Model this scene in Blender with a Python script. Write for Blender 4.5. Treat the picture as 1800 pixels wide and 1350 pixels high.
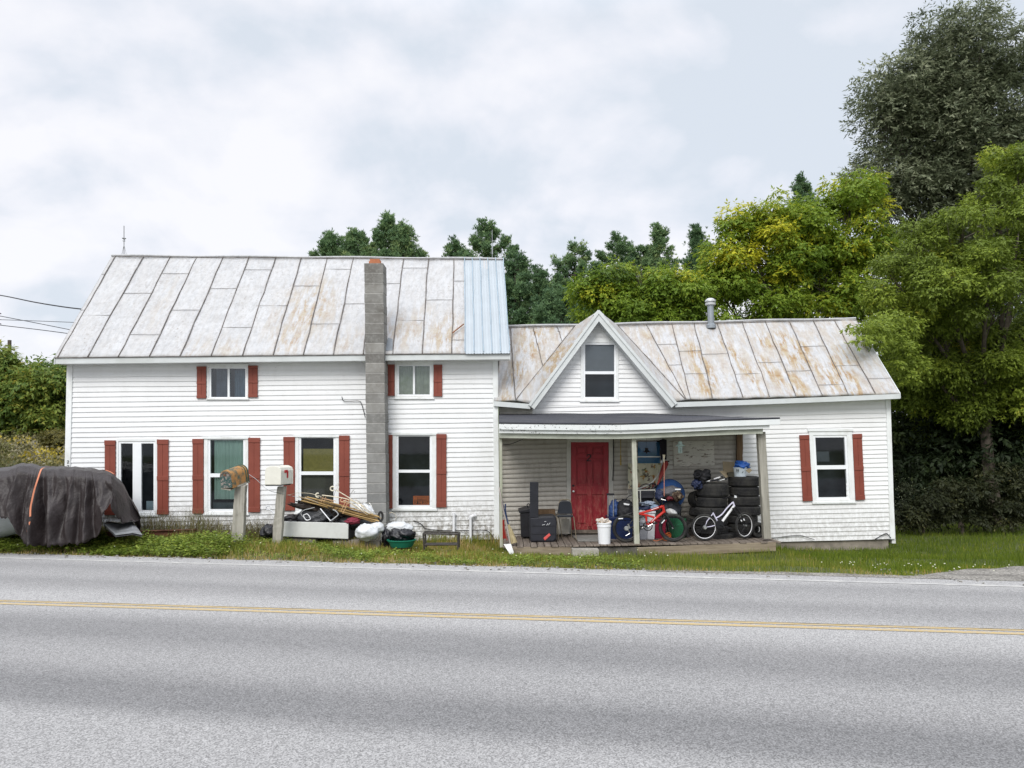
import bpy, math, random
import numpy as np
from mathutils import Vector, Matrix
random.seed(7); np.random.seed(7)
R = math.radians
for o in list(bpy.data.objects): bpy.data.objects.remove(o)
S = bpy.context.scene
col = S.collection

# ------------------------------------------------------------ camera, sky, sun, exposure
FPX, W0, H0 = 1350.0, 1800, 1350          # focal length in photo pixels
HOR, ROLL, CAMZ = 785.0, 0.008, 1.85
PITCH = math.atan((HOR - 675) / FPX)
cd = bpy.data.cameras.new('camera'); cam = bpy.data.objects.new('camera', cd); col.objects.link(cam)
cd.sensor_width = 36; cd.lens = 36 * FPX / W0; cd.clip_end = 2000; cd.clip_start = 0.1
CR = (Matrix.Rotation(math.pi/2 + PITCH, 3, 'X') @ Matrix.Rotation(-ROLL, 3, 'Z'))
cam.matrix_world = Matrix.Translation((0, 0, CAMZ)) @ CR.to_4x4()
S.camera = cam
CRn = np.array(CR)

SUN_EL, SUN_AZ = 40, 196      # azimuth of the sun: 180 = behind the camera (-Y), 270 = -X side
w = bpy.data.worlds.new('World'); S.world = w; w.use_nodes = True
nt = w.node_tree; N = nt.nodes; L = nt.links; N.clear()
def wn(t, **k):
    n = N.new(t)
    for a, b in k.items(): setattr(n, a, b)
    return n
out = wn('ShaderNodeOutputWorld'); bg = wn('ShaderNodeBackground'); L.new(bg.outputs[0], out.inputs[0])
sky = wn('ShaderNodeTexSky', sky_type='NISHITA', sun_disc=False)
sky.sun_elevation = R(SUN_EL); sky.sun_rotation = R(SUN_AZ); sky.dust_density = 2.0
bg.inputs[1].default_value = 0.10
tc = wn('ShaderNodeTexCoord')
sep = wn('ShaderNodeSeparateXYZ'); L.new(tc.outputs['Generated'], sep.inputs[0])
def wm(op, a, b=None, c=None, clamp=False):
    n = wn('ShaderNodeMath', operation=op); n.use_clamp = clamp
    for i, v in enumerate((a, b, c)):
        if v is None: continue
        if isinstance(v, (int, float)): n.inputs[i].default_value = v
        else: L.new(v, n.inputs[i])
    return n.outputs[0]
zc = wm('MAXIMUM', sep.outputs[2], 0.0)
den = wm('ADD', zc, 0.42)
cx = wm('DIVIDE', sep.outputs[0], den); cy = wm('DIVIDE', sep.outputs[1], den)
cmb = wn('ShaderNodeCombineXYZ'); L.new(cx, cmb.inputs[0]); L.new(cy, cmb.inputs[1])
def wnoise(scale, detail, rough, vec, off, dist=0.0):
    mp = wn('ShaderNodeMapping'); mp.inputs['Location'].default_value = off; L.new(vec, mp.inputs[0])
    n = wn('ShaderNodeTexNoise'); n.inputs['Scale'].default_value = scale; n.inputs['Detail'].default_value = detail
    n.inputs['Roughness'].default_value = rough; n.inputs['Distortion'].default_value = dist; L.new(mp.outputs[0], n.inputs[0]); return n.outputs[0]
n1 = wnoise(3.2, 10, 0.52, cmb.outputs[0], (3.1, 1.7, 0.0), 0.35)
n2 = wnoise(1.3, 4, 0.5, cmb.outputs[0], (8.2, 4.4, 2.0))
# billowed cumulus edges: folded noise gives rounded puffs with creases between them
b1 = wm('SUBTRACT', 1.0, wm('ABSOLUTE', wm('MULTIPLY', wm('SUBTRACT', wnoise(5.2, 5, 0.55, cmb.outputs[0], (1.3, 0.4, 0.0), 0.6), 0.5), 4.0)))
msk = wm('MULTIPLY', wm('SUBTRACT', n2, 0.34, clamp=True), 3.2, clamp=True)
# bright tops and grey-blue undersides: compare the cloud here with the cloud just above it
nA = wnoise(2.7, 9, 0.50, cmb.outputs[0], (5.3, 2.1, 0.0), 0.3); nB = wnoise(2.7, 9, 0.50, cmb.outputs[0], (5.3, 2.1 - 0.09, 0.0), 0.3)
rel = wm('MULTIPLY', wm('SUBTRACT', nA, nB), 1.0)
mixn = wm('ADD', wm('ADD', wm('ADD', wm('MULTIPLY', n1, 0.42), wm('MULTIPLY', n2, 0.62)), wm('MULTIPLY', wm('MULTIPLY', b1, msk), 0.10)), rel)
ramp = wn('ShaderNodeValToRGB'); L.new(mixn, ramp.inputs[0])
cr = ramp.color_ramp
cr.elements[0].position = 0.45; cr.elements[0].color = (4.85, 5.25, 5.8, 1)
cr.elements[1].position = 0.70; cr.elements[1].color = (6.5, 6.5, 6.75, 1)
e = cr.elements.new(0.52); e.color = (5.4, 5.65, 6.15, 1)
e = cr.elements.new(0.60); e.color = (6.0, 6.1, 6.5, 1)
# overcast skies grow brighter overhead
up = wm('ADD', 1.0, wm('MULTIPLY', wm('SUBTRACT', zc, 0.50, clamp=True), 3.4))
vm = wn('ShaderNodeVectorMath', operation='SCALE'); L.new(ramp.outputs[0], vm.inputs[0]); L.new(up, vm.inputs['Scale'])
mx = wn('ShaderNodeMixRGB'); mx.inputs[0].default_value = 0.94
L.new(sky.outputs[0], mx.inputs[1]); L.new(vm.outputs[0], mx.inputs[2]); L.new(mx.outputs[0], bg.inputs[0])

ld = bpy.data.lights.new('sun', 'SUN'); ld.energy = 1.5; ld.angle = R(28); ld.color = (1.0, 0.97, 0.92)
sun = bpy.data.objects.new('sun', ld); col.objects.link(sun)
sd = Vector((math.sin(R(SUN_AZ)) * math.cos(R(SUN_EL)), math.cos(R(SUN_AZ)) * math.cos(R(SUN_EL)), math.sin(R(SUN_EL))))
sun.rotation_euler = sd.to_track_quat('Z', 'Y').to_euler()
S.view_settings.view_transform = 'Standard'; S.view_settings.look = 'None'
S.view_settings.exposure = 0.62; S.view_settings.gamma = 1
S.render.resolution_x = 1024; S.render.resolution_y = 768
S.render.engine = 'CYCLES'
S.cycles.max_bounces = 8; S.cycles.transparent_max_bounces = 12

# ------------------------------------------------------------ photo pixel -> world
def ray(px, py):
    d = CR @ Vector(((px - W0/2) / FPX, -(py - H0/2) / FPX, -1.0)); return d
def P(px, py, Y):
    d = ray(px, py); t = Y / d.y; return Vector((0, 0, CAMZ)) + d * t
class Plane:
    """vertical plane through two plan points; off moves it toward the camera"""
    def __init__(s, a, b):
        s.a = Vector((a[0], a[1], 0)); d = Vector((b[0]-a[0], b[1]-a[1], 0)).normalized()
        s.d = d; s.n = Vector((d.y, -d.x, 0))
        if s.n.y > 0: s.n = -s.n
    def hit(s, px, py, off=0.0):
        d = ray(px, py); o = Vector((0, 0, CAMZ)); q = s.a + s.n * off
        t = (q - o).dot(s.n) / d.dot(s.n); return o + d * t
def XatY(px, Y): return (px - 900) * Y / 1350
WL = Plane((XatY(120, 16.2), 16.2), (XatY(870, 16.6), 16.6))      # two-storey front
WW = Plane((0, 16.85), (8, 16.8))                                  # wing front
PF = Plane((0, 15.1), (6, 15.1))                                   # porch front line

# road far edge line in plan, ground heights
e0 = P(0, 973, 10); e1 = P(1800, 1026, 10)
def hitz(px, py, z=0.0):
    d = ray(px, py); t = (z - CAMZ) / d.z; return Vector((0, 0, CAMZ)) + d * t
E0 = hitz(0, 973); E1 = hitz(1500, 1013)
ED = (E1 - E0).normalized(); EN = Vector((-ED.y, ED.x, 0))
def edge_d(x, y): return (x - E0.x) * EN.x + (y - E0.y) * EN.y
def sm(a, b, x):
    t = np.clip((x - a) / (b - a), 0, 1); return t * t * (3 - 2 * t)
def gz(x, y):
    x = np.asarray(x, float); y = np.asarray(y, float)
    d = edge_d(x, y)
    left = 0.11 * sm(0.1, 0.9, d) * (1 - sm(-4.2, -1.8, x)) - 0.10*sm(.3, 1.6, d)*sm(-4.2, -1.8, x) - 0.22 * sm(2.0, 3.4, d) * (1 - sm(-4.2, -1.8, x)) - .05*sm(2.0, 3.4, d)*sm(-4.2, -1.8, x)
    right = -0.03 * sm(0.1, 0.6, d) - 0.21 * sm(0.8, 2.6, d) - 0.17 * sm(3.7, 5.2, d) * sm(5.0, 6.0, x)
    k = sm(-2.2, 0.2, x)
    z = left * (1 - k) + right * k
    far = sm(8.4, 10.5, x)
    z = z * (1 - far) + far * (-0.02 * sm(0.1, 0.5, d) - 0.38 * sm(1.5, 6.0, d))
    hill = sm(9, -4, x) * np.clip(y - 22, 0, 40) * 0.105 * sm(22, 30, y)
    bump = 0.02 * np.sin(x * 2.3 + 1) * np.sin(y * 1.9) * sm(0.2, 1.0, d)
    return z + hill + bump
def gzf(x, y): return float(gz(x, y))

# ------------------------------------------------------------ mesh helpers
ORG = {}
def worg(o): return ORG.get(o.name, Vector((0, 0, 0))) if o is not None else Vector((0, 0, 0))
def setp(o, label=None, cat=None, group=None, kind=None):
    if label: o['label'] = label
    if cat: o['category'] = cat
    if group: o['group'] = group
    if kind: o['kind'] = kind
    return o
def thing(name, loc, label, cat, group=None):
    o = bpy.data.objects.new(name, None); col.objects.link(o); o.location = loc; o.empty_display_size = 0.1
    ORG[o.name] = Vector(loc); return setp(o, label, cat, group)
class MB:
    def __init__(s): s.v = []; s.f = []
    def quad(s, a, b, c, d):
        i = len(s.v); s.v += [tuple(a), tuple(b), tuple(c), tuple(d)]; s.f.append((i, i+1, i+2, i+3)); return s
    def tri(s, a, b, c):
        i = len(s.v); s.v += [tuple(a), tuple(b), tuple(c)]; s.f.append((i, i+1, i+2)); return s
    def hexa(s, p):
        """p: 4 front pts (loop) + 4 back pts"""
        i = len(s.v); s.v += [tuple(q) for q in p]
        for f in ((0,1,2,3), (7,6,5,4), (0,4,5,1), (1,5,6,2), (2,6,7,3), (3,7,4,0)): s.f.append(tuple(i+k for k in f))
        return s
    def box(s, c, d, rz=0.0, M=None):
        x, y, z = d[0]/2, d[1]/2, d[2]/2
        pts = [Vector(q) for q in ((-x,-y,-z), (x,-y,-z), (x,-y,z), (-x,-y,z), (-x,y,-z), (x,y,-z), (x,y,z), (-x,y,z))]
        m = M if M is not None else Matrix.Rotation(rz, 3, 'Z')
        return s.hexa([m @ q + Vector(c) for q in pts])
    def slab(s, top, th):
        """polygon top (list of pts) extruded by vector th"""
        i = len(s.v); n = len(top); th = Vector(th)
        s.v += [tuple(q) for q in top] + [tuple(Vector(q) + th) for q in top]
        s.f.append(tuple(i+k for k in range(n))); s.f.append(tuple(i+n+k for k in reversed(range(n))))
        for k in range(n): s.f.append((i+k, i+n+k, i+n+(k+1) % n, i+(k+1) % n))
        return s
    def tube(s, pts, r, n=8, cap=True, closed=False):
        pts = [Vector(p) for p in pts]; m = len(pts)
        rs = r if isinstance(r, (list, tuple)) else [r] * m
        i0 = len(s.v); prev = None
        for k, p in enumerate(pts):
            if closed: t = pts[(k+1) % m] - pts[k-1]
            else: t = pts[min(k+1, m-1)] - pts[max(k-1, 0)]
            if t.length < 1e-9: t = Vector((0, 0, 1))
            t.normalize()
            if prev is None:
                a = Vector((0, 0, 1)) if abs(t.z) < 0.9 else Vector((1, 0, 0)); u = t.cross(a).normalized()
            else: u = (prev - t * prev.dot(t)).normalized()
            prev = u; v = t.cross(u)
            for j in range(n):
                a = 2 * math.pi * j / n; s.v.append(tuple(p + (u * math.cos(a) + v * math.sin(a)) * rs[k]))
        for k in range(m if closed else m-1):
            for j in range(n):
                a = i0 + k*n + j; b = i0 + k*n + (j+1) % n; c = i0 + ((k+1) % m)*n + (j+1) % n; d = i0 + ((k+1) % m)*n + j
                s.f.append((a, b, c, d))
        if cap and not closed:
            s.f.append(tuple(i0 + j for j in reversed(range(n)))); s.f.append(tuple(i0 + (m-1)*n + j for j in range(n)))
        return s
    def lathe(s, prof, c=(0, 0, 0), n=24, M=None):
        """prof: list of (r,z)"""
        i0 = len(s.v); c = Vector(c); m = M if M is not None else Matrix.Identity(3)
        for r, z in prof:
            for j in range(n):
                a = 2*math.pi*j/n; s.v.append(tuple(c + m @ Vector((r*math.cos(a), r*math.sin(a), z))))
        for k in range(len(prof)-1):
            for j in range(n):
                s.f.append((i0+k*n+j, i0+k*n+(j+1) % n, i0+(k+1)*n+(j+1) % n, i0+(k+1)*n+j))
        return s
    def blob(s, c, rad, seed=0, amp=0.18, nu=22, nv=14, fr=2.3, flat=None, M=None, crease=0.0):
        """lumpy closed surface (bags, cloth heaps)"""
        i0 = len(s.v); rs = random.Random(seed); ph = [(rs.uniform(-1, 1), rs.uniform(-1, 1), rs.uniform(-1, 1), rs.uniform(0, 6.3)) for _ in range(9)]
        c = Vector(c)
        for a in range(nv+1):
            th = math.pi * a / nv
            for b in range(nu):
                f = 2*math.pi*b/nu; d = Vector((math.sin(th)*math.cos(f), math.sin(th)*math.sin(f), math.cos(th)))
                h = 0
                for q, (x, y, z, p) in enumerate(ph):
                    k = fr * (1 + q * 0.75); h += math.sin((d.x*x + d.y*y + d.z*z) * k * 2 + p) / (1 + q*0.55)
                if crease: h -= crease * abs(math.sin(4*f + 3*math.sin(th*3+ph[0][3]))) * 2
                r = 1 + amp * h * 0.5
                p = Vector((d.x*rad[0]*r, d.y*rad[1]*r, d.z*rad[2]*r))
                if flat is not None and p.z < flat: p.z = flat
                if M is not None: p = M @ p
                s.v.append(tuple(c + p))
        for a in range(nv):
            for b in range(nu):
                s.f.append((i0+a*nu+b, i0+(a+1)*nu+b, i0+(a+1)*nu+(b+1) % nu, i0+a*nu+(b+1) % nu))
        return s
    def build(s, name, mat, parent=None, smooth=False, bevel=0.0, sharp=35):
        o0 = worg(parent)
        me = bpy.data.meshes.new(name)
        me.from_pydata([(x-o0.x, y-o0.y, z-o0.z) for x, y, z in s.v], [], s.f)
        me.materials.append(mat); me.update()
        if smooth:
            me.polygons.foreach_set('use_smooth', [True]*len(me.polygons))
            try: me.set_sharp_from_angle(angle=R(sharp))
            except Exception: pass
        o = bpy.data.objects.new(name, me); col.objects.link(o)
        if parent is not None: o.parent = parent; ORG[o.name] = o0
        if bevel:
            m = o.modifiers.new('bevel', 'BEVEL'); m.width = bevel; m.segments = 2; m.limit_method = 'ANGLE'; m.angle_limit = R(40)
        return o
def np_mesh(name, verts, faces, mat, parent=None, attrs=None, smooth=False):
    """fast mesh from numpy; faces (n,k)"""
    o0 = worg(parent); k = faces.shape[1]; nf = len(faces)
    me = bpy.data.meshes.new(name)
    me.vertices.add(len(verts)); me.vertices.foreach_set('co', (verts - np.array(o0)).astype(np.float32).ravel())
    me.loops.add(nf*k); me.loops.foreach_set('vertex_index', faces.astype(np.int32).ravel())
    me.polygons.add(nf); me.polygons.foreach_set('loop_start', np.arange(0, nf*k, k, dtype=np.int32))
    me.update(calc_edges=True)
    for an, (dom, arr) in (attrs or {}).items():
        a = me.attributes.new(an, 'FLOAT', dom); a.data.foreach_set('value', arr.astype(np.float32).ravel())
    if smooth: me.polygons.foreach_set('use_smooth', np.ones(nf, dtype=bool))
    me.materials.append(mat)
    o = bpy.data.objects.new(name, me); col.objects.link(o)
    if parent is not None: o.parent = parent; ORG[o.name] = o0
    return o
def copy_tree(o, loc, rz=None, label=None, rot=None):
    c = o.copy(); col.objects.link(c); c.location = loc
    if rz is not None: c.rotation_euler = (0, 0, rz)
    if rot is not None: c.rotation_euler = rot
    if label: c['label'] = label
    for ch in [q for q in bpy.data.objects if q.parent == o]:
        d = ch.copy(); col.objects.link(d); d.parent = c
        for g in [q for q in bpy.data.objects if q.parent == ch]:
            h = g.copy(); col.objects.link(h); h.parent = d
    return c

# ------------------------------------------------------------ materials
MATS = {}
class NT:
    def __init__(s, name):
        s.m = bpy.data.materials.new(name); s.m.use_nodes = True; s.t = s.m.node_tree; s.n = s.t.nodes
        s.b = s.n['Principled BSDF']; s.out = s.n['Material Output']; s.tc = s.n.new('ShaderNodeTexCoord')
    def lk(s, a, b): s.t.links.new(a, b)
    def val(s, sock, v):
        if isinstance(v, (int, float)): sock.default_value = v
        elif isinstance(v, tuple): sock.default_value = v if len(v) == 4 or len(sock.default_value) == 3 else (*v, 1)
        else: s.lk(v, sock)
    def noise(s, scale, detail=4, rough=0.55, stretch=(1, 1, 1), src='Object', dist=0.0, off=(0, 0, 0), vec=None):
        mp = s.n.new('ShaderNodeMapping'); mp.inputs['Scale'].default_value = stretch; mp.inputs['Location'].default_value = off
        s.lk(vec if vec is not None else s.tc.outputs[src], mp.inputs[0])
        q = s.n.new('ShaderNodeTexNoise'); q.inputs['Scale'].default_value = scale; q.inputs['Detail'].default_value = detail
        q.inputs['Roughness'].default_value = rough; q.inputs['Distortion'].default_value = dist; s.lk(mp.outputs[0], q.inputs[0]); return q.outputs[0]
    def voro(s, scale, src='Object', feature='F1', stretch=(1, 1, 1)):
        mp = s.n.new('ShaderNodeMapping'); mp.inputs['Scale'].default_value = stretch; s.lk(s.tc.outputs[src], mp.inputs[0])
        q = s.n.new('ShaderNodeTexVoronoi'); q.feature = feature; q.inputs['Scale'].default_value = scale; s.lk(mp.outputs[0], q.inputs[0]); return q
    def ramp(s, fac, stops):
        q = s.n.new('ShaderNodeValToRGB'); s.lk(fac, q.inputs[0]); e = q.color_ramp.elements
        while len(e) > 1: e.remove(e[-1])
        e[0].position = stops[0][0]; c = stops[0][1]; e[0].color = (c, c, c, 1) if isinstance(c, (int, float)) else (*c, 1)
        for p, c in stops[1:]:
            x = e.new(p); x.color = (c, c, c, 1) if isinstance(c, (int, float)) else (*c, 1)
        return q.outputs[0]
    def mix(s, f, a, b, mode='MIX'):
        q = s.n.new('ShaderNodeMixRGB'); q.blend_type = mode; s.val(q.inputs[0], f); s.val(q.inputs[1], a); s.val(q.inputs[2], b); return q.outputs[0]
    def math(s, op, a, b=0.0, clamp=False):
        q = s.n.new('ShaderNodeMath'); q.operation = op; q.use_clamp = clamp; s.val(q.inputs[0], a); s.val(q.inputs[1], b); return q.outputs[0]
    def attr(s, name):
        q = s.n.new('ShaderNodeAttribute'); q.attribute_name = name; return q.outputs['Fac']
    def sepxyz(s, src='Object'):
        q = s.n.new('ShaderNodeSeparateXYZ'); s.lk(s.tc.outputs[src], q.inputs[0]); return q.outputs
    def bump(s, h, strength=0.3, dist=0.01):
        q = s.n.new('ShaderNodeBump'); q.inputs['Strength'].default_value = strength; q.inputs['Distance'].default_value = dist
        s.lk(h, q.inputs['Height']); s.lk(q.outputs[0], s.b.inputs['Normal'])
    def fin(s, color, rough=0.6, metal=0.0, spec=0.4):
        s.val(s.b.inputs['Base Color'], color); s.val(s.b.inputs['Roughness'], rough); s.val(s.b.inputs['Metallic'], metal)
        s.b.inputs['Specular IOR Level'].default_value = spec; return s.m
def paint(name, c, rough=0.5, metal=0.0, var=0.15, scale=6, dirt=None, dirt_amt=0.5, bumps=0.1, spec=0.28, dscale=3, stretch=(1, 1, 1)):
    if name in MATS: return MATS[name]
    t = NT(name); n = t.noise(scale, 5, 0.6)
    lo = tuple(x*(1-var) for x in c); hi = tuple(min(1, x*(1+var)) for x in c)
    cc = t.mix(t.ramp(n, [(0.3, 0.0), (0.7, 1.0)]), lo, hi)
    if dirt:
        d = t.ramp(t.noise(dscale, 8, 0.65, stretch=stretch, off=(5, 2, 1)), [(0.48, 0.0), (0.66, 1.0)])
        cc = t.mix(t.math('MULTIPLY', d, dirt_amt), cc, dirt)
    if bumps: t.bump(t.noise(scale*8, 4, 0.6), bumps, 0.004)
    MATS[name] = t.fin(cc, rough, metal, spec); return MATS[name]
def mat_glass(name, tint=(0.9, 0.95, 0.95), refl=1.0):
    if name in MATS: return MATS[name]
    t = NT(name); t.n.remove(t.b)
    tr = t.n.new('ShaderNodeBsdfTransparent'); tr.inputs[0].default_value = (*tint, 1)
    gl = t.n.new('ShaderNodeBsdfGlossy'); gl.inputs['Roughness'].default_value = 0.03; gl.inputs[0].default_value = (0.9, 0.95, 1, 1)
    fr = t.n.new('ShaderNodeFresnel'); fr.inputs['IOR'].default_value = 1.5
    m = t.n.new('ShaderNodeMixShader'); t.lk(t.math('MULTIPLY', fr.outputs[0], refl), m.inputs[0]); t.lk(tr.outputs[0], m.inputs[1]); t.lk(gl.outputs[0], m.inputs[2])
    t.lk(m.outputs[0], t.out.inputs[0]); MATS[name] = t.m; return t.m
def mat_siding(name, base, grime_shade, gamt=0.3, lowdirt=0.5, zlow=0.1, lip=0.15):
    t = NT(name)
    n = t.noise(1.2, 6, 0.6); c = t.mix(t.ramp(n, [(0.35, 0.0), (0.7, 1.0)]), base, tuple(x*0.93 for x in base))
    # streaky weathering
    s1 = t.ramp(t.noise(5, 9, 0.7, stretch=(1.6, 1.6, 0.5)), [(0.48, 0.0), (0.75, 1.0)])
    c = t.mix(t.math('MULTIPLY', s1, gamt), c, grime_shade)
    # flecks of bare paint
    s2 = t.ramp(t.noise(26, 6, 0.7, stretch=(0.4, 0.4, 1.6), off=(3, 3, 3)), [(0.66, 0.0), (0.71, 1.0)])
    c = t.mix(t.math('MULTIPLY', s2, 0.55), c, (0.20, 0.17, 0.14))
    if lowdirt:
        z = t.sepxyz()[2]
        zz = t.math('SUBTRACT', 1.05, t.math('DIVIDE', t.math('ADD', z, 0.15-zlow), 0.85, ), clamp=True)
        zz = t.math('MULTIPLY', zz, t.ramp(t.noise(13, 9, 0.75, stretch=(1, 1, 0.7)), [(0.42, 0.0), (0.56, 1.0)]))
        c = t.mix(t.math('MULTIPLY', zz, lowdirt), c, (0.13, 0.11, 0.075))
    # lap shadow and settled grime painted along the lower lip of every board
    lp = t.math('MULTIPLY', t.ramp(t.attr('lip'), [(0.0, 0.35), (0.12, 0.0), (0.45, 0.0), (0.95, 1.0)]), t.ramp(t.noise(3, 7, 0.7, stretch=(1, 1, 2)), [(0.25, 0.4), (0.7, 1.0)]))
    c = t.mix(t.math('MULTIPLY', lp, lip), c, grime_shade)
    t.bump(t.noise(60, 4, 0.6, stretch=(0.15, 0.15, 1)), 0.15, 0.003)
    return t.fin(c, 0.5, 0, 0.35)
M_SID = mat_siding('white_clapboard', (0.80, 0.81, 0.82), (0.50, 0.49, 0.46), 0.18, 0.9)
M_SIDW = mat_siding('white_vinyl', (0.82, 0.825, 0.83), (0.50, 0.48, 0.44), 0.13, 0.3)
M_SIDP = mat_siding('grimy_shaded_porch_siding', (0.50, 0.475, 0.43), (0.22, 0.195, 0.16), 0.55, 0.6, lip=0.85)  # porch shade and lap shadows put into the colour along with the grime
M_TRIM = paint('white_trim', (0.78, 0.80, 0.80), 0.45, var=0.04, dirt=(0.42, 0.40, 0.35), dirt_amt=0.3, dscale=5, stretch=(1, 1, 0.4))
M_FASC = paint('fascia_grey_white', (0.585, 0.61, 0.612), 0.4, var=0.05, dirt=(0.40, 0.42, 0.38), dirt_amt=0.35, stretch=(0.4, 1, 1))
M_SASH = paint('vinyl_sash', (0.82, 0.84, 0.86), 0.35, var=0.03, bumps=0)
def _shut():
    t = NT('red_shutter'); x = t.noise(2, 3)
    c = t.mix(t.ramp(x, [(0.3, 0.0), (0.7, 1.0)]), (0.185, 0.042, 0.026), (0.24, 0.058, 0.036))
    c = t.mix(t.math('MULTIPLY', t.ramp(t.noise(30, 6, 0.7, stretch=(1, 1, 0.2)), [(0.55, 0.0), (0.75, 1.0)]), 0.35), c, (0.12, 0.03, 0.02))
    t.bump(t.noise(50, 4, 0.6, stretch=(1, 1, 0.1)), 0.2, 0.003); return t.fin(c, 0.55)
M_SHUT = _shut()
def mat_roof(name, base, amt):
    t = NT(name)
    n = t.noise(2.2, 6, 0.62); c = t.mix(t.ramp(n, [(0.3, 0.0), (0.7, 1.0)]), tuple(x*0.84 for x in base), base)
    # brushed-paint mottling and bare spots
    m = t.ramp(t.noise(9, 9, 0.72, stretch=(1.4, 0.6, 0.6), off=(2, 0, 0)), [(0.45, 0.0), (0.66, 1.0)])
    c = t.mix(t.math('MULTIPLY', m, 0.75), c, (0.31, 0.31, 0.315))
    d = t.ramp(t.noise(22, 8, 0.75, stretch=(1, 0.7, 0.7), off=(7, 1, 0)), [(0.56, 0.0), (0.66, 1.0)])
    d = t.math('MULTIPLY', d, t.ramp(t.noise(0.9, 4, 0.6, off=(4, 4, 4)), [(0.38, 0.0), (0.6, 1.0)]))
    c = t.mix(t.math('MULTIPLY', d, 0.9), c, (0.20, 0.165, 0.135))
    hb = t.ramp(t.noise(30, 4, 0.6, stretch=(0.12, 1, 1), off=(5, 5, 5)), [(0.42, 0.0), (0.66, 1.0)]); c = t.mix(t.math('MULTIPLY', hb, 0.22), c, (0.34, 0.34, 0.345))
    ra = t.attr('rust')
    # sheets rust in runs that follow the slope
    rn = t.ramp(t.noise(2.4, 11, 0.76, stretch=(3.4, 0.6, 0.6), off=(1, 6, 0)), [(0.44, 0.0), (0.56, 1.0)])
    rr = t.math('MULTIPLY', t.math('MULTIPLY', ra, rn), amt, clamp=True)
    rc = t.mix(t.ramp(t.noise(6, 6, 0.7), [(0.35, 0.0), (0.6, 1.0)]), (0.27, 0.165, 0.075), (0.38, 0.32, 0.225))
    c = t.mix(rr, c, rc)
    t.bump(t.noise(5, 5, 0.6), 0.25, 0.02)
    return t.fin(c, t.mix(rr, (0.45,)*3, (0.8,)*3), 0.0, 0.35)
M_ROOF = mat_roof('painted_metal_roof', (0.50, 0.505, 0.515), 0.95)
M_SEAM = paint('roof_seam', (0.12, 0.105, 0.095), 0.7, var=0.3, dirt=(0.36, 0.35, 0.34), dirt_amt=0.5, dscale=4)
M_NEWMETAL = paint('new_galvanised', (0.385, 0.425, 0.455), 0.4, metal=0.15, var=0.06, scale=2)
def _block():
    t = NT('concrete_block'); n = t.noise(3, 7, 0.65)
    z = t.sepxyz()[2]
    c = t.mix(t.ramp(n, [(0.3, 0.0), (0.72, 1.0)]), (0.155, 0.145, 0.13), (0.27, 0.265, 0.25))
    wn_ = t.n.new('ShaderNodeTexWhiteNoise'); wn_.noise_dimensions = '1D'; t.lk(t.math('FLOOR', t.math('DIVIDE', t.math('ADD', z, 0.12), 0.2075)), wn_.inputs['W'])
    c = t.mix(1.0, c, t.ramp(wn_.outputs[0], [(0.0, 0.72), (1.0, 1.2)]), 'MULTIPLY')
    c = t.mix(t.math('MULTIPLY', t.math('SUBTRACT', 1.0, t.math('DIVIDE', z, 3.6), clamp=True), 0.6), c, (0.27, 0.28, 0.285))
    c = t.mix(t.math('MULTIPLY', t.ramp(t.noise(14, 8, 0.7), [(0.5, 0.0), (0.7, 1.0)]), 0.5), c, (0.36, 0.36, 0.34))
    t.bump(t.noise(40, 6, 0.7), 0.6, 0.006); return t.fin(c, 0.92)
M_BLOCK = _block()
M_MORTAR = paint('mortar', (0.42, 0.41, 0.39), 0.9, var=0.2)
M_CLAY = paint('clay_flue', (0.42, 0.16, 0.08), 0.8)
def mat_wood(name, a, b, ax=(1, 1, 0.08), sc=12, rough=0.8, green=None):
    t = NT(name); n = t.noise(sc, 7, 0.65, stretch=ax)
    c = t.mix(t.ramp(n, [(0.3, 0.0), (0.7, 1.0)]), a, b)
    g = t.ramp(t.noise(sc*3, 6, 0.7, stretch=ax, off=(3, 1, 2)), [(0.56, 0.0), (0.68, 1.0)])
    c = t.mix(t.math('MULTIPLY', g, 0.5), c, tuple(x*0.4 for x in a))
    if green: c = t.mix(t.math('MULTIPLY', t.ramp(t.noise(4, 6), [(0.45, 0.0), (0.65, 1.0)]), 0.6), c, green)
    t.bump(n, 0.35, 0.006); return t.fin(c, rough, 0, 0.2)
M_POSTW = mat_wood('weathered_post', (0.20, 0.19, 0.16), (0.42, 0.40, 0.35))
M_POSTP = mat_wood('peeling_painted_post', (0.30, 0.30, 0.24), (0.55, 0.55, 0.48), green=(0.30, 0.32, 0.22))
M_POSTB = mat_wood('brown_post', (0.09, 0.055, 0.03), (0.19, 0.125, 0.075))
M_DECK = mat_wood('deck_boards', (0.10, 0.08, 0.065), (0.26, 0.22, 0.185), ax=(1, 0.08, 1))
M_SKIRT = mat_wood('weathered_skirt_board', (0.17, 0.13, 0.09), (0.33, 0.28, 0.21), ax=(0.08, 1, 1))
M_BEAM = paint('porch_beam_paint', (0.42, 0.44, 0.38), 0.6, var=0.12, dirt=(0.2, 0.2, 0.16), dirt_amt=0.5, dscale=4, stretch=(0.3, 1, 1))
M_PLY = mat_wood('peeling_board', (0.30, 0.27, 0.24), (0.56, 0.53, 0.48), ax=(0.25, 1, 1), sc=9)
M_SHING = None
def _sh():
    t = NT('asphalt_shingle'); n = t.noise(60, 4, 0.7)
    c = t.mix(t.ramp(n, [(0.3, 0.0), (0.7, 1.0)]), (0.020, 0.022, 0.030), (0.065, 0.067, 0.08))
    c = t.mix(t.math('MULTIPLY', t.ramp(t.noise(3, 7, 0.6, stretch=(0.5, 3, 1)), [(0.45, 0.0), (0.7, 1.0)]), 0.4), c, (0.12, 0.115, 0.11))
    t.bump(n, 0.6, 0.01); return t.fin(c, 0.9)
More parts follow.
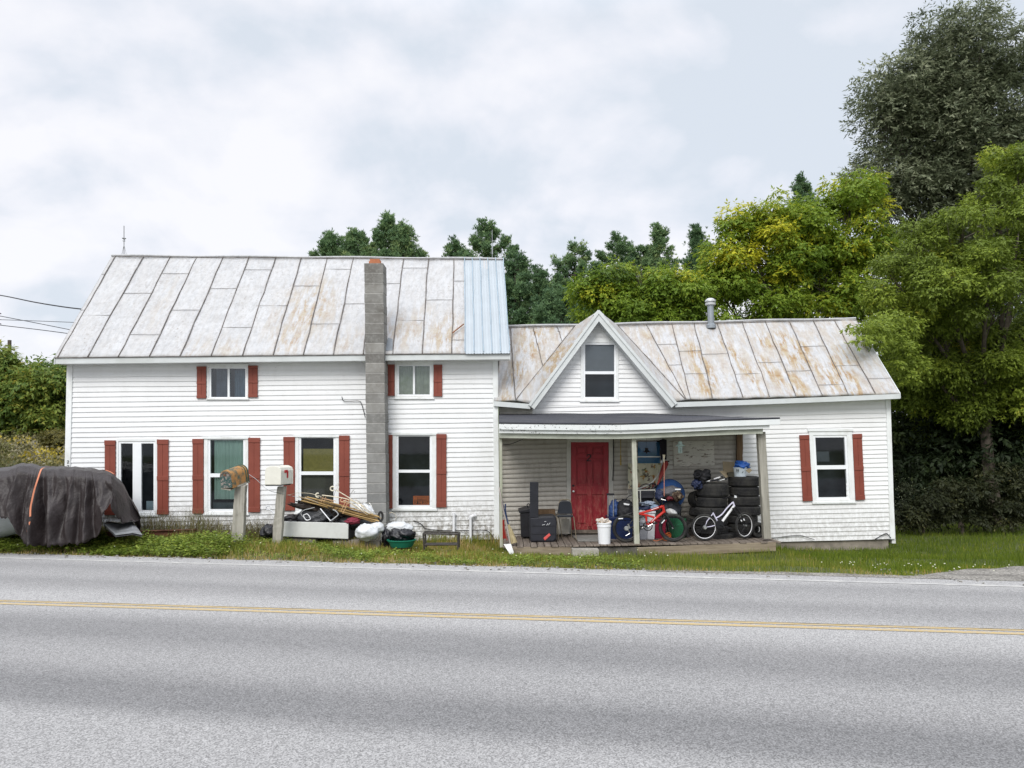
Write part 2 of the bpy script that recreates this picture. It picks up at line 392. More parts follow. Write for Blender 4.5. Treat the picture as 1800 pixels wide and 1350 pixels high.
M_SHING = _sh()
def _door():
    t = NT('red_door'); z = t.sepxyz()[2]
    c = t.mix(t.ramp(t.noise(4, 5), [(0.3, 0.0), (0.7, 1.0)]), (0.25, 0.010, 0.020), (0.36, 0.018, 0.030))
    wear = t.ramp(t.noise(11, 9, 0.75, stretch=(1.5, 1, 0.45), dist=0.6), [(0.47, 0.0), (0.64, 1.0)])
    low = t.math('SUBTRACT', 1.15, t.math('DIVIDE', z, 1.35), clamp=True)
    c = t.mix(t.math('MULTIPLY', t.math('MULTIPLY', wear, low), 0.75), c, (0.50, 0.20, 0.15))
    t.bump(wear, 0.3, 0.004); return t.fin(c, 0.5)
M_DOOR = _door()
def plain(name, c, rough=0.5, **k): return paint(name, c, rough, **k)
M_BLACK = plain('black_plastic', (0.018, 0.018, 0.022), 0.45, var=0.3)
M_DARK = plain('dark_grey_fabric', (0.035, 0.035, 0.042), 0.8, var=0.4, bumps=0.5)
M_CHROME = plain('chrome', (0.6, 0.6, 0.6), 0.25, metal=1.0, var=0.1)
M_STEEL = plain('dull_steel', (0.42, 0.43, 0.44), 0.4, metal=0.7, var=0.2)
M_WHITEP = plain('white_plastic', (0.78, 0.79, 0.82), 0.35, var=0.03, bumps=0)
def _rub():
    t = NT('tire_rubber'); c = t.mix(t.ramp(t.noise(5, 6, 0.65), [(0.38, 0.0), (0.72, 1.0)]), (0.012, 0.012, 0.014), (0.05, 0.048, 0.042))
    v = t.voro(38, feature='DISTANCE_TO_EDGE'); t.bump(t.ramp(v.outputs[0], [(0.0, 0.0), (0.12, 1.0)]), 0.5, 0.008); return t.fin(c, 0.75)
M_RUB = _rub()
# ============================================================ GROUND, ROAD
def axis(parts):
    out = []
    for a, b, n in parts: out += list(np.linspace(a, b, n, endpoint=False))
    return np.array(out + [parts[-1][1]])
gx = axis([(-600, -60, 14), (-60, -16, 22), (-16, 16, 130), (16, 60, 22), (60, 600, 14)])
gy = axis([(-200, 2, 14), (2, 9, 12), (9, 24, 80), (24, 70, 46), (70, 900, 20)])
GX, GY = np.meshgrid(gx, gy); GZ = gz(GX, GY) - 0.02
GZ = np.where(edge_d(GX, GY) < 0.05, -0.05, GZ)
nv, nu = GX.shape
idx = np.arange(nv*nu).reshape(nv, nu)
F = np.stack([idx[:-1, :-1], idx[:-1, 1:], idx[1:, 1:], idx[1:, :-1]], -1).reshape(-1, 4)
def _soil():
    t = NT('soil_and_turf'); n = t.noise(1.5, 8, 0.65)
    c = t.mix(t.ramp(n, [(0.35, 0.0), (0.65, 1.0)]), (0.06, 0.085, 0.022), (0.11, 0.125, 0.045))
    c = t.mix(t.math('MULTIPLY', t.ramp(t.noise(9, 8, 0.7), [(0.5, 0.0), (0.7, 1.0)]), 0.6), c, (0.14, 0.11, 0.07))
    t.bump(t.noise(12, 6, 0.7), 0.8, 0.04); return t.fin(c, 0.95)
setp(np_mesh('ground', np.stack([GX, GY, GZ], -1).reshape(-1, 3), F, _soil(), smooth=True), kind='structure')

# centre line fit
C0 = hitz(0, 1059, 0.0); C1 = hitz(1800, 1112, 0.0)
CD = (C1 - C0).normalized()
def _road():
    t = NT('worn_asphalt'); uv = t.n.new('ShaderNodeSeparateXYZ'); t.lk(t.tc.outputs['UV'], uv.inputs[0]); v = uv.outputs[1]
    # v = metres from the far edge toward the camera / 10 ; wheel tracks keep darker stone
    wob = t.math('MULTIPLY', t.math('SUBTRACT', t.noise(0.5, 3, 0.5, stretch=(0.25, 1, 1)), 0.5), 0.05)
    vv = t.math('ADD', v, wob)
    tr = t.ramp(vv, [(0.0, 0.92), (0.045, 1.0), (0.10, 0.5), (0.135, 0.62), (0.18, 0.72), (0.225, 0.42), (0.265, 0.60), (0.315, 0.95), (0.345, 1.0),
                     (0.385, 0.85), (0.44, 0.32), (0.49, 0.28), (0.545, 0.62), (0.58, 0.58), (0.625, 0.15), (0.665, 0.22), (0.70, 0.75), (0.80, 0.8), (1.0, 0.7)])
    c = t.mix(tr, (0.125, 0.125, 0.128), (0.335, 0.33, 0.326))
    big = t.ramp(t.noise(0.8, 5, 0.6, stretch=(0.4, 1, 1)), [(0.3, 0.0), (0.7, 1.0)])
    c = t.mix(t.math('MULTIPLY', big, 0.2), c, (0.30, 0.29, 0.285))
    sp = t.voro(105); g = t.ramp(sp.outputs['Color'], [(0.15, 0.60), (0.5, 1.0), (0.9, 1.45)])
    c = t.mix(1.0, c, g, 'MULTIPLY')
    fine = t.ramp(t.noise(120, 3, 0.7), [(0.3, 0.80), (0.7, 1.18)])
    c = t.mix(1.0, c, fine, 'MULTIPLY')
    crk = t.ramp(t.voro(1.3, feature='DISTANCE_TO_EDGE', stretch=(0.5, 1, 1)).outputs[0], [(0.0, 1.0), (0.006, 0.0)])
    crk = t.math('MULTIPLY', crk, t.ramp(t.noise(0.6, 3), [(0.58, 0.0), (0.68, 0.5)]))
    c = t.mix(crk, c, (0.09, 0.09, 0.09))
    t.bump(sp.outputs[0], 0.35, 0.004)
    return t.fin(c, 0.85, 0, 0.3)
def road_sheet(name, d0, d1, z, mat, s0=-150, s1=150, ns=60, nd=24, wig=0.0, org=None, dr=None):
    o_, e_ = (org or E0), (dr or ED); nn = Vector((-e_.y, e_.x, 0))
    me = bpy.data.meshes.new(name); vs = []; fs = []
    ss = sorted(set(list(np.linspace(s0, -2, ns//4)) + list(np.linspace(-2, 24, ns*4)) + list(np.linspace(24, s1, ns//4))))
    for i, s_ in enumerate(ss):
        for k in range(nd+1):
            d = d0 + (d1-d0)*k/nd
            wv = wig * (math.sin(s_*3.1) + 0.6*math.sin(s_*7.7+1) + 0.5*math.sin(s_*17.3)) if k == 0 else 0
            p = o_ + e_*s_ - nn*(d + wv)
            vs.append((p.x, p.y, z))
    for i in range(len(ss)-1):
        for k in range(nd):
            a = i*(nd+1)+k; fs.append((a, a+nd+1, a+nd+2, a+1))
    fs = [f[::-1] for f in fs]
    me.from_pydata(vs, [], fs); uvl = me.uv_layers.new(name='UVMap')
    for lp in me.loops:
        q = vs[lp.vertex_index]; dd = -edge_d(q[0], q[1]); ss_ = (q[0]-E0.x)*ED.x + (q[1]-E0.y)*ED.y
        uvl.data[lp.index].uv = (ss_/10, dd/10)
    me.materials.append(mat)
    o = bpy.data.objects.new(name, me); col.objects.link(o); return setp(o, kind='structure')
road_sheet('road', -0.04, 16, 0.0, _road(), wig=0.03)
def _yl():
    t = NT('faded_yellow_paint'); c = t.mix(t.ramp(t.noise(30, 5, 0.7), [(0.35, 0.0), (0.7, 1.0)]), (0.46, 0.32, 0.11), (0.50, 0.38, 0.18))
    c = t.mix(t.math('MULTIPLY', t.ramp(t.noise(45, 6, 0.75, stretch=(0.6, 1, 1)), [(0.44, 0.0), (0.6, 1.0)]), 0.8), c, (0.31, 0.30, 0.29))
    return t.fin(c, 0.8)
M_YL = _yl()
nC = Vector((-CD.y, CD.x, 0))
for k_, dd in enumerate((0.13, -0.02)):
    road_sheet('yellow_centre_line', -dd, -dd+0.088, 0.004, M_YL, org=C0, dr=CD, nd=1)
road_sheet('centre_line_crack', -0.12, -0.105, 0.004, plain('tar', (0.10, 0.085, 0.07), 0.8), org=C0, dr=CD, nd=1, wig=0.004)
M_FL = NT('worn_white_line'); M_FL = M_FL.fin(M_FL.mix(M_FL.ramp(M_FL.noise(9, 7, 0.7, stretch=(0.5, 1, 1)), [(0.42, 0.0), (0.6, 1.0)]), (0.36, 0.355, 0.35), (0.50, 0.49, 0.465)), 0.85)
road_sheet('worn_edge_line', 0.42, 0.52, 0.004, M_FL, nd=1)
# gravel pull-off on the right
def _grav():
    t = NT('packed_gravel'); c = t.mix(t.ramp(t.noise(2, 7, 0.65), [(0.35, 0.0), (0.65, 1.0)]), (0.15, 0.14, 0.125), (0.27, 0.255, 0.23))
    c = t.mix(t.ramp(t.noise(0.8, 3, 0.5, off=(2.2, 3, 0)), [(0.58, 0.0), (0.66, 0.8)]), c, (0.075, 0.068, 0.062))
    c = t.mix(1.0, c, t.ramp(t.voro(45).outputs['Color'], [(0.1, 0.5), (0.5, 1.0), (0.9, 1.5)]), 'MULTIPLY')
    t.bump(t.voro(45).outputs[0], 0.8, 0.01); return t.fin(c, 0.95)
def gravel_top(s_):      # how far the gravel reaches past the road edge, along the road
    return 0.20 + 0.07*math.sin(s_*2.2)*math.sin(s_*.7) + 0.80*float(sm(15.0, 16.2, s_)) + 0.70*float(sm(16.0, 17.6, s_)) + 0.05*math.sin(s_*9)
mb = MB(); ss = np.linspace(11.5, 60, 260); nk = 8
for s_ in ss:
    g = gravel_top(s_) if s_ > 13 else 0.12*(s_-11.5)/1.5 + 0.02
    for k in range(nk+1):
        d = -0.05 + (g+0.05)*k/nk; p = E0 + ED*s_ + EN*d; mb.v.append((p.x, p.y, max(gzf(p.x, p.y), -0.03) * (1 if d > 0.05 else 0) + 0.008 + (0 if d > 0.05 else -0.004)))
for i in range(len(ss)-1):
    for k in range(nk):
        a = i*(nk+1)+k; mb.f.append((a, a+1, a+nk+2, a+nk+1)[::-1])
setp(mb.build('gravel_pull_off', _grav()), kind='structure')
rs = random.Random(3); mb = MB()
for i in range(420):        # loose pebbles along the asphalt edge
    s_ = rs.uniform(0, 21); d = rs.gauss(0.0, 0.12); p = E0 + ED*s_ + EN*d; r = rs.uniform(0.006, 0.018)
    if s_ > 14.5 and rs.random() < .6: d = rs.uniform(-0.2, 1.2); p = E0 + ED*s_ + EN*d
    mb.box((p.x, p.y, max(0, gzf(p.x, p.y))*0 + (0.006 if d < 0.05 else gzf(p.x, p.y)+0.004)), (r*2.2, r*1.6, r*1.4), M=Matrix.Rotation(rs.uniform(0, 3), 3, 'Z') @ Matrix.Rotation(rs.uniform(-.4, .4), 3, 'X'))
setp(mb.build('roadside_pebbles', plain('pebble', (0.25, 0.24, 0.22), 0.9, var=0.5)), 'loose pebbles scattered along the far asphalt edge', 'pebbles', kind='stuff')

# ============================================================ THE HOUSE
HO = (0, 16.8, 0)
house = thing('farmhouse', HO, 'white clapboard farmhouse with patched metal roof, red shutters and a low cluttered front porch', 'house')

def bil(q, u, v):
    (a, b), (c, d), (e, f), (g, h) = q      # TL TR BR BL
    return ((a*(1-u)+c*u)*(1-v) + (g*(1-u)+e*u)*v, (b*(1-u)+d*u)*(1-v) + (h*(1-u)+f*u)*v)
def siding(name, mat, pl, quad, rows, holes=(), keep=None, du=5.0, seed=0, parent=house, lap=0.019):
    mb = MB(); rs = random.Random(seed)
    wpx = abs(quad[1][0]-quad[0][0]); nu = int(wpx/du)
    ph = [(rs.uniform(0, 6.3), rs.uniform(0, 6.3), rs.uniform(.5, 1.2)) for _ in range(rows+1)]
    att = []
    def pos(u, r, frac, off):
        v = (r+frac)/rows
        px, py = bil(quad, u, v)
        e = ph[r if frac < .5 else min(r+1, rows)]
        py += 0.30*e[2]*math.sin(u*9+e[0]) + 0.16*math.sin(u*31+e[1])
        return px, py, off
    SUB = 3
    for r in range(rows):
        cells = []
        for k in range(nu):
            for s_ in range(SUB):
                u = (k+.5)/nu; px, py = bil(quad, u, (r+(s_+.5)/SUB)/rows)
                ok = not any(h[0] < px < h[2] and h[1] < py < h[3] for h in holes) and (keep is None or keep(px, py))
                cells.append(ok)
        for s_ in range(SUB):
            k = 0
            while k < nu:
                if not cells[k*SUB+s_]: k += 1; continue
                k2 = k
                while k2+1 < nu and cells[(k2+1)*SUB+s_] and k2-k < 7: k2 += 1
                f0, f1 = s_/SUB, (s_+1)/SUB
                o0, o1 = 0.002+lap*f0, 0.002+lap*f1
                A = pl.hit(*pos(k/nu, r, f0, o0)); B = pl.hit(*pos((k2+1)/nu, r, f0, o0))
                C = pl.hit(*pos((k2+1)/nu, r, f1, o1)); D = pl.hit(*pos(k/nu, r, f1, o1))
                mb.quad(A, D, C, B); att += [f0, f1, f1, f0]
                if s_ == SUB-1:
                    E = pl.hit(*pos(k/nu, r, 1, 0.0)); G = pl.hit(*pos((k2+1)/nu, r, 1, 0.0)); mb.quad(D, E, G, C); att += [1, 1, 1, 1]
                k = k2+1
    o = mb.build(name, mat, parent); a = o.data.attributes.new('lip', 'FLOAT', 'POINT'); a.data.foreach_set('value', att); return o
class Rect:
    """bilinear patch on a vertical plane given by photo corners"""
    def __init__(s, pl, TL, TR=None, BR=None, BL=None):
        s.pl = pl
        if TR is None: x0, y0, x1, y1 = TL; TL, TR, BR, BL = (x0, y0), (x1, y0), (x1, y1), (x0, y1)
        s.q = (TL, TR, BR, BL); s.c = [pl.hit(*p) for p in s.q]
    def pt(s, u, v, off):
        a = s.c[0]*(1-u)+s.c[1]*u; b = s.c[3]*(1-u)+s.c[2]*u
        return a*(1-v)+b*v + s.pl.n*off
    def piece(s, mb, u0, v0, u1, v1, o0, o1):
        """o1 = front offset, o0 = back offset"""
        mb.hexa([s.pt(u0, v0, o1), s.pt(u0, v1, o1), s.pt(u1, v1, o1), s.pt(u1, v0, o1), s.pt(u0, v0, o0), s.pt(u0, v1, o0), s.pt(u1, v1, o0), s.pt(u1, v0, o0)]); return mb
def rect_rel(r, px, py):      # approx u,v of a pixel in the rect
    (x0, y0), (x1, y1), (x2, y2), (x3, y3) = r.q
    v = (py - (y0+y1)/2) / ((y3+y2)/2 - (y0+y1)/2); xa = x0*(1-v)+x3*v; xb = x1*(1-v)+x2*v
    return (px-xa)/(xb-xa), v
M_GLASS = mat_glass('window_glass'); M_GLASSD = mat_glass('upper_window_glass', (0.75, 0.8, 0.85), 2.2)
def window(pl, outer, panes, curtains=(), casing=0.012, glass=None, trim=M_TRIM, extra=None, head=True, label=None, sill=True):
    """outer: rect tuple or 4 corners; panes: list of px rects (glass); white members fill the rest"""
    r = Rect(pl, outer) if len(outer) == 4 and not isinstance(outer[0], tuple) else Rect(pl, *outer)
    pr = []
    for p in panes:
        a = rect_rel(r, p[0], p[1]); b = rect_rel(r, p[2], p[3]); pr.append((a[0], a[1], b[0], b[1]))
    U0 = min(p[0] for p in pr); V0 = min(p[1] for p in pr); U1 = max(p[2] for p in pr); V1 = max(p[3] for p in pr)
    mu = 0.055*0.9; mv = 0.03
    i0, j0, i1, j1 = U0-mu, V0-mv, U1+mu, V1+mv
    mb = MB()                                     # casing
    F_ = 0.034
    r.piece(mb, 0, 0, 1, j0, -0.05, F_); r.piece(mb, 0, j1, 1, 1, -0.05, F_); r.piece(mb, 0, j0, i0, j1, -0.05, F_); r.piece(mb, i1, j0, 1, j1, -0.05, F_)
    if head: r.piece(mb, -0.03, -0.025, 1.03, 0.008, 0.0, 0.055)
    if sill: r.piece(mb, -0.02, 0.985, 1.02, 1.012, 0.0, 0.05)
    w_ = mb.build('window', trim, house, bevel=0.003)
    if label: w_['label'] = label
    sb = MB()
    dz = 0.018
    r.piece(sb, i0, j0, i1, V0, -0.05, dz); r.piece(sb, i0, V1, i1, j1, -0.05, dz); r.piece(sb, i0, V0, U0, V1, -0.05, dz); r.piece(sb, U1, V0, i1, V1, -0.05, dz)
    if len(pr) == 2:
        a, b = pr
        if abs(a[1]-b[1]) < 0.05: r.piece(sb, a[2], V0, b[0], V1, -0.05, dz+0.004)        # side by side
        else: r.piece(sb, U0, a[3], U1, b[1], -0.05, dz+0.004)
    sb.build('sash', M_SASH, w_)
    for p in pr:
        r.piece(MB(), 0, 0, 0, 0, 0, 0)
        g = MB(); g.quad(r.pt(p[0], p[1], -0.012), r.pt(p[0], p[3], -0.012), r.pt(p[2], p[3], -0.012), r.pt(p[2], p[1], -0.012)); g.build('glass', glass or M_GLASS, w_)
    for nm, c, mat, off in curtains:
        a = rect_rel(r, c[0], c[1]); b = rect_rel(r, c[2], c[3])
        g = MB(); n = 24; amp = 0.0 if nm in ('blind', 'board', 'paper_notice') else 0.012
        for k in range(n):
            u0 = a[0]+(b[0]-a[0])*k/n; u1 = a[0]+(b[0]-a[0])*(k+1)/n
            w0 = off+amp*math.sin(k*1.9); w1 = off+amp*math.sin((k+1)*1.9)
            g.quad(r.pt(u0, a[1], w0), r.pt(u0, b[1], w0), r.pt(u1, b[1], w1), r.pt(u1, a[1], w1))
        g.build(nm, mat, w_, smooth=amp > 0)
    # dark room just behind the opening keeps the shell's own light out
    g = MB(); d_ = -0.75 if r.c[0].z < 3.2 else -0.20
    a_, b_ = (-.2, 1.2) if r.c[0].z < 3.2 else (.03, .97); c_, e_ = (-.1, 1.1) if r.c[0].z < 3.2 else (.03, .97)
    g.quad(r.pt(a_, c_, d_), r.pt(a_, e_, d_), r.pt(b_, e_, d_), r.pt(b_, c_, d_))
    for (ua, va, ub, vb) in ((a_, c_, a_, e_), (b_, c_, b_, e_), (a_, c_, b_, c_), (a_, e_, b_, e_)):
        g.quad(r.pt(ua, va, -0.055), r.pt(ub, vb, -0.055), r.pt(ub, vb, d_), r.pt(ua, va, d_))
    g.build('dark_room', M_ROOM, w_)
    return r, w_
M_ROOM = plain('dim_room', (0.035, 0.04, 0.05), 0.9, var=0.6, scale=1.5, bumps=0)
M_GREENC = plain('green_curtain', (0.30, 0.42, 0.37), 0.9, var=0.12, scale=3)
M_BLIND = plain('dark_blind', (0.16, 0.18, 0.19), 0.9, var=0.2)
M_MUST = plain('mustard_cloth', (0.27, 0.235, 0.07), 0.9, var=0.15, scale=20)
M_TAUPE = plain('taupe_shade', (0.11, 0.105, 0.09), 0.9, var=0.1)
M_CREAM = plain('cream_curtain', (0.50, 0.52, 0.38), 0.9, var=0.25, scale=4, dirt=(0.33, 0.38, 0.2), dirt_amt=0.5, dscale=6)
M_GREYC = plain('grey_curtain', (0.17, 0.20, 0.24), 0.9, var=0.35, scale=2)
M_SCREEN = plain('grey_screen', (0.20, 0.21, 0.235), 0.85, var=0.06)
M_BLUEG = plain('blue_reflecting_blind', (0.03, 0.035, 0.055), 0.9)
# ---- two-storey part
LQ = ((122, 636), (870, 631), (874, 948), (112, 964))
wins = {
 'A': ((206, 771, 278, 906), [(213, 780, 234, 897), (249, 779.5, 270.5, 897)]),
 'B': ((359.5, 770.5, 437, 904), [(370, 773.5, 427.5, 832.5), (371, 839, 428, 895)]),
 'C': ((519.5, 767.5, 596, 902), [(529.5, 770, 586, 829), (530, 835, 586.5, 893)]),
 'D': ((690.5, 763.5, 767, 896), [(700.5, 767, 755, 826), (700.5, 831, 755.5, 888)]),
 'E': ((365, 641.5, 437, 702), [(371.5, 648.5, 400.5, 698), (404, 648, 431.5, 697)]),
 'F': ((694.5, 636.5, 762, 701), [(701.5, 643.5, 726, 693.5), (729.5, 643.5, 755.5, 693.5)])}
holes = [(min(p[0] for p in v[1])-3, min(p[1] for p in v[1])-3, max(p[2] for p in v[1])+3, max(p[3] for p in v[1])+3) for v in wins.values()]
siding('clapboard_wall', M_SID, WL, LQ, 37, holes, seed=1)
rA, wA = window(WL, *wins['A'], curtains=[('paper_notice', (256, 881, 269, 896), plain('pale_blue_card', (0.42, 0.52, 0.58), 0.6), -0.03)], head=False)
window(WL, *wins['B'], curtains=[('curtain', (375, 774, 429, 878), M_GREENC, -0.07), ('blind', (370, 884, 429, 897), plain('sill_clutter', (0.07, 0.09, 0.10), 0.9), -0.12)])
window(WL, *wins['C'], curtains=[('board', (532, 789, 585, 829), M_MUST, -0.06), ('blind', (530, 834, 587, 880), M_TAUPE, -0.08)])
rD, wD = window(WL, *wins['D'], curtains=[])
window(WL, *wins['E'], curtains=[('curtain', (378, 648, 400, 700), M_GREYC, -0.08), ('curtain', (410, 648, 432, 700), plain('blue_grey_curtain', (0.15, 0.22, 0.27), 0.9, var=0.3), -0.10)], glass=M_GLASSD)
window(WL, *wins['F'], curtains=[('curtain', (700, 643, 757, 695), M_CREAM, -0.06)], glass=M_GLASSD)
def shutter(pl, q, strap=0.52, top=0.065):
    r = Rect(pl, q) if not isinstance(q[0], tuple) else Rect(pl, *q)
    mb = MB(); g = 0.035
    r.piece(mb, 0.01, 0.004, 0.485, 0.996, 0.02, 0.045); r.piece(mb, 0.515, 0.004, 0.99, 0.996, 0.02, 0.045); r.piece(mb, 0.02, 0.006, 0.98, 0.994, 0.015, 0.038)
    for v0, v1 in ((0.0, top), (strap-0.03, strap+0.03), (1-top, 1.0)): r.piece(mb, 0.0, v0, 1.0, v1, 0.02, 0.058)
    return mb.build('shutter', M_SHUT, house, bevel=0.003)
for q in ((185.5, 774, 204.5, 905), (277.5, 772.5, 297.5, 904), (339.5, 771.5, 359, 902.5), (437.5, 769.5, 458, 900), (499, 768, 519, 897), (596.5, 765.5, 615, 896),
          (680.5, 764.5, 690.3, 893.5), (767.2, 763, 785, 891.5)): shutter(WL, q)
for q in ((347, 644.5, 363.5, 700.5), (437.3, 643, 453.8, 698.5), (679.5, 641, 694, 696), (762.3, 641.5, 777.5, 697)): shutter(WL, q, top=0.09)
# corner boards, frieze
def board(pl, quad, o0, o1, mat, name='trim_board', parent=house, bevel=0.003):
    r = Rect(pl, *quad) if isinstance(quad[0], tuple) else Rect(pl, quad)
    mb = MB(); r.piece(mb, 0, 0, 1, 1, o0, o1); return mb.build(name, mat, parent, bevel=bevel)
board(WL, ((119, 634), (129, 634), (122, 964), (112, 966)), -0.03, 0.036, M_TRIM, 'corner_board')
board(WL, ((866, 633), (875, 633), (878, 948), (868.5, 948)), -0.1, 0.036, M_TRIM, 'corner_board')
board(WL, ((129, 631), (866, 628), (866, 634.5), (129, 641)), 0.0, 0.03, M_TRIM, 'frieze_board')
# house number on the corner board, numeral cards as thin solid strokes
def stroke(pl, pts, w, off, mat, parent, name='house_number', th=0.006):
    mb = MB()
    for a, b in zip(pts, pts[1:]):
        A = pl.hit(*a); B = pl.hit(*b); d = (B-A).normalized(); s_ = pl.n.cross(d).normalized()*w/2
        A = A - d*w*0.35; B = B + d*w*0.35; o = pl.n*off; t = pl.n*th
        mb.hexa([A+s_+o+t, B+s_+o+t, B-s_+o+t, A-s_+o+t, A+s_+o, B+s_+o, B-s_+o, A-s_+o])
    return mb.build(name, mat, parent)
M_INK = plain('black_paint', (0.02, 0.02, 0.025), 0.6, bumps=0)
def two(x0, y0, w, h): return [(x0, y0+h*.25), (x0+w*.15, y0+h*.06), (x0+w*.5, y0), (x0+w*.85, y0+h*.08), (x0+w, y0+h*.28), (x0+w*.8, y0+h*.5), (x0+w*.35, y0+h*.75), (x0, y0+h), (x0+w, y0+h)]
stroke(WL, two(119.8, 809.5, 3.0, 4.6), 0.009, 0.037, M_INK, house)
stroke(WL, [(119.8, 818), (122.8, 818), (120.8, 822.6)], 0.009, 0.037, M_INK, house)

# ---- roofs : each a dense sheet with a rust attribute, ribs and laps
def roof_sheet(name, mat, e0p, e1p, r0p, r1p, rustf, th=0.035, nu=150, nv_=40, parent=house, keep=None, wav=1.0):
    """corner world points: eave left/right, ridge left/right"""
    e0p, e1p, r0p, r1p = map(np.array, (e0p, e1p, r0p, r1p))
    U, V = np.meshgrid(np.linspace(0, 1, nu+1), np.linspace(0, 1, nv_+1))
    Pt = (e0p*(1-U[..., None]) + e1p*U[..., None])*(1-V[..., None]) + (r0p*(1-U[..., None]) + r1p*U[..., None])*V[..., None]
    Pt[..., 2] += wav*(0.012*np.sin(U*17+1)*np.sin(V*5) + 0.006*np.sin(U*61))
    idx = np.arange((nu+1)*(nv_+1)).reshape(nv_+1, nu+1)
    Fq = np.stack([idx[:-1, :-1], idx[:-1, 1:], idx[1:, 1:], idx[1:, :-1]], -1).reshape(-1, 4)
    rust = rustf(U, V).ravel()
    ob = np_mesh(name, Pt.reshape(-1, 3), Fq, mat, parent, {'rust': ('POINT', rust)}, smooth=True)
    m = ob.modifiers.new('thick', 'SOLIDIFY'); m.thickness = th; m.offset = -1
    return Pt
def lerp3(a, b, t): return Vector(a)*(1-t) + Vector(b)*t
dep = WL.n * -1
def WLo(px, py, off): return WL.hit(px, py, off)
EL0 = WLo(95, 628, 0.40); EL1 = WLo(897, 620, 0.40)
RB = 2.35
RL0 = WLo(196, 450, -RB); RL1 = WLo(885, 455.5, -RB)
spots = [(0.53, 0.45, .07, .3, .9), (0.50, 0.15, .05, .2, .8), (0.55, 0.6, .03, .2, .7), (0.37, 0.05, .04, .15, .5), (0.30, 0.06, .04, .12, .5), (0.62, 0.1, .05, .12, .5), (0.75, 0.2, .06, .2, .7), (0.85, 0.15, .05, .2, .9),
         (0.87, 0.3, .03, .1, .8), (0.18, .5, .02, .4, .35), (0.45, .3, .03, .3, .35), (0.8, .3, .04, .2, .6), (0.64, .15, .04, .15, .4)]
def rustL(U, V):
    r = np.full(U.shape, 0.10)
    for a, b, sa, sb, k in spots: r = np.maximum(r, k*np.exp(-((U-a)/sa)**2 - ((V-b)/sb)**2))
    return r
roof_sheet('metal_roof', M_ROOF, EL0, EL1, RL0, RL1, rustL)
M_LAP = paint('roof_lap', (0.26, 0.25, 0.245), 0.7, var=0.3)
def seam_lines(name, mat, pts, r=0.014, parent=house, lift=None):
    for pl_ in pts:
        mb = MB(); q = [Vector(p) for p in pl_]
        if len(q) == 2:
            n = 10; rs = random.Random(int(q[0].x*1000)); q = [lerp3(q[0], q[1], k/n) + Vector((rs.gauss(0, .006), 0, rs.gauss(0, .002))) for k in range(n+1)]
        mb.tube([a + (lift or Vector((0, -0.006, 0.008))) for a in q], r, 6)
        mb.build(name, mat, parent)
def on_roof(E0_, E1_, R0_, R1_, pxe, pxr, exs, rxs):
    """eave px / ridge px -> world ends on the sheet's edges"""
    def along(A, B, px):
        lo, hi = 0.0, 1.0
        for _ in range(40):
            m_ = (lo+hi)/2; q = Vector(A)*(1-m_)+Vector(B)*m_
            v = CR.transposed() @ (q - Vector((0, 0, CAMZ))); x = 900 + FPX*v.x/-v.z
            if x < px: lo = m_
            else: hi = m_
        return Vector(A)*(1-lo)+Vector(B)*lo
    return along(E0_, E1_, pxe), along(R0_, R1_, pxr)
seamsL = [(102, 204), (154, 253), (209, 300), (263, 346), (317, 392.5), (371, 438), (426, 485), (480, 530), (533.5, 576), (585.6, 621), (638, 665), (690, 709), (742, 753), (794, 798)]
SW = [on_roof(EL0, EL1, RL0, RL1, a, b, 0, 0) for a, b in seamsL]
seam_lines('standing_seam', M_SEAM, SW, 0.013)
cross = [[.37], [.59], [.19, .8], [.42], [.64], [.25, .85], [.46], [.67], [.28, .86], [.48], [.70], [.31, .88], [.52], []]
cl = []
for k, c in enumerate(cross[:13]):
    for v in c: cl.append((lerp3(*SW[k], v), lerp3(*SW[k+1], v)))
q = on_roof(EL0, EL1, RL0, RL1, 95.2, 197, 0, 0)
cl += [(lerp3(*q, .42), lerp3(*SW[0], .42)), (lerp3(*q, .79), lerp3(*SW[0], .79))]
pe = on_roof(EL0, EL1, RL0, RL1, 818, 816.5, 0, 0)
cl += [(lerp3(*SW[13], .73), lerp3(*pe, .73)), (lerp3(*SW[13], .12), lerp3(*pe, .12))]
seam_lines('panel_lap', M_LAP, cl, 0.0055)
# blue-grey galvanised patch, ribbed
pr = on_roof(EL0, EL1, RL0, RL1, 896.5, 884.8, 0, 0)
mb = MB(); A, B, C, D = pe[0], pr[0], pr[1], pe[1]; up_ = Vector((0, -0.05, 0.045)); nR = 60
for k in range(nR):
    def z_(t):
        f = (t*5) % 1.0; return 0.018 if f < 0.07 or f > 0.95 else (0.006 if abs(f-.33) < .03 or abs(f-.66) < .03 else 0.0)
    t0, t1 = k/nR, (k+1)/nR
    for (v0, v1) in ((0.0, 0.49), (0.485, 1.0)):
        o = 0.0 if v0 > 0 else 0.006
        q0 = lerp3(lerp3(A, B, t0), lerp3(D, C, t0), v0 - (0.012 if v0 == 0 else 0)); q1 = lerp3(lerp3(A, B, t1), lerp3(D, C, t1), v0 - (0.012 if v0 == 0 else 0)); q2 = lerp3(lerp3(A, B, t1), lerp3(D, C, t1), v1); q3 = lerp3(lerp3(A, B, t0), lerp3(D, C, t0), v1)
        nn = Vector((0, -0.72, 0.70))
        mb.quad(q0+nn*(0.012+o+z_(t0)), q1+nn*(0.012+o+z_(t1)), q2+nn*(0.012+z_(t1)), q3+nn*(0.012+z_(t0)))
pt_ = mb.build('replacement_roof_panel', M_NEWMETAL, house); pt_.modifiers.new('t', 'SOLIDIFY').thickness = 0.003
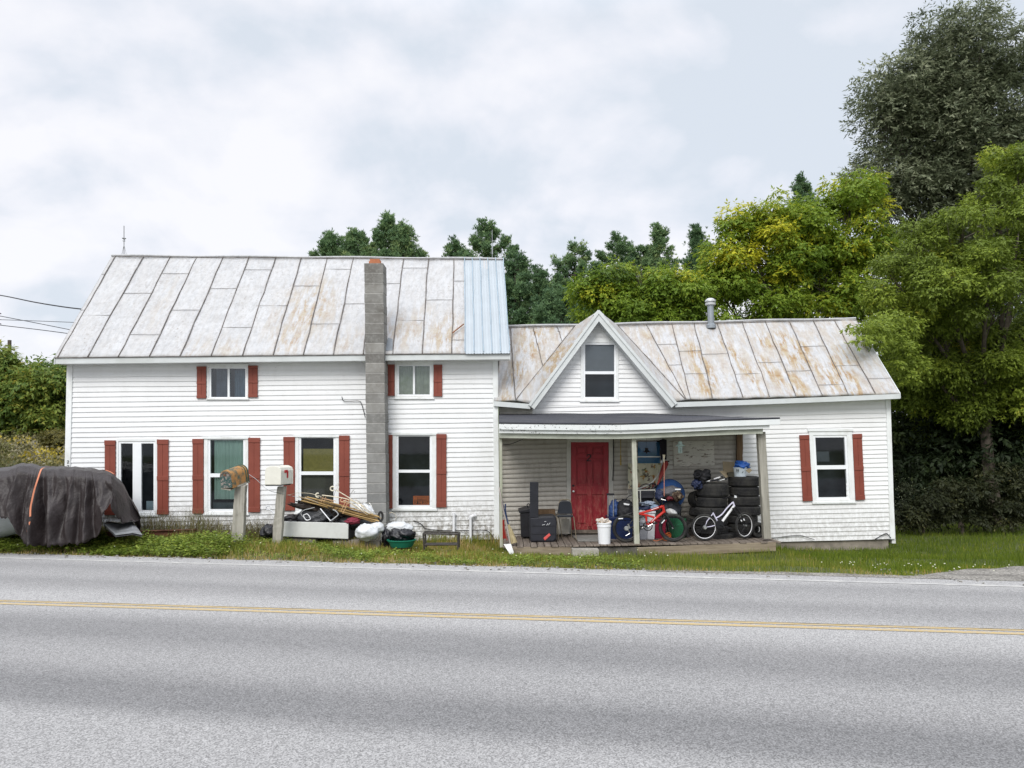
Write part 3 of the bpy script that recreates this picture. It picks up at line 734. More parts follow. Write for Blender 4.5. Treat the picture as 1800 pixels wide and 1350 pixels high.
seam_lines('panel_rib', plain('rib_shadow', (0.33, 0.42, 0.49), 0.4, metal=0.25), [(lerp3(A, B, t)+Vector((0, -.025, .024)), lerp3(D, C, t)+Vector((0, -.025, .024))) for t in (.0, .2, .4, .6, .8, .995)], 0.009)
# ridge cap, gable edges, fascia
mb = MB(); mb.tube([lerp3(RL0, RL1, t)+Vector((0, 0, 0.012+0.01*math.sin(t*23))) for t in np.linspace(0, 1, 40)], 0.028, 6); mb.build('ridge_cap', M_ROOF, house)
seam_lines('ridge_flashing_edge', M_SEAM, [(lerp3(RL0, RL1, .02)+Vector((0, -.06, -.035)), lerp3(RL0, RL1, 1.0)+Vector((0, -.06, -.035)))], 0.011)
BD = dep * (RB*2 + 0.0)
# back slope (mirror) and body
EB0 = RL0 + (RL0-EL0)*Vector((1, 1, 0)).length*0 + Vector(((RL0-EL0).x*0+dep.x*2.7, dep.y*2.7, EL0.z-RL0.z)); EB1 = RL1 + Vector((dep.x*2.7, dep.y*2.7, EL1.z-RL1.z))
roof_sheet('back_roof', M_ROOF, EB0, EB1, RL0, RL1, lambda U, V: U*0+.2, nu=20, nv_=6)
def fascia(name, a, b, h, th, mat=M_FASC, n=24, sag=0.0, parent=house):
    mb = MB()
    for k in range(n):
        p = lerp3(a, b, k/n); q = lerp3(a, b, (k+1)/n)
        s0 = Vector((0, 0, -sag*math.sin(math.pi*k/n))); s1 = Vector((0, 0, -sag*math.sin(math.pi*(k+1)/n)))
        p = p+s0; q = q+s1; hh = Vector((0, 0, -h)); t = Vector((0, th, 0))
        mb.hexa([p, p+hh, q+hh, q, p+t, p+hh+t, q+hh+t, q+t])
    return mb.build(name, mat, parent, bevel=0.0)
fz_ = Vector((0, 0.012, -0.022))
fascia('fascia', EL0+fz_, EL1+fz_, 0.115, 0.03)
mb = MB(); mb.slab([EL0+Vector((0, .04, -.125)), EL1+Vector((0, .04, -.125)), EL1+dep*0.42+Vector((0, 0, -.125)), EL0+dep*0.42+Vector((0, 0, -.125))], (0, 0, 0.02)); mb.build('soffit', M_TRIM, house)
seam_lines('drip_edge', M_SEAM, [(EL0+Vector((0, -.0, -.02)), EL1+Vector((0, -.0, -.02)))], 0.009)
# end walls / back wall
def wall_poly(name, pts, th, mat): mb = MB(); mb.slab(pts, th); return mb.build(name, mat, house)
gl = WLo(112, 964, -0.012); gr = WLo(876, 948, -0.012)
for (b0, sgn) in ((gl, 1), (gr, -1)):
    top = 3.62; xo = Vector((0, 0, 0)); dz = 4.75
    p0 = Vector((b0.x, b0.y, -0.3)); p1 = p0 + dep*dz; pm = p0 + dep*(RB)
    wall_poly('end_wall', [p0, Vector((p0.x, p0.y, top)), Vector((pm.x, pm.y, RL0.z-0.12)), Vector((p1.x, p1.y, top)), p1], WL.d*0.08*sgn, M_SIDW)
wall_poly('back_wall', [Vector((gl.x, gl.y, -.3))+dep*4.75, Vector((gr.x, gr.y, -.3))+dep*4.75, Vector((gr.x, gr.y, 3.6))+dep*4.75, Vector((gl.x, gl.y, 3.6))+dep*4.75], dep*0.08, M_SIDW)
mb = MB()                                     # rake boards on the gable ends
for a, b in ((EL0, RL0), (EB0, RL0), (EL1, RL1), (EB1, RL1)):
    sx = 0.02 if a.x < -3 else -0.02
    h = Vector((0, 0, -0.13)); t = Vector((sx, 0, 0)); c_ = Vector((0, 0, -0.02)); mb.hexa([a+c_, b+c_, b+h+c_, a+h+c_, a+t+c_, b+t+c_, b+h+t+c_, a+h+t+c_])
mb.build('rake_board', M_FASC, house)
# chimney : courses of block, each slightly off
mb = MB(); mm = MB(); Yc = 15.95; rs = random.Random(5); y = 462.0; k = 0
CP = Plane((XatY(640, Yc), Yc-.0), (XatY(680, Yc), Yc+.02))
while y < 985:
    h = 17.6; xl = 640 + (y-462)*0.012; xr = 673.5 + (y-462)*0.0125; j = rs.uniform(-.35, .35)
    TL = CP.hit(xl+j, y+.6, rs.uniform(-.004, .004)); TR = CP.hit(xr+j, y+.6, 0); BR = CP.hit(xr+j+.2, y+h-.6, 0); BL = CP.hit(xl+j+.2, y+h-.6, 0); b = Vector((0, 0.42, 0))
    bl = MB(); mb.hexa([TL, BL, BR, TR, TL+b, BL+b, BR+b, TR+b]); y += h; k += 1
a0 = CP.hit(640.8, 463, -.008); a1 = CP.hit(673, 463, -.008); a2 = CP.hit(679, 984, -.008); a3 = CP.hit(647, 984, -.008); b = Vector((0, 0.40, 0))
chim = mb.build('chimney', M_BLOCK, house, bevel=0.006)
mm.hexa([a0, a3, a2, a1, a0+b, a3+b, a2+b, a1+b]); mm.build('mortar_joint', M_MORTAR, chim)
mb = MB(); t = Plane((0, 16.05), (1, 16.05)); Rect(t, (650, 455, 667, 464)).piece(mb, 0, 0, 1, 1, -0.22, 0.0); Rect(t, (648.5, 459, 668.5, 463)).piece(mb, 0, 0, 1, 1, -0.24, 0.01)
mb.build('clay_flue', M_CLAY, chim)
mb = MB(); mb.slab([WLo(676, 616, .33), WLo(690, 616, .33), WLo(690, 596, .1), WLo(682, 594, .08)], (0, 0.004, 0.006)); mb.build('flashing', plain('flashing_grey', (0.22, 0.24, 0.26), 0.5, metal=.3), house)

# ---- wing
WQ = ((877, 710), (1564, 694), (1571, 947.5), (877, 964))
G_ = (((1421, 757.5), (1496.5, 757), (1502.5, 883), (1428, 884)), [(1433, 769, 1486, 818), (1435.5, 825, 1489, 874)])
Hh = ((1020.5, 597, 1087, 705.5), [(1028.5, 606, 1079.5, 653), (1028.5, 658, 1079.5, 698)])
I_ = ((1110, 765, 1176, 868), [(1119, 773.5, 1161, 802), (1119, 804, 1161, 858)])
DOORR = (1003, 777, 1070, 931)
hW = [(1430, 766, 1490, 877)]
def porch_side(px, py): return px < 1301.5 and py > 752
siding('siding_wall', M_SIDW, WW, WQ, 32, hW, keep=lambda px, py: not porch_side(px, py) and not (px < 1372 and py > 742 and px < 1300), seed=2)
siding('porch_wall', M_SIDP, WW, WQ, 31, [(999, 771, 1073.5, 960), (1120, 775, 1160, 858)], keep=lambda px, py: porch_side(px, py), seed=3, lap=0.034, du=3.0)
apx, apy = 1052, 549
def indorm(px, py):
    if py > 716: return False
    hl = 934 + (apx-934)*(712-py)/(712-apy-2); hr = 1186 - (1186-apx)*(712-py)/(712-apy-2)
    return hl < px < hr and not (1025 < px < 1083 and 602 < py < 702)
siding('gable_wall', M_SIDW, WW, ((930, 552), (1190, 552), (1190, 713), (930, 713)), 20, keep=indorm, seed=4)
window(WW, *G_, head=True, curtains=[('paper_notice', (1437, 794, 1468, 812), plain('dim_card', (0.10, 0.11, 0.13), 0.8), -0.3)])
window(WW, *Hh, curtains=[('blind', (1028, 605, 1080, 654), M_SCREEN, -0.025)], head=False)
for q in (((1404, 765), (1421, 764.5), (1427, 880), (1410, 881)), ((1497, 763), (1513.5, 762.5), (1519, 878), (1502.5, 879))): shutter(WW, q)
board(WW, ((1556, 696), (1564, 695), (1572, 947), (1563.5, 947.5)), -0.05, 0.034, M_TRIM, 'corner_board')
board(WW, ((877, 706), (936, 706), (936, 727), (877, 728)), 0.0, 0.02, plain('beige_frieze', (0.52, 0.50, 0.45), .6), 'frieze_board')
# foundation
board(WW, ((1355, 950), (1563, 945), (1563, 966), (1355, 972)), -0.3, -0.03, plain('foundation_concrete', (0.26, 0.23, 0.19), 0.95, var=0.3, scale=4, dirt=(.1, .09, .08), bumps=.6), 'foundation')
# wing roof
off = 0.36
def WWo(px, py, o=off): return WW.hit(px, py, o)
WEr = WWo(1583, 691); RBW = 1.75
WRr = WW.hit(1504, 560.5, -RBW); WRl = WW.hit(886, 574.5, -RBW); WEl = WWo(868, 704)
V0 = WW.hit(1011, 573, -RBW); V1 = WW.hit(1085, 571.5, -RBW)
PL_ = WWo(907, 702.5); PR_ = WWo(1204, 701.5)
spW = [(0.33, .55, .035, .3, 1.), (0.30, .3, .06, .2, 1.), (0.47, .4, .03, .5, 1.), (0.62, .15, .05, .2, 1.), (0.62, .72, .05, .15, .9), (0.70, .55, .07, .35, 1.), (0.74, .62, .03, .12, 1.3), (0.82, .2, .07, .35, 1.), (0.56, .3, .05, .3, .8), (0.76, .2, .05, .3, 1.), (0.88, .5, .05, .2, .8), (.22, .85, .04, .1, .6), (.18, .45, .03, .2, .6), (0.25, .12, .05, .12, .9)]
M_ROOFW = mat_roof('rusting_metal_roof', (0.49, 0.495, 0.505), 1.5)
def rustWr(U, V):
    r = 0.30 + 0.0*U
    for a, b, sa, sb, k in spW:
        a = (a-0.14)/0.86; r = np.maximum(r, k*np.exp(-((U-a)/sa)**2 - ((V-b)/sb)**2))
    return r
roof_sheet('wing_roof', M_ROOFW, PR_, WEr, V1, WRr, rustWr)
roof_sheet('wing_roof', M_ROOFW, WEl, PL_, WRl, V0, lambda U, V: 0.32 + 0.4*np.exp(-((U-.5)/.2)**2), nu=40)
A_ = WW.hit(apx, apy-3, 0.30)
Bm = lerp3(V0, V1, (A_.x-V0.x)/(V1.x-V0.x))
RLf = WWo(932, 709, .36); RRf = WWo(1187, 706, .36)
def drs(nm, a, b, c, d, fl): roof_sheet(nm, M_ROOFW, a, b, c, d, fl, nu=40, nv_=30, th=.03, wav=.15)
drs('gable_roof', PL_, RLf, V0 + Vector((0, 0, 0)), A_, lambda U, V: .3+.6*np.exp(-((V-.5)/.2)**2))
mb = MB(); mb.tri(V0, A_, Bm); mb.tri(V1, Bm, A_); mb.build('gable_roof_top', M_ROOFW, house)
drs('gable_roof', RRf, PR_, A_, V1, lambda U, V: .25+0*U)
WS = [(1253, 1220), (1306, 1260), (1353, 1304), (1399, 1345), (1445, 1387), (1491, 1429), (1539, 1466)]
SWW = [on_roof(PR_, WEr, V1, WRr, a, b, 0, 0) for a, b in WS]
s2 = on_roof(PR_, WEr, V1, WRr, 1213.6, 1181, 0, 0); s1 = on_roof(PR_, WEr, V1, WRr, 1206, 1136, 0, 0)
seam_lines('standing_seam', M_SEAM, SWW + [s2, s1], 0.010)
sl = [on_roof(WEl, PL_, WRl, V0, 906, 897, 0, 0), on_roof(WEl, PL_, WRl, V0, 906.8, 937, 0, 0), on_roof(WEl, PL_, WRl, V0, 907, 979, 0, 0)]
def clipv(pair, a, b): return (lerp3(*pair, a), lerp3(*pair, b))
seam_lines('standing_seam', M_SEAM, [sl[0]], 0.012)
# seams that run under the gable valley stop at it
def val_hit(pxr, ye):
    # straight down the slope from the ridge px until the valley line
    Rp = on_roof(WEl, V0, WRl, V0, 900, pxr, 0, 0)[1]; sl_ = (PL_-V0); return Rp
for pxr, (vx, vy) in ((937, (947.6, 648)), (979, (984.5, 604))):
    Rp = on_roof(WEl, PL_, WRl, V0, 900, pxr, 0, 0)[1]; t = (vy-573)/(702.5-573)
    seam_lines('standing_seam', M_SEAM, [(Rp, lerp3(V0, PL_, t))], 0.010)
crw = [[.55], [.28], [.42], [.30], [.62, .12], [.35], [.25]]
cl = []
for k in range(6):
    for v in crw[k]: cl.append((lerp3(*SWW[k], v), lerp3(*SWW[k+1], v)))
eR = (WEr, WRr)
cl += [(lerp3(*SWW[6], .18), lerp3(*eR, .18)), (lerp3(*s2, .60), lerp3(*SWW[0], .60)), (lerp3(*s2, .3), lerp3(*SWW[0], .3)), (lerp3(*s1, .42), lerp3(*s2, .42)), (lerp3(*s1, .7), lerp3(*s2, .7)),
       (lerp3(WEl, WRl, .73), lerp3(*sl[0], .73)), (lerp3(*sl[0], .70), lerp3(V0, WRl, .62)*0.5 + lerp3(*sl[0], .75)*0.5)]
seam_lines('panel_lap', M_LAP, cl[:-1], 0.005)
seam_lines('valley_flashing', M_SEAM, [(V0, PL_), (V1, PR_)], 0.009)
mb = MB(); mb.tube([lerp3(WRl, WRr, t)+Vector((0, 0, 0.012+0.01*math.sin(t*19))) for t in np.linspace(0, 1, 40)], 0.03, 6); mb.build('ridge_cap', M_ROOFW, house)
seam_lines('ridge_flashing_edge', M_SEAM, [(WRl+Vector((0, -.05, -.04)), WRr+Vector((0, -.05, -.04)))], 0.008)
mb = MB(); A2 = lerp3(V1, WRr, .955)
# fascias
fascia('fascia', WEl+fz_*.6, RLf+fz_*.6, 0.105, 0.03); fascia('fascia', RRf+fz_*.6, WEr+fz_*.6, 0.105, 0.03, sag=0.01)
mb = MB()
for a, b in ((RLf, A_), (RRf, A_)):            # gable rake boards: broad face + crown strip
    d = (b-a).normalized(); pn = Vector((-d.z, 0, d.x)); pn = pn if pn.z < 0 else -pn
    f = Vector((0, -0.012, 0)); bk = Vector((0, .04, 0)); w_ = 0.145; a_ = a - d*0.05
    mb.hexa([a_+f, b+f+d*.02, b+pn*w_+f, a_+pn*w_+f, a_+bk, b+bk+d*.02, b+pn*w_+bk, a_+pn*w_+bk])
    mb.hexa([a_+f*3-pn*.012, b+f*3-pn*.012, b+pn*.045+f*3, a_+pn*.045+f*3, a_+bk-pn*.012, b+bk-pn*.012, b+pn*.045+bk, a_+pn*.045+bk])
    mb.slab([a_+pn*w_*.9+bk, b+pn*w_*.9+bk, b+pn*w_*.9+Vector((0, .3, 0)), a_+pn*w_*.9+Vector((0, .3, 0))], pn*0.01)
mb.build('rake_board', M_FASC, house)
for a, b in ((WEl, RLf), (RRf, WEr)):
    mb = MB(); c_ = Vector((0, .03, -.11)); mb.slab([a+c_, b+c_, Vector((b.x, 16.86, b.z-.11)), Vector((a.x, 16.86, a.z-.11))], (0, 0, 0.02)); mb.build('soffit', M_TRIM, house)
WBr = Vector((WRr.x+.0, WRr.y+2.1, WEr.z)); WBl = Vector((WRl.x, WRl.y+2.1, WEl.z))
roof_sheet('back_roof', M_ROOFW, WBl, WBr, WRl, WRr, lambda U, V: U*0+.3, nu=20, nv_=6)
xr_ = WW.hit(1568, 800).x
wall_poly('end_wall', [Vector((xr_, 16.82, -.3)), Vector((xr_, 16.82, WEr.z-.02)), Vector((xr_, WRr.y, WRr.z-.08)), Vector((xr_, WBr.y-.3, WEr.z)), Vector((xr_, WBr.y-.3, -.3))], (-.08, 0, 0), M_SIDW)
wall_poly('back_wall', [Vector((0, WBr.y-.3, -.3)), Vector((xr_, WBr.y-.3, -.3)), Vector((xr_, WBr.y-.3, WEr.z)), Vector((0, WBr.y-.3, WEr.z))], (0, -.06, 0), M_SIDW)
mb = MB()
for a, b in ((WEr, WRr), (WBr, WRr)):
    h = Vector((0, 0, -0.11)); t = Vector((-.02, 0, 0)); mb.hexa([a, b, b+h, a+h, a+t, b+t, b+h+t, a+h+t])
mb.build('rake_board', M_FASC, house)

# ---- porch
def fz(x): return -0.075 + 0.05*min(1, max(0, x/5.1))
pr0 = PF.hit(877, 742, 0.18); pr1 = PF.hit(1130, 743.5, 0.18); pr2 = PF.hit(1371, 733.5, 0.18)
pb0 = WW.hit(877, 727.5, 0.03); pb1 = WW.hit(1150, 727, 0.03); pb2 = WW.hit(1302, 733.5, 0.03)
mb = MB(); up2 = Vector((0, 0, -0.035))
n = 30
def pf(t):
    px = 877 + t*(1371-877); py = 742 + 3.0*math.sin(min(1, t*1.25)*math.pi)*0.6 - 8.5*max(0, (t-.42)/.58)**1.1; return PF.hit(px, py, 0.18)
def pbk(t):
    px = 877 + t*(1310-877); py = 727.5 + 0.5*math.sin(t*20) - 1.0*math.sin(t*3.1) + 6.5*max(0, (t-.62)/.38); return WW.hit(px, py, 0.03)
for k in range(n):
    a, b, c, d = pf(k/n), pf((k+1)/n), pbk((k+1)/n), pbk(k/n); mb.hexa([a, b, b+up2, a+up2, d, c, c+up2, d+up2])
mb.build('porch_roof', M_SHING, house)
def strip(name, f0, h, o0, o1, mat, t0=0.0, t1=1.0, n=30):
    mb = MB()
    for k in range(n):
        a = pf(t0+(t1-t0)*k/n); b = pf(t0+(t1-t0)*(k+1)/n)
        a = a+Vector((0, 0, -f0)); b = b+Vector((0, 0, -f0)); hh = Vector((0, 0, -h)); 
        mb.hexa([a+Vector((0, o0, 0)), a+hh+Vector((0, o0, 0)), b+hh+Vector((0, o0, 0)), b+Vector((0, o0, 0)), a+Vector((0, o1, 0)), a+hh+Vector((0, o1, 0)), b+hh+Vector((0, o1, 0)), b+Vector((0, o1, 0))])
    return mb.build(name, mat, house)
M_PFAS = paint('flaking_fascia', (0.70, 0.73, 0.73), 0.5, var=0.05, dirt=(0.03, 0.03, 0.03), dirt_amt=0.75, dscale=16, stretch=(0.5, 1, 1.4))
def _pf2():
    t = NT('flaking_white_fascia'); c = t.mix(t.ramp(t.noise(3, 5), [(.3, 0.), (.7, 1.)]), (.66, .69, .69), (.74, .755, .755))
    d = t.ramp(t.noise(26, 7, .7, stretch=(.6, 1, 1)), [(.575, 0.), (.61, 1.)])
    x = t.sepxyz()[0]; z = t.ramp(t.math('ADD', t.math('MULTIPLY', x, 0.2), t.noise(1.1, 2)), [(.75, 1.0), (1.25, 0.0)])
    c = t.mix(t.math('MULTIPLY', d, t.math('MULTIPLY', z, .9)), c, (.05, .05, .045)); return t.fin(c, .5)
M_PFAS = _pf2()
strip('porch_fascia', 0.025, 0.115, 0.0, 0.025, M_PFAS)
strip('porch_fascia', 0.135, 0.075, 0.05, 0.075, M_PFAS, t1=.965)
strip('porch_beam', 0.205, 0.10, 0.12, 0.22, M_BEAM, t1=.945)
mb = MB(); mb.slab([pf(0)+Vector((0, .22, -.21)), pf(.945)+Vector((0, .22, -.21)), Vector((pbk(1).x, 16.84, pf(.5).z-.20)), Vector((pbk(0).x, 16.84, pf(.5).z-.20))], (0, 0, 0.015)); mb.build('porch_ceiling', plain('porch_ceiling_paint', (.42, .40, .36), .8, var=.15), house)
# right end of the porch roof
ra = pf(1)+Vector((-.002, .028, 0)); rb = pbk(1); mb = MB(); mb.hexa([ra+Vector((0, 0, -.03)), rb+Vector((.05, 0, -.03)), rb+Vector((.05, 0, -.14)), ra+Vector((0, 0, -.14)), ra+Vector((-.025, 0, -.03)), rb+Vector((.02, 0, -.03)), rb+Vector((.02, 0, -.14)), ra+Vector((-.025, 0, -.14))]); mb.build('porch_fascia', M_PFAS, house)
# deck boards
mb = MB(); rs = random.Random(9); x = -0.20; xe = PF.hit(1362, 950).x
while x < xe:
    wd = 0.135; y0 = 15.08 + rs.uniform(-.03, .02); z0 = fz(x); sl_ = 0.10
    mb.hexa([(x, y0, z0-.03), (x+wd-.012, y0, z0-.03), (x+wd-.012, y0, z0), (x, y0, z0), (x-.0, 16.84, z0-.03), (x+wd-.012, 16.84, z0-.03), (x+wd-.012, 16.84, z0), (x, 16.84, z0)]); x += wd
deck = mb.build('porch_deck', M_DECK, house, bevel=0.004)
board(PF, ((895, 961), (1004, 962), (1004, 978), (895, 979)), 0.0, 0.035, M_SKIRT, 'skirt_board')
board(PF, ((1120, 962), (1363, 952.5), (1363, 968), (1120, 980)), 0.0, 0.035, M_SKIRT, 'skirt_board')
board(PF, ((1048, 963), (1121, 962), (1121, 976), (1048, 977)), -0.06, -0.02, plain('shadowed_stone', (.12, .11, .10), .9, var=.4), 'deck_footing')
board(PF, ((1004, 962.5), (1050, 963), (1050, 974), (1004, 975)), 0.0, 0.30, plain('concrete_step', (.36, .34, .30), .95, var=.2, bumps=.6), 'step')
# posts
def post(pl, x0t, x1t, yt, x0b, x1b, yb, dpt, mat, o=0.0, name='porch_post', n=14, seed=1):
    mb = MB(); rs = random.Random(seed); prev = None
    for k in range(n+1):
        t = k/n; j = rs.gauss(0, .25); py = yt+(yb-yt)*t
        a = pl.hit(x0t+(x0b-x0t)*t+j, py, o); b = pl.hit(x1t+(x1b-x1t)*t+j, py, o)
        if prev: d = Vector((0, dpt, 0)); mb.hexa([prev[0], a, b, prev[1], prev[0]+d, a+d, b+d, prev[1]+d])
        prev = (a, b)
    return mb.build(name, mat, house, bevel=0.0)
post(PF, 1110.5, 1118, 764, 1115.5, 1124.5, 957, .10, M_POSTP, o=-0.03, seed=2)
post(PF, 1332, 1345.5, 759, 1343.5, 1356, 947, .13, M_POSTW, o=-0.06, seed=3)
post(PF, 877.5, 882.5, 768, 878.5, 883.5, 962, .05, M_POSTP, o=-0.05, seed=4)
post(WW, 1296, 1306, 762, 1296.5, 1306, 945, .08, M_POSTB, o=0.10, seed=5)
# door
dr = Rect(WW, (1003, 777, 1070, 931))
mb = MB(); O0, O1 = -0.03, 0.012
for (u0, v0, u1, v1) in ((0, 0, 1, .045), (0, .045, .14, 1), (.86, .045, 1, 1), (.44, .045, .56, 1), (.14, .14, .44, .19), (.56, .14, .86, .19), (.14, .50, .44, .60), (.56, .50, .86, .60), (.14, .955, .86, 1)):
    dr.piece(mb, u0, v0, u1, v1, O0, O1)
dr.piece(mb, .01, .01, .99, .99, O0-.02, O1-.034)
for (u0, v0, u1, v1) in ((.175, .065, .405, .125), (.595, .065, .825, .125), (.175, .215, .405, .475), (.595, .215, .825, .475), (.175, .625, .405, .93), (.595, .625, .825, .93)):
    dr.piece(mb, u0+.01, v0+.005, u1-.01, v1-.005, O0, O1-.010)
door = mb.build('door', M_DOOR, house, bevel=0.004)
kp = dr.pt(.07, .565, .03); mb = MB(); mb.lathe([(0, .035), (.022, .033), (.028, .015), (.016, 0), (.016, -.03)], kp, 16, Matrix.Rotation(math.pi/2, 3, 'X')); mb.build('door_knob', M_CHROME, door, smooth=True)
mb = MB(); mb.lathe([(0, .012), (.024, .01), (.024, -.012)], dr.pt(.07, .50, .015), 16, Matrix.Rotation(math.pi/2, 3, 'X')); mb.build('deadbolt', M_INK, door, smooth=True)
stroke(WW, two(1031.5, 799, 7, 11), 0.022, 0.013, M_INK, door, 'door_number')
M_DTRIM = paint('grey_door_casing', (0.50, 0.49, 0.45), .6, var=.08, dirt=(.25, .23, .2), dirt_amt=.4)
for q in ((996, 769, 1003.3, 938), (1069.8, 769, 1077.5, 938), (1003.3, 769, 1069.8, 777.3)): board(WW, q, -.04, .045, M_DTRIM, 'door_casing')
board(WW, (1003.3, 931, 1070, 937), -.04, .07, M_DECK, 'door_sill')
for q in ((1084, 765, 1089, 938), ): board(WW, ((1103, 766), (1111, 766), (1111, 935), (1103, 935)), 0, .03, M_DTRIM, 'trim_board')
# porch window with blue shade
M_BLUEW = plain('blue_shade', (0.06, 0.20, 0.40), 0.6, var=0.25, scale=2.5, stretch=(.3, 1, 1))
window(WW, *I_, trim=M_DTRIM, curtains=[('blind', (1118, 777, 1162, 815), M_BLUEW, -0.03)], head=False)
board(WW, ((1173, 765), (1182, 765), (1182, 850), (1173, 850)), 0, .028, M_DTRIM, 'trim_board')
# concrete pad before door
mb = MB(); a = P(1008, 951, 15.5); zz = fz(1.5)+.004
mb.slab([(1.30, 15.62, zz), (1.98, 15.55, zz), (1.98, 16.6, zz), (1.25, 16.6, zz)], (0, 0, 0.02)); mb.build('door_mat', plain('grey_mat', (.24, .235, .22), .95, var=.2, bumps=.8), None).__setitem__('label', 'flat grey mat lying on the porch boards before the red door')
bpy.data.objects['door_mat']['category'] = 'mat'
# cables on walls (part of the house)
def cable(pts, r, mat, name='wall_cable', parent=house, n=6): mb = MB(); mb.tube(smooth_path(pts), r, n); return mb.build(name, mat, parent, smooth=True)
def smooth_path(p, k=6):
    p = [Vector(q) for q in p]; out = []
    for i in range(len(p)-1):
        p0 = p[max(i-1, 0)]; p1 = p[i]; p2 = p[i+1]; p3 = p[min(i+2, len(p)-1)]
        for j in range(k):
            t = j/k; out.append(0.5*((2*p1)+(-p0+p2)*t+(2*p0-5*p1+4*p2-p3)*t*t+(-p0+3*p1-3*p2+p3)*t**3))
    return out + [p[-1]]
cable([WLo(601, 697, .05), WLo(602.5, 703, .05), WLo(608, 705.5, .05), WLo(630, 705, .05), WLo(635, 709, .05), WLo(639, 722, .06), WLo(642, 734, .08)], 0.008, M_INK)
cable([WLo(727, 915, .06), WLo(740, 921, .06), WLo(752, 930, .06), WLo(800, 933, .06), WLo(850, 932, .06), WLo(862, 938, .06), WLo(868, 948, .07)], 0.009, M_INK)
cable([WW.hit(1356, 947, .05), WW.hit(1380, 943, .05), WW.hit(1405, 941, .05), WW.hit(1420, 945, .06), WW.hit(1432, 949, .06)], 0.007, M_INK)
cable([WW.hit(1538, 948, .04), WW.hit(1555, 938.5, .05), WW.hit(1560, 939, .05), WW.hit(1566, 946, .05)], 0.009, M_INK)
cable([WW.hit(1078, 768, .06), WW.hit(1078.5, 800, .055), WW.hit(1078, 830, .055), WW.hit(1077, 845, .055)], 0.010, M_INK)
cable([PF.hit(884, 781, -.5), PF.hit(895, 781, -.5), PF.hit(910, 776, -.5), PF.hit(921, 771, -.3)], 0.008, M_INK)
# pvc vents on the two-storey wall
for (x0, x1, yt, yb, seed) in ((795.5, 800, 906, 938, 1), (824.5, 830, 911, 958, 2)):
    a = WLo((x0+x1)/2, yt, .09); b = WLo((x0+x1)/2, yb+6, .09); mb = MB(); mb.tube([b, a], .030, 12); mb.tube([a-Vector((0, 0, .01)), a+Vector((0, 0, .05))], .037, 12)
    if seed == 2: mb.tube([a+Vector((0, 0, .02)), a+Vector((.05, 0, .05)), a+Vector((.10, .05, .05))], .034, 12)
    mb.build('vent_pipe', M_WHITEP, house, smooth=True)
# sign inside the lower window
def sign():
    pl = WL; t = thing('warning_sign', WLo(741.5, 887, .0), 'black sign lettered orange, BEWARE OF THE DOG, in the lower right of the window', 'sign')
    mb = MB(); Rect(pl, (726, 871.5, 755, 887.5)).piece(mb, 0, 0, 1, 1, -.02, -.014+.004); M_OR = plain('orange_ink', (.42, .12, .035), .5, bumps=0)
    mb.build('sign_plate', plain('sign_black', (.015, .013, .013), .4, bumps=0), t)
    bo = MB(); r = Rect(pl, (726, 871.5, 755, 887.5))
    for q in ((.02, .03, .98, .07), (.02, .93, .98, .97), (.02, .07, .045, .93), (.955, .07, .98, .93)): r.piece(bo, *q, -.0105, -.009)
    bo.build('sign_border', M_OR, t)
    for txt, u, v, sc in (('BEWARE', .5, .47, .125), ('OF THE DOG', .5, .88, .118)):
        cu = bpy.data.curves.new('lettering', 'FONT'); cu.body = txt; cu.align_x = 'CENTER'; cu.size = 1; cu.offset = 0.0
        ob = bpy.data.objects.new('tmp', cu); col.objects.link(ob); bpy.context.view_layer.update()
        me = bpy.data.meshes.new_from_object(ob.evaluated_get(bpy.context.evaluated_depsgraph_get())); col.objects.unlink(ob); bpy.data.objects.remove(ob)
        xs = [q.co.x for q in me.vertices]; x0, x1 = min(xs), max(xs); ys = [q.co.y for q in me.vertices]; hy = max(ys)
        W_ = .29; 
        for q in me.vertices:
            uu = .5 + (q.co.x-(x0+x1)/2)/(x1-x0)*.86; vv = v - (q.co.y/hy)*.36; p = r.pt(uu, vv, -.008) - worg(t); q.co = p
        me.materials.append(M_OR); o = bpy.data.objects.new('lettering', me); col.objects.link(o); o.parent = t
sign()
# ============================================================ TREES
def leaf_mat(name, stops, trans=0.35, rough=0.55):
    t = NT(name); c = t.ramp(t.attr('tint'), stops); t.fin(c, rough, 0, 0.25)
    tl = t.n.new('ShaderNodeBsdfTranslucent'); t.lk(c, tl.inputs[0]); m = t.n.new('ShaderNodeMixShader'); m.inputs[0].default_value = trans
    t.lk(t.b.outputs[0], m.inputs[1]); t.lk(tl.outputs[0], m.inputs[2]); t.lk(m.outputs[0], t.out.inputs[0]); return t.m
M_LEAFY = leaf_mat('maple_leaves_turning', [(0.0, (0.080, 0.137, 0.023)), (0.4, (0.169, 0.262, 0.030)), (0.72, (0.268, 0.347, 0.034)), (0.86, (0.538, 0.504, 0.041)), (1.0, (0.570, 0.558, 0.037))], 0.42)
M_LEAFG = leaf_mat('box_elder_leaves', [(0.0, (0.072, 0.101, 0.019)), (0.5, (0.173, 0.236, 0.033)), (0.85, (0.304, 0.377, 0.047)), (1.0, (0.486, 0.457, 0.053))], 0.35)
M_LEAFD = leaf_mat('shade_leaves', [(0.0, (0.014, 0.024, 0.011)), (0.6, (0.031, 0.048, 0.017)), (1.0, (0.066, 0.084, 0.026))], 0.2)  # shade of the understory is put into this dark leaf colour
M_LEAFW = leaf_mat('willow_leaves', [(0.0, (0.079, 0.099, 0.055)), (0.6, (0.169, 0.195, 0.115)), (1.0, (0.337, 0.358, 0.231))], 0.35)
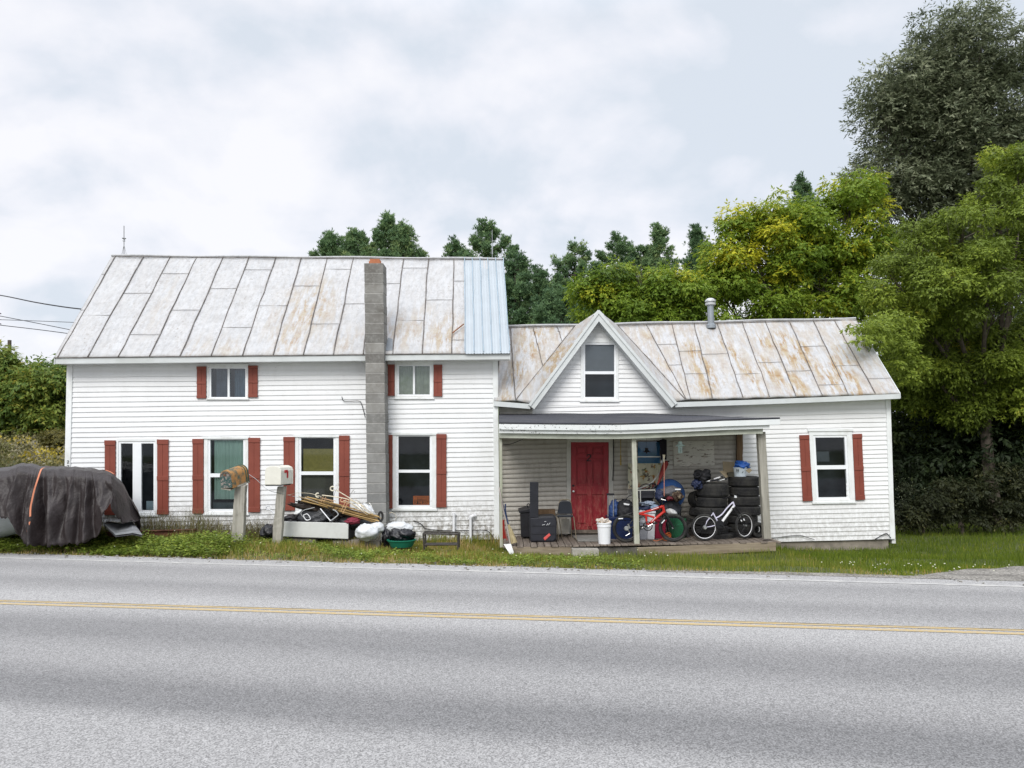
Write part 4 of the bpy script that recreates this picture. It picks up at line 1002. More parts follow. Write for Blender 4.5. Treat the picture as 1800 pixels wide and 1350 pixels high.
M_LEAFP = leaf_mat('pine_needles', [(0.0, (0.079, 0.147, 0.076)), (0.6, (0.166, 0.269, 0.116)), (1.0, (0.327, 0.407, 0.165))], 0.25)
M_LEAFL = leaf_mat('far_leaves', [(0.0, (0.064, 0.114, 0.032)), (0.5, (0.135, 0.214, 0.046)), (0.85, (0.259, 0.309, 0.058)), (1.0, (0.494, 0.404, 0.068))], 0.45)
M_BARK = paint('bark', (0.09, 0.075, 0.06), 0.95, var=0.4, scale=8, bumps=.8)
rng = np.random.default_rng(11)
def unit(v): return v/np.maximum(np.linalg.norm(v, axis=-1, keepdims=True), 1e-9)
def leaves_mesh(name, pos, dirs, nrm, ln, wd, tint, mat, parent, fold=0.25):
    """each leaf: pointed quad bent along its middle (2 quads sharing a rib)"""
    side = unit(np.cross(dirs, nrm)); n2 = np.cross(side, dirs)
    ln = ln[:, None]; wd = wd[:, None]
    a = pos; b = pos + dirs*ln*0.45 + side*wd*0.5 - n2*wd*fold; c = pos + dirs*ln - n2*ln*0.12; d = pos + dirs*ln*0.45 - side*wd*0.5 - n2*wd*fold
    N_ = len(pos); V_ = np.stack([a, b, c, d], 1).reshape(-1, 3); i = np.arange(N_)*4
    F_ = np.concatenate([np.stack([i, i+1, i+2], 1), np.stack([i, i+2, i+3], 1)])
    return np_mesh(name, V_, F_, mat, parent, {'tint': ('POINT', np.repeat(tint, 4))})
def clump_cloud(blobs, dens_r, seed):
    """sub-clump centres spread through crown ellipsoids: (c, r(3))"""
    g = np.random.default_rng(seed); out = []
    for (c, r) in blobs:
        r = np.array(r); n = max(6, int(dens_r * (r[0]*r[1]*r[2])**(2/3) * 6))
        d = unit(g.normal(size=(n, 3))); rad = g.uniform(0.35, 1.0, n)**0.6
        out.append(np.array(c) + d*r*rad[:, None]*g.uniform(.9, 1.08, (n, 1)))
    return np.concatenate(out)
def broadleaf(name, label, cat, base, blobs, n_leaf, leaf, mat, parts=None, group=None, seed=0, clump_r=0.5, dens=2.2, droop=0.5, tmean=0.35, tvar=0.22, yel=None, trunk_r=0.16, slender=0.42, sprig=6, limbs=True, sprays=()):
    g = np.random.default_rng(seed); base = Vector(base)
    t = thing(name, base, label, cat, group)
    cc = clump_cloud(blobs, dens, seed)
    cr_ = clump_r*g.uniform(.6, 1.35, len(cc)); ct = np.clip(g.normal(tmean, tvar*.7, len(cc)), 0, 1)
    if sprays:
        sc_ = np.array([P(*q[:3]) for q in sprays]); cc = np.concatenate([cc, sc_]); cr_ = np.concatenate([cr_, [q[3] for q in sprays]]); ct = np.concatenate([ct, np.full(len(sprays), .6)])
    if yel is not None:
        for (yc, yr, yk) in yel:
            d = np.linalg.norm(cc-np.array(yc), axis=1); ct = np.clip(ct + yk*np.exp(-(d/yr)**2), 0, 1)
    w_ = cr_**2; w_ /= w_.sum(); ns = n_leaf//sprig
    k = g.choice(len(cc), ns, p=w_)
    d0 = unit(g.normal(size=(ns, 3))*np.array([1, 1, .8]) + np.array([0, 0, .15])); rad = g.uniform(.35, 1., ns)**.5
    sp = cc[k] + d0*(cr_[k]*rad)[:, None]*np.array([1.1, 1.1, .75])
    sd_ = unit(d0*np.array([1, 1, .4]) + g.normal(size=(ns, 3))*.45 + np.array([0, 0, -droop]))
    up = unit(np.array([0, 0, 1.]) + d0*.5 + g.normal(size=(ns, 3))*.35)
    side = unit(np.cross(sd_, up))
    P_, D_, N2, T_, L_ = [], [], [], [], []
    for j in range(sprig):
        f = j/max(1, sprig-1); s_ = (-1)**j if j < sprig-1 else 0
        P_.append(sp + sd_*leaf*1.6*f*g.uniform(.7, 1.2, (ns, 1)))
        D_.append(unit(sd_*(.55+.4*f) + side*s_*.75 + np.array([0, 0, -droop*.45]) + g.normal(size=(ns, 3))*.28)); N2.append(unit(up+g.normal(size=(ns, 3))*.3))
        T_.append(np.clip(ct[k] + g.normal(0, tvar*.45, ns), 0, 1)); L_.append(leaf*g.uniform(.65, 1.25, ns))
    P_ = np.concatenate(P_); D_ = np.concatenate(D_); N2 = np.concatenate(N2); T_ = np.concatenate(T_); L_ = np.concatenate(L_)
    leaves_mesh('crown', P_, D_, N2, L_, L_*slender, T_, mat, t)
    # trunk and limbs
    mb = MB(); rs = random.Random(seed); top = max(b[0][2]+b[1][2]*.3 for b in blobs); cxy = np.mean([b[0] for b in blobs], axis=0)
    hz = base.z + (top-base.z)*.30; fork = Vector((base.x*.75+cxy[0]*.25, base.y*.75+cxy[1]*.25, hz))
    mb.tube(smooth_path([base-Vector((0, 0, .3)), base+Vector((0, 0, .25)), (base+fork)/2+Vector((rs.uniform(-.1, .1), 0, 0)), fork], 4), [trunk_r*(1.35-.5*i/12) for i in range(13)], 8)
    mb.build('trunk', M_BARK, t, smooth=True)
    if limbs:
        for (c, r) in blobs:
            if r[0] < .34: continue
            lb = MB(); c = Vector(c); r0 = trunk_r*.55
            mid = fork*.5+c*.5+Vector((rs.uniform(-.3, .3), rs.uniform(-.2, .2), rs.uniform(-.2, .4))); path = smooth_path([fork, mid, c+Vector((0, 0, r[2]*.2))], 5)
            lb.tube(path, [r0*(1-.75*i/(len(path)-1)) for i in range(len(path))], 6)
            for _ in range(9):
                d = Vector((rs.gauss(0, 1), rs.gauss(0, 1), rs.gauss(.3, .7))).normalized(); e = c+Vector((d.x*r[0], d.y*r[1], d.z*r[2]))*rs.uniform(.65, .95)
                s_ = path[rs.randrange(len(path)//2, len(path))]; m_ = s_*.5+e*.5+Vector((rs.uniform(-.15, .15), 0, rs.uniform(-.1, .25)))
                p2 = smooth_path([s_, m_, e], 4); lb.tube(p2, [r0*.28*(1-.85*i/(len(p2)-1)) for i in range(len(p2))], 4)
            lb.build('limb', M_BARK, t, smooth=True)
    return t
def pxb(px, py, rpx, Y, dy=0.8, ry=None):
    """crown ellipsoid from photo pixels at depth Y"""
    c = P(px, py, Y); r = rpx*Y/FPX; rz = (ry if ry is not None else rpx)*Y/FPX; return (tuple(c), (r, min(r, 2.6)*dy, rz))
def gbase(px, Y): x = XatY(px, Y); return (x, Y, gzf(x, Y))

# tall grey-green willow, upper right
YW = 31
broadleaf('willow_tree', 'tall grey-green willow rising over the other trees at the upper right', 'tree', gbase(1700, YW),
  [pxb(1690, 95, 88, YW, ry=78), pxb(1602, 165, 74, YW), pxb(1735, 190, 92, YW), pxb(1660, 210, 90, YW), pxb(1566, 205, 40, YW), pxb(1548, 262, 32, YW, ry=34), pxb(1530, 318, 26, YW, ry=26), pxb(1720, 295, 95, YW), pxb(1650, 330, 60, YW, ry=50), pxb(1790, 250, 60, YW),
   pxb(1560, 345, 60, YW, ry=40), pxb(1780, 380, 80, YW), pxb(1640, 420, 90, YW, ry=60)],
  170000, 0.20, M_LEAFW, seed=3, clump_r=.85, dens=2.6, droop=.15, slender=.30, sprig=7, tmean=.5, tvar=.3, trunk_r=.3)
# yellow-green maples behind the wing
YM = 27.0
ylw = lambda px, py, r, k: (tuple(P(px, py, YM-.8)), r, k)
broadleaf('maple_tree', 'yellow-tinged maple behind the low wing, right of its vent pipe', 'tree', gbase(1400, YM),
  [pxb(1300, 450, 62, YM), pxb(1390, 420, 80, YM), pxb(1480, 400, 85, YM), pxb(1330, 520, 85, YM, ry=65), pxb(1430, 520, 95, YM), pxb(1520, 480, 80, YM), pxb(1305, 395, 26, YM, ry=20), pxb(1500, 340, 45, YM, ry=30), pxb(1250, 500, 50, YM)],
  84000, 0.155, M_LEAFY, seed=5, clump_r=.46, dens=2.6, tmean=.55, yel=[ylw(1330, 410, 1.0, .20), ylw(1470, 440, .9, .18), ylw(1280, 440, .8, .18), ylw(1450, 360, .8, .2), ylw(1480, 350, .4, .25), ylw(1240, 470, .5, .25)], group='maples behind the house')
broadleaf('maple_tree', 'lower yellow-green maple behind the dormer gable and ridge', 'tree', gbase(1150, YM-1),
  [pxb(1075, 525, 55, YM-1), pxb(1130, 495, 55, YM-1), pxb(1190, 520, 60, YM-1), pxb(1230, 555, 60, YM-1), pxb(1110, 560, 65, YM-1, ry=45), pxb(1180, 580, 60, YM-1, ry=40), pxb(1045, 515, 24, YM-1, ry=16)],
  46000, 0.15, M_LEAFY, seed=6, clump_r=.42, dens=2.6, tmean=.45, yel=[ylw(1230, 500, .6, .3), ylw(1160, 520, .4, .25)], group='maples behind the house')
# big box elder at the right with its shaded skirt
YB = 20.5
broadleaf('box_elder_tree', 'large green box elder at the right edge, a bough reaching over the wing roof', 'tree', gbase(1740, YB+1),
  [pxb(1790, 290, 62, YB, ry=45), pxb(1755, 350, 60, YB-.3, ry=45), pxb(1690, 410, 75, YB-.6, ry=52), pxb(1610, 440, 70, YB-.4, ry=50), pxb(1790, 430, 80, YB-.8), pxb(1570, 500, 62, YB-.6), pxb(1660, 500, 80, YB-1.2, ry=50), pxb(1740, 510, 80, YB-1.5),
   pxb(1590, 570, 52, YB+.3), pxb(1640, 600, 60, YB+.8), pxb(1720, 620, 70, YB+.9), pxb(1790, 600, 60, YB+.6), pxb(1665, 670, 50, YB+1.0, ry=34), pxb(1740, 690, 55, YB+1.0, ry=32), pxb(1690, 725, 30, YB+1.2, ry=24), pxb(1640, 745, 40, YB+2.4, ry=30), pxb(1755, 765, 50, YB+2.6, ry=40), pxb(1700, 790, 40, YB+2.8, ry=30), pxb(1810, 720, 50, YB+2), pxb(1600, 640, 40, YB+1.0), pxb(1600, 700, 30, YB+1.6), pxb(1690, 650, 40, YB+.1, ry=26), pxb(1755, 640, 44, YB, ry=30), pxb(1640, 655, 34, YB+.2, ry=24), pxb(1790, 690, 36, YB+.4), pxb(1715, 700, 40, YB+.5, ry=24), pxb(1650, 560, 40, YB-.2, ry=26)],
  190000, 0.098, M_LEAFG, seed=8, clump_r=.38, dens=2.4, tmean=.5, yel=[(tuple(P(1690, 505, YB-1)), .55, .4), (tuple(P(1600, 430, YB-1)), .5, .15)], sprays=[(1500, 573, 17.2, .11), (1512, 577, 17.3, .16), (1528, 572, 17.5, .22), (1545, 575, 17.8, .28), (1508, 598, 17.1, .12), (1522, 592, 17.3, .17), (1540, 598, 17.6, .24), (1560, 590, 18.2, .34), (1560, 560, 18.6, .34), (1580, 610, 18.4, .36), (1590, 575, 19.0, .4), (1600, 640, 18.8, .36), (1590, 660, 18.6, .26), (1575, 640, 18.3, .2)], group=None)
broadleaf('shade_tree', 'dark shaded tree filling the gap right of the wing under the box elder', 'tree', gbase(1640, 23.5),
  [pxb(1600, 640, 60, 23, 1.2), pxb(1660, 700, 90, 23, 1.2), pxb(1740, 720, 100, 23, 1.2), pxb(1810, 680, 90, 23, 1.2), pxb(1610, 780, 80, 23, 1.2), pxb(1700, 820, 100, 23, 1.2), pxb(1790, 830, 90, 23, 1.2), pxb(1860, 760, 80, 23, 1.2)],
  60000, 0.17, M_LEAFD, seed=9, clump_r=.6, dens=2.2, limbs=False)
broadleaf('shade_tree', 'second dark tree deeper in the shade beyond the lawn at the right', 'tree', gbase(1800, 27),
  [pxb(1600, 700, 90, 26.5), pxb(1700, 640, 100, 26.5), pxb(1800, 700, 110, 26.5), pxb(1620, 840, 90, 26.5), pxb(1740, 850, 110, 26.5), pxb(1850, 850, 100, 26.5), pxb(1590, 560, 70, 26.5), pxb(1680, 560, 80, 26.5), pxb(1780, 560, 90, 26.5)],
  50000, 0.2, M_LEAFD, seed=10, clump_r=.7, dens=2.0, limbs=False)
broadleaf('box_elder_tree', 'unseen box elder added past the right picture edge to shade the lawn', 'tree', gbase(1980, 21), [pxb(1900, 420, 80, 20.5), pxb(1980, 500, 100, 21), pxb(1880, 600, 80, 20.5), pxb(2000, 650, 110, 21), pxb(1900, 760, 80, 21), pxb(2020, 800, 90, 21), pxb(1870, 330, 50, 21), pxb(2060, 560, 90, 22)], 50000, .13, M_LEAFG, seed=61, clump_r=.5, dens=2.2, tmean=.42)  # out-of-view tree added to block light from the right lawn
broadleaf('shade_tree', 'unseen dark tree added past the right picture edge to deepen the shade', 'tree', gbase(2000, 27), [pxb(1950, 600, 120, 26.5), pxb(2060, 700, 130, 26.5), pxb(1940, 800, 110, 26.5), pxb(2060, 860, 110, 26.5)], 26000, .22, M_LEAFD, seed=62, clump_r=.8, dens=1.8, limbs=False)  # second out-of-view tree, added to darken the woods at the right
for i, (px, py, r, Yb, lab) in enumerate(((1612, 880, 36, 19.2, 'low dark shrub on the lawn edge nearest the house corner'), (1680, 872, 46, 19.4, 'dark shrub in the shade, middle of the three at the lawn edge'), (1765, 868, 60, 19.4, 'widest dark shrub in the shade at the right picture edge'))):
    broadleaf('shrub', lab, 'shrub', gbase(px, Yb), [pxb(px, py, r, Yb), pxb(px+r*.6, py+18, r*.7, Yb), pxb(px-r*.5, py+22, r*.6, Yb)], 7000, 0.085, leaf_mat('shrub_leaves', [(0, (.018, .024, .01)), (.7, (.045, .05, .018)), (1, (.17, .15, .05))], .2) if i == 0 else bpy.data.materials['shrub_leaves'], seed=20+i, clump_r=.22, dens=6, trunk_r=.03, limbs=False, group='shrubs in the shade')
# tree line far left
broadleaf('field_tree', 'leafy green tree at the far left picture edge beyond the weedy field', 'tree', gbase(20, 40),
  [pxb(-30, 668, 50, 40), pxb(35, 682, 46, 40), pxb(75, 672, 30, 40), pxb(10, 725, 55, 40), pxb(-60, 710, 70, 40), pxb(55, 730, 40, 40), pxb(-4, 640, 14, 40, ry=26), pxb(-24, 640, 26, 40)], 46000, 0.26, M_LEAFL, seed=31, clump_r=.8, dens=1.6, tmean=.6, sprig=5)
broadleaf('field_tree', 'darker rounded tree just behind the left gable end', 'tree', gbase(120, 42),
  [pxb(107, 655, 24, 42, ry=34), pxb(130, 680, 40, 42), pxb(98, 700, 32, 42), pxb(120, 735, 36, 42), pxb(170, 680, 50, 42)], 26000, 0.26, M_LEAFL, seed=32, clump_r=.8, dens=1.6, tmean=.28, sprig=5, yel=[(tuple(P(100, 655, 41)), 1.0, .35)])
broadleaf('scrub_bush', 'yellow-brown bush at the field edge against the left wall', 'bush', gbase(100, 33), [pxb(95, 775, 30, 33, ry=16), pxb(125, 775, 26, 33, ry=18)], 6000, .12, leaf_mat('ochre_leaves', [(0, (.07, .07, .02)), (.6, (.16, .14, .03)), (1, (.28, .22, .05))]), seed=33, clump_r=.3, dens=3, limbs=False, trunk_r=.04)

# pines: whorled boughs carrying tufts
def pine(label, px, ytop, ybase, wpx, Y, seed, n_tuft=2600, lean=0.0, irregular=.35, tmean=.5, group='pines behind the house', bare=False):
    g = np.random.default_rng(seed); rs = random.Random(seed); top = P(px, ytop, Y); bx = top.x - lean; b = Vector((bx, Y, gzf(bx, Y)))
    t = thing('pine_tree', b, label, 'tree', group); H_ = top.z-b.z; zlow = P(px, ybase, Y).z
    mb = MB(); mb.tube([b+(top-b)*(i/10) for i in range(11)], [.24*(1-.93*i/10) for i in range(11)], 7); mb.build('trunk', M_BARK, t, smooth=True)
    bw = MB(); C_, A_2, wts = [], [], []; rad = wpx*Y/FPX; nb = 34
    for i in range(nb):
        f = (i+.5)/nb; z = zlow+(top.z-zlow)*f; az = i*2.4+rs.uniform(-.5, .5)
        reach = rad*1.15*((1-f)**.85*1.12+.05)*rs.uniform(1-irregular*1.3, 1+irregular*.6); o = b+(top-b)*((z-b.z)/H_)
        d = Vector((math.cos(az), math.sin(az)*.8, 0)); e = o+d*reach+Vector((0, 0, reach*rs.uniform(.1, .6)))
        m_ = o+d*reach*.5+Vector((0, 0, reach*rs.uniform(-.05, .1))); pth = smooth_path([o, m_, e], 5); bw.tube(pth, [.05*(1-.8*k/(len(pth)-1)) for k in range(len(pth))], 4)
        for k in range(max(4, int(reach*11))):
            u = rs.uniform(.25, 1.0)**.7; f2 = u*(len(pth)-1); i2 = min(len(pth)-2, int(f2)); q = pth[i2].lerp(pth[i2+1], f2-i2); sd2 = Vector((-d.y, d.x, 0))
            q = q+sd2*rs.gauss(0, .28)*reach*(1.1-u)+Vector((0, 0, rs.gauss(.05, .07))); tip = u > .8
            C_.append(q); A_2.append(d)
            if tip or rs.random() < .3: C_.append(q+d*.12+Vector((0, 0, rs.uniform(.1, .3)))); A_2.append(Vector((d.x*.3, d.y*.3, 1)))
    bw.build('limb', M_BARK, t)
    C_ = np.array([tuple(c) for c in C_]); A_2 = np.array([tuple(c) for c in A_2]); nt_ = n_tuft
    k = g.integers(0, len(C_), nt_); cen = C_[k]+g.normal(size=(nt_, 3))*np.array([.13, .13, .075]); ax = unit(A_2[k]*.6+np.array([0, 0, .8])+g.normal(size=(nt_, 3))*.4)
    m = 8; tt = np.clip(g.normal(tmean, .2, len(C_))[k], 0, 1)
    D_ = unit(ax[:, None, :]*.9+g.normal(size=(nt_, m, 3))*.55).reshape(-1, 3); Pp = np.repeat(cen, m, 0); Nn = unit(g.normal(size=(nt_*m, 3)))
    Ln = g.uniform(.12, .22, nt_*m)*Y/40
    leaves_mesh('crown', Pp, D_, Nn, Ln, Ln*.20, np.clip(np.repeat(tt, m)+g.normal(0, .1, nt_*m), 0, 1), M_LEAFP, t, fold=0)
    return t
PN = [('tall pointed pine over the two-storey roof, right of the chimney cap', 683, 388, 520, 46, 46, 1.0, .5), ('bushy pine left of the pointed one over the two-storey ridge', 628, 414, 520, 52, 47, .9, .5), ('low pine, leftmost of the row above the ridge', 582, 420, 520, 42, 47, .6, .45), ('pine with a forked top right of the chimney over the ridge', 712, 402, 520, 28, 45, .4, .55),
      ('dark full pine at the right end of the two-storey roof', 855, 395, 600, 70, 44, 1.2, .4), ('small pine peeking over the ridge beside the galvanised sheets', 800, 432, 560, 34, 46, .5, .4), ('dark pine dropping behind the right gable of the two-storey part', 905, 450, 640, 62, 42, 1.0, .3), ('slender pine just right of the two-storey gable', 948, 478, 640, 44, 41, .8, .35),
      ('broad pine with an open top left of the dormer', 1010, 432, 640, 64, 45, 1.2, .55), ('pine in the middle of the gap above the dormer', 1085, 420, 620, 66, 46, 1.2, .45), ('thin sparse pale spruce with a bare top above the maples', 1158, 402, 540, 26, 44, .35, .6),
      ('narrow dark tree left of the maple top', 1224, 412, 540, 26, 40, .45, .2), ('distant dark pine showing above the maples at the right', 1410, 318, 520, 58, 48, 1.1, .35), ('low pine behind the dormer peak', 1050, 470, 640, 60, 43, 1.0, .3), ('pine low between the gables behind the wing roof', 985, 515, 650, 60, 38, 1.0, .3), ('pine behind the maple, left of the vent pipe', 1130, 440, 600, 56, 46, 1.0, .45)]
for i, (lab, px, yt, yb, wp, Y, dn, tm) in enumerate(PN):
    pine(lab, px, yt, yb, wp, Y, 50+i, n_tuft=int(8200*dn), tmean=tm, irregular=.5 if i in (8, 10) else .35)
# a dim far wood closes the horizon
g = np.random.default_rng(77); n = 26000
az = g.uniform(-2.2, 2.2, n); rr_ = g.uniform(75, 110, n); X_ = np.sin(az)*rr_; Y_ = np.cos(az)*rr_; base_h = gz(X_, np.maximum(Y_, 5)); hh = (3.6+1.2*np.sin(az*9)+.8*np.sin(az*23))*g.uniform(0, 1, n)
keep_ = Y_ > -60
Pn = np.stack([X_, Y_, base_h+hh], 1)[keep_]; m = len(Pn)
ow = leaves_mesh('distant_wood', Pn, unit(g.normal(size=(m, 3))), unit(g.normal(size=(m, 3))), g.uniform(.8, 1.6, m), g.uniform(.7, 1.2, m), np.clip(g.normal(.35, .2, m), 0, 1), M_LEAFL, None)
setp(ow, 'distant band of mixed woods closing the horizon behind the field', 'woods', kind='stuff')

# ============================================================ GRASS AND WEEDS
def blades(name, x, y, h, wd, tint, mat, lean=.35, kind='stuff', label='', cat='grass', z=None, seed=0):
    g = np.random.default_rng(seed); n = len(x); z = gz(x, y)-.02 if z is None else z
    a = g.uniform(0, 2*np.pi, n); s_ = np.stack([np.cos(a), np.sin(a), np.zeros(n)], 1)*(wd/2)[:, None]
    b = g.uniform(0, 2*np.pi, n); l_ = np.stack([np.cos(b), np.sin(b), np.zeros(n)], 1)*(h*g.uniform(.1, 1, n)*lean)[:, None]
    p = np.stack([x, y, z], 1); up_ = np.stack([np.zeros(n), np.zeros(n), h], 1)
    v0 = p-s_; v1 = p+s_; v2 = p+up_*.6+l_*.35-s_*.7; v3 = p+up_*.6+l_*.35+s_*.7; v4 = p+up_*.95+l_
    V_ = np.stack([v0, v1, v3, v2, v4], 1).reshape(-1, 3); i = np.arange(n)*5
    F_ = np.concatenate([np.stack([i, i+1, i+2], 1), np.stack([i, i+2, i+3], 1), np.stack([i+3, i+2, i+4], 1)])
    return setp(np_mesh(name, V_, F_, mat, None, {'tint': ('POINT', np.repeat(tint, 5))}), label, cat, kind=kind)
M_GRASS = leaf_mat('grass_blades', [(0.0, (0.066, 0.092, 0.019)), (0.45, (0.185, 0.233, 0.034)), (0.7, (0.304, 0.300, 0.054)), (0.85, (0.522, 0.333, 0.138)), (1.0, (0.540, 0.449, 0.245))], 0.4)
M_LAWN = leaf_mat('lawn_blades', [(0.0, (0.059, 0.097, 0.013)), (0.6, (0.158, 0.218, 0.022)), (0.85, (0.274, 0.291, 0.038)), (1.0, (0.480, 0.339, 0.114))], 0.4)
M_WEED = leaf_mat('broad_weed_leaves', [(0.0, (0.085, 0.132, 0.021)), (0.6, (0.204, 0.277, 0.040)), (1.0, (0.357, 0.410, 0.069))], .35)
M_DRY = leaf_mat('dry_stalks', [(0.0, (0.072, 0.060, 0.030)), (0.5, (0.144, 0.120, 0.060)), (0.8, (0.132, 0.144, 0.036)), (1.0, (0.324, 0.264, 0.156))], .2)
def scatter(n, s0, s1, d0, d1, seed, patch=None):
    g = np.random.default_rng(seed); s_ = g.uniform(s0, s1, n); d = g.uniform(d0, d1, n)
    x = E0.x+ED.x*s_+EN.x*d; y = E0.y+ED.y*s_+EN.y*d
    if patch is not None:
        k = patch(x, y, s_, d, g); x, y, s_, d = x[k], y[k], s_[k], d[k]
    return x, y, s_, d, g
house_front = lambda x: np.where(x < -0.2, WL.hit(120, 900).y + (x-WL.hit(120, 900).x)*(WL.d.y/WL.d.x) - .02, np.where(x < 5.2, 15.02, 16.80))
vn = lambda x, y, f, p=0: np.sin(x*f+p)*np.sin(y*f*1.3+2*p)+.5*np.sin(x*f*2.7+y*f*1.9+p)
wig_edge = lambda s_: .05*np.sin(s_*3.3)+.04*np.sin(s_*9.1+1)+.03*np.sin(s_*21)
# left verge, taller and weedy
ps = lambda x, y, s_, d, g: (y < house_front(x)) & (d > wig_edge(s_)) & (x < -.1)
x, y, s_, d, g = scatter(95000, -3, 12, 0.0, 4.6, 101, ps)
h = g.uniform(.04, .125, len(x))*(1+.5*vn(x, y, 1.7))*np.clip(.35+d*1.4, .35, 1.1); dist_w = house_front(x)-y; h *= 1+.7*np.exp(-(dist_w/.35)**2)
tn = np.clip(g.normal(.5, .16, len(x))+.14*vn(x, y, 2.3, 1)+.55*(d < .38)*g.uniform(0, 1, len(x))+.18*(x > -6)*(d < 1.2)*g.uniform(0, 1, len(x))+.25*(d > 1.5)*g.uniform(0, 1, len(x)), 0, 1)
blades('verge_grass', x, y, np.maximum(h, .03), g.uniform(.006, .012, len(x)), tn, M_GRASS, label='uneven weedy grass between the road and the two-storey front', seed=1)
x, y, s_, d, g = scatter(26000, -3, 9.2, 1.6, 4.6, 111, lambda x, y, s_, d, g: (y < house_front(x)) & (house_front(x)-y < 1.5) & (x < -2.6))
blades('dry_weeds', x, y, g.uniform(.15, .55, len(x))*(1+.3*vn(x, y, 2.1)), g.uniform(.004, .010, len(x)), g.uniform(0, 1, len(x)), M_DRY, lean=.6, label='dry brown stalks standing along the foot of the left wall', cat='weeds', seed=2)
x, y, s_, d, g = scatter(60000, 8.2, 24, 0.0, 5.2, 102, lambda x, y, s_, d, g: (y < house_front(x)) & (d > wig_edge(s_)) & (x >= -.1) & (x < 5.4) & (y < 15.0) )
tn = np.clip(g.normal(.45, .15, len(x))+.42*(d < .35)*g.uniform(0, 1, len(x))+.12*vn(x, y, 2.0), 0, 1)
blades('verge_grass', x, y, g.uniform(.04, .13, len(x))*np.clip(.4+d*.9, .4, 1.15)*(1+.3*vn(x, y, 2.2)), g.uniform(.005, .010, len(x)), tn, M_GRASS, label='short grass strip between the asphalt and the porch', seed=3)
gt = np.vectorize(gravel_top)
x, y, s_, d, g = scatter(200000, 13, 34, 0.0, 12, 103, lambda x, y, s_, d, g: (d > wig_edge(s_)) & (x >= 5.3) & ((y < 16.8) | (x > xr_+.02)) & (d > np.where(s_ > 13, gt(s_), 0)-.05) & (g.uniform(0, 1, len(x)) < np.clip(1.3-d*.07, .45, 1)))
tn = np.clip(g.normal(.45, .16, len(x))+.42*(d < gt(s_)+.45)*g.uniform(0, 1, len(x))+.10*vn(x, y, 1.7), 0, 1)
blades('lawn', x, y, g.uniform(.035, .11, len(x))*(1+.3*vn(x, y, 2.0))*np.clip(.5+d*.5, .5, 1.2), g.uniform(.006, .012, len(x)), tn, M_LAWN, label='short green lawn right of the porch running back under the trees', seed=4)
# broad-leaved weeds in tufts along the asphalt, left
def weeds(name, n, s0, s1, d0, d1, hmax, seed, label, leaf=.055, mat=None, patch=None):
    x, y, s_, d, g = scatter(n, s0, s1, d0, d1, seed, patch); m = 14; N_ = len(x)*m
    hh = hmax*g.uniform(.35, 1, len(x))*(1+.35*vn(x, y, 1.6, .5)); z = gz(x, y)
    f = g.uniform(.1, 1, (len(x), m)); a = g.uniform(0, 6.283, (len(x), m)); r_ = .05*g.uniform(.2, 1, (len(x), m))
    p = np.stack([x[:, None]+np.cos(a)*r_, y[:, None]+np.sin(a)*r_, z[:, None]+hh[:, None]*f], -1).reshape(-1, 3)
    d_ = unit(np.stack([np.cos(a), np.sin(a), g.uniform(-.3, .6, a.shape)], -1).reshape(-1, 3)); nn = unit(np.array([0, 0, 1.])+g.normal(size=(N_, 3))*.35)
    ln = leaf*g.uniform(.6, 1.3, N_); tt = np.clip(np.repeat(g.normal(.5, .2, len(x)), m)+g.normal(0, .12, N_), 0, 1)
    setp(leaves_mesh(name, p, d_, nn, ln, ln*.62, tt, mat or M_WEED, None), label, 'weeds', kind='stuff')
weeds('roadside_weeds', 1500, -2, 4.4, .12, 1.3, .20, 121, 'bright broad-leaved weeds at the asphalt edge below the tarpaulin', patch=lambda x, y, s_, d, g: g.uniform(0, 1, len(x)) < .45+.5*(vn(x, y, 1.3) > -.2))
weeds('roadside_weeds', 1150, 4.4, 11.4, .12, 1.5, .13, 122, 'low leafy weeds mixed in the verge below the mailboxes', leaf=.04, patch=lambda x, y, s_, d, g: g.uniform(0, 1, len(x)) < .3+.5*(vn(x, y, 1.9) > .1))
weeds('wall_weeds', 420, 9.2, 11.5, 1.9, 4.2, .20, 123, 'leafy weeds at the wall foot right of the chimney', leaf=.05, patch=lambda x, y, s_, d, g: (y < house_front(x)-.02) & (x > -2.3) & (x < -.15))
x, y, s_, d, g = scatter(16000, 9.0, 12.0, 1.4, 4.3, 124, lambda x, y, s_, d, g: (y < house_front(x)) & (x > -2.4) & (x < -.1))
blades('tall_grass', x, y, g.uniform(.08, .22, len(x)), g.uniform(.006, .011, len(x)), np.clip(g.normal(.42, .12, len(x)), 0, 1), M_GRASS, lean=.8, label='long green grass around the metal rack right of the chimney', seed=5)
x, y, s_, d, g = scatter(9000, 14, 20, 2, 5.0, 125, lambda x, y, s_, d, g: (y < 16.8) & (y > 16.45) & (x > 5.3) & (x < xr_))
blades('tall_grass', x, y, g.uniform(.04, .13, len(x)), g.uniform(.005, .009, len(x)), np.clip(g.normal(.45, .2, len(x)), 0, 1), M_GRASS, lean=.6, label='longer grass against the wing foundation', seed=6)
# small pale flowers
g = np.random.default_rng(130); mb = MB(); rs = random.Random(5)
for i in range(90):
    if i < 40: s_ = rs.uniform(0, 12); d = rs.uniform(.2, 1.6); hz_ = rs.uniform(.10, .2)
    else: s_ = rs.uniform(14, 18); d = rs.uniform(.5, 1.6); hz_ = rs.uniform(.06, .1)
    p = E0+ED*s_+EN*d; mb.blob((p.x, p.y, gzf(p.x, p.y)+hz_), (.010, .010, .007), seed=i, nu=6, nv=4)
setp(mb.build('clover_flowers', plain('pale_petals', (.65, .65, .5), .8, bumps=0)), 'tiny pale flowers dotted through the roadside grass', 'flowers', kind='stuff')
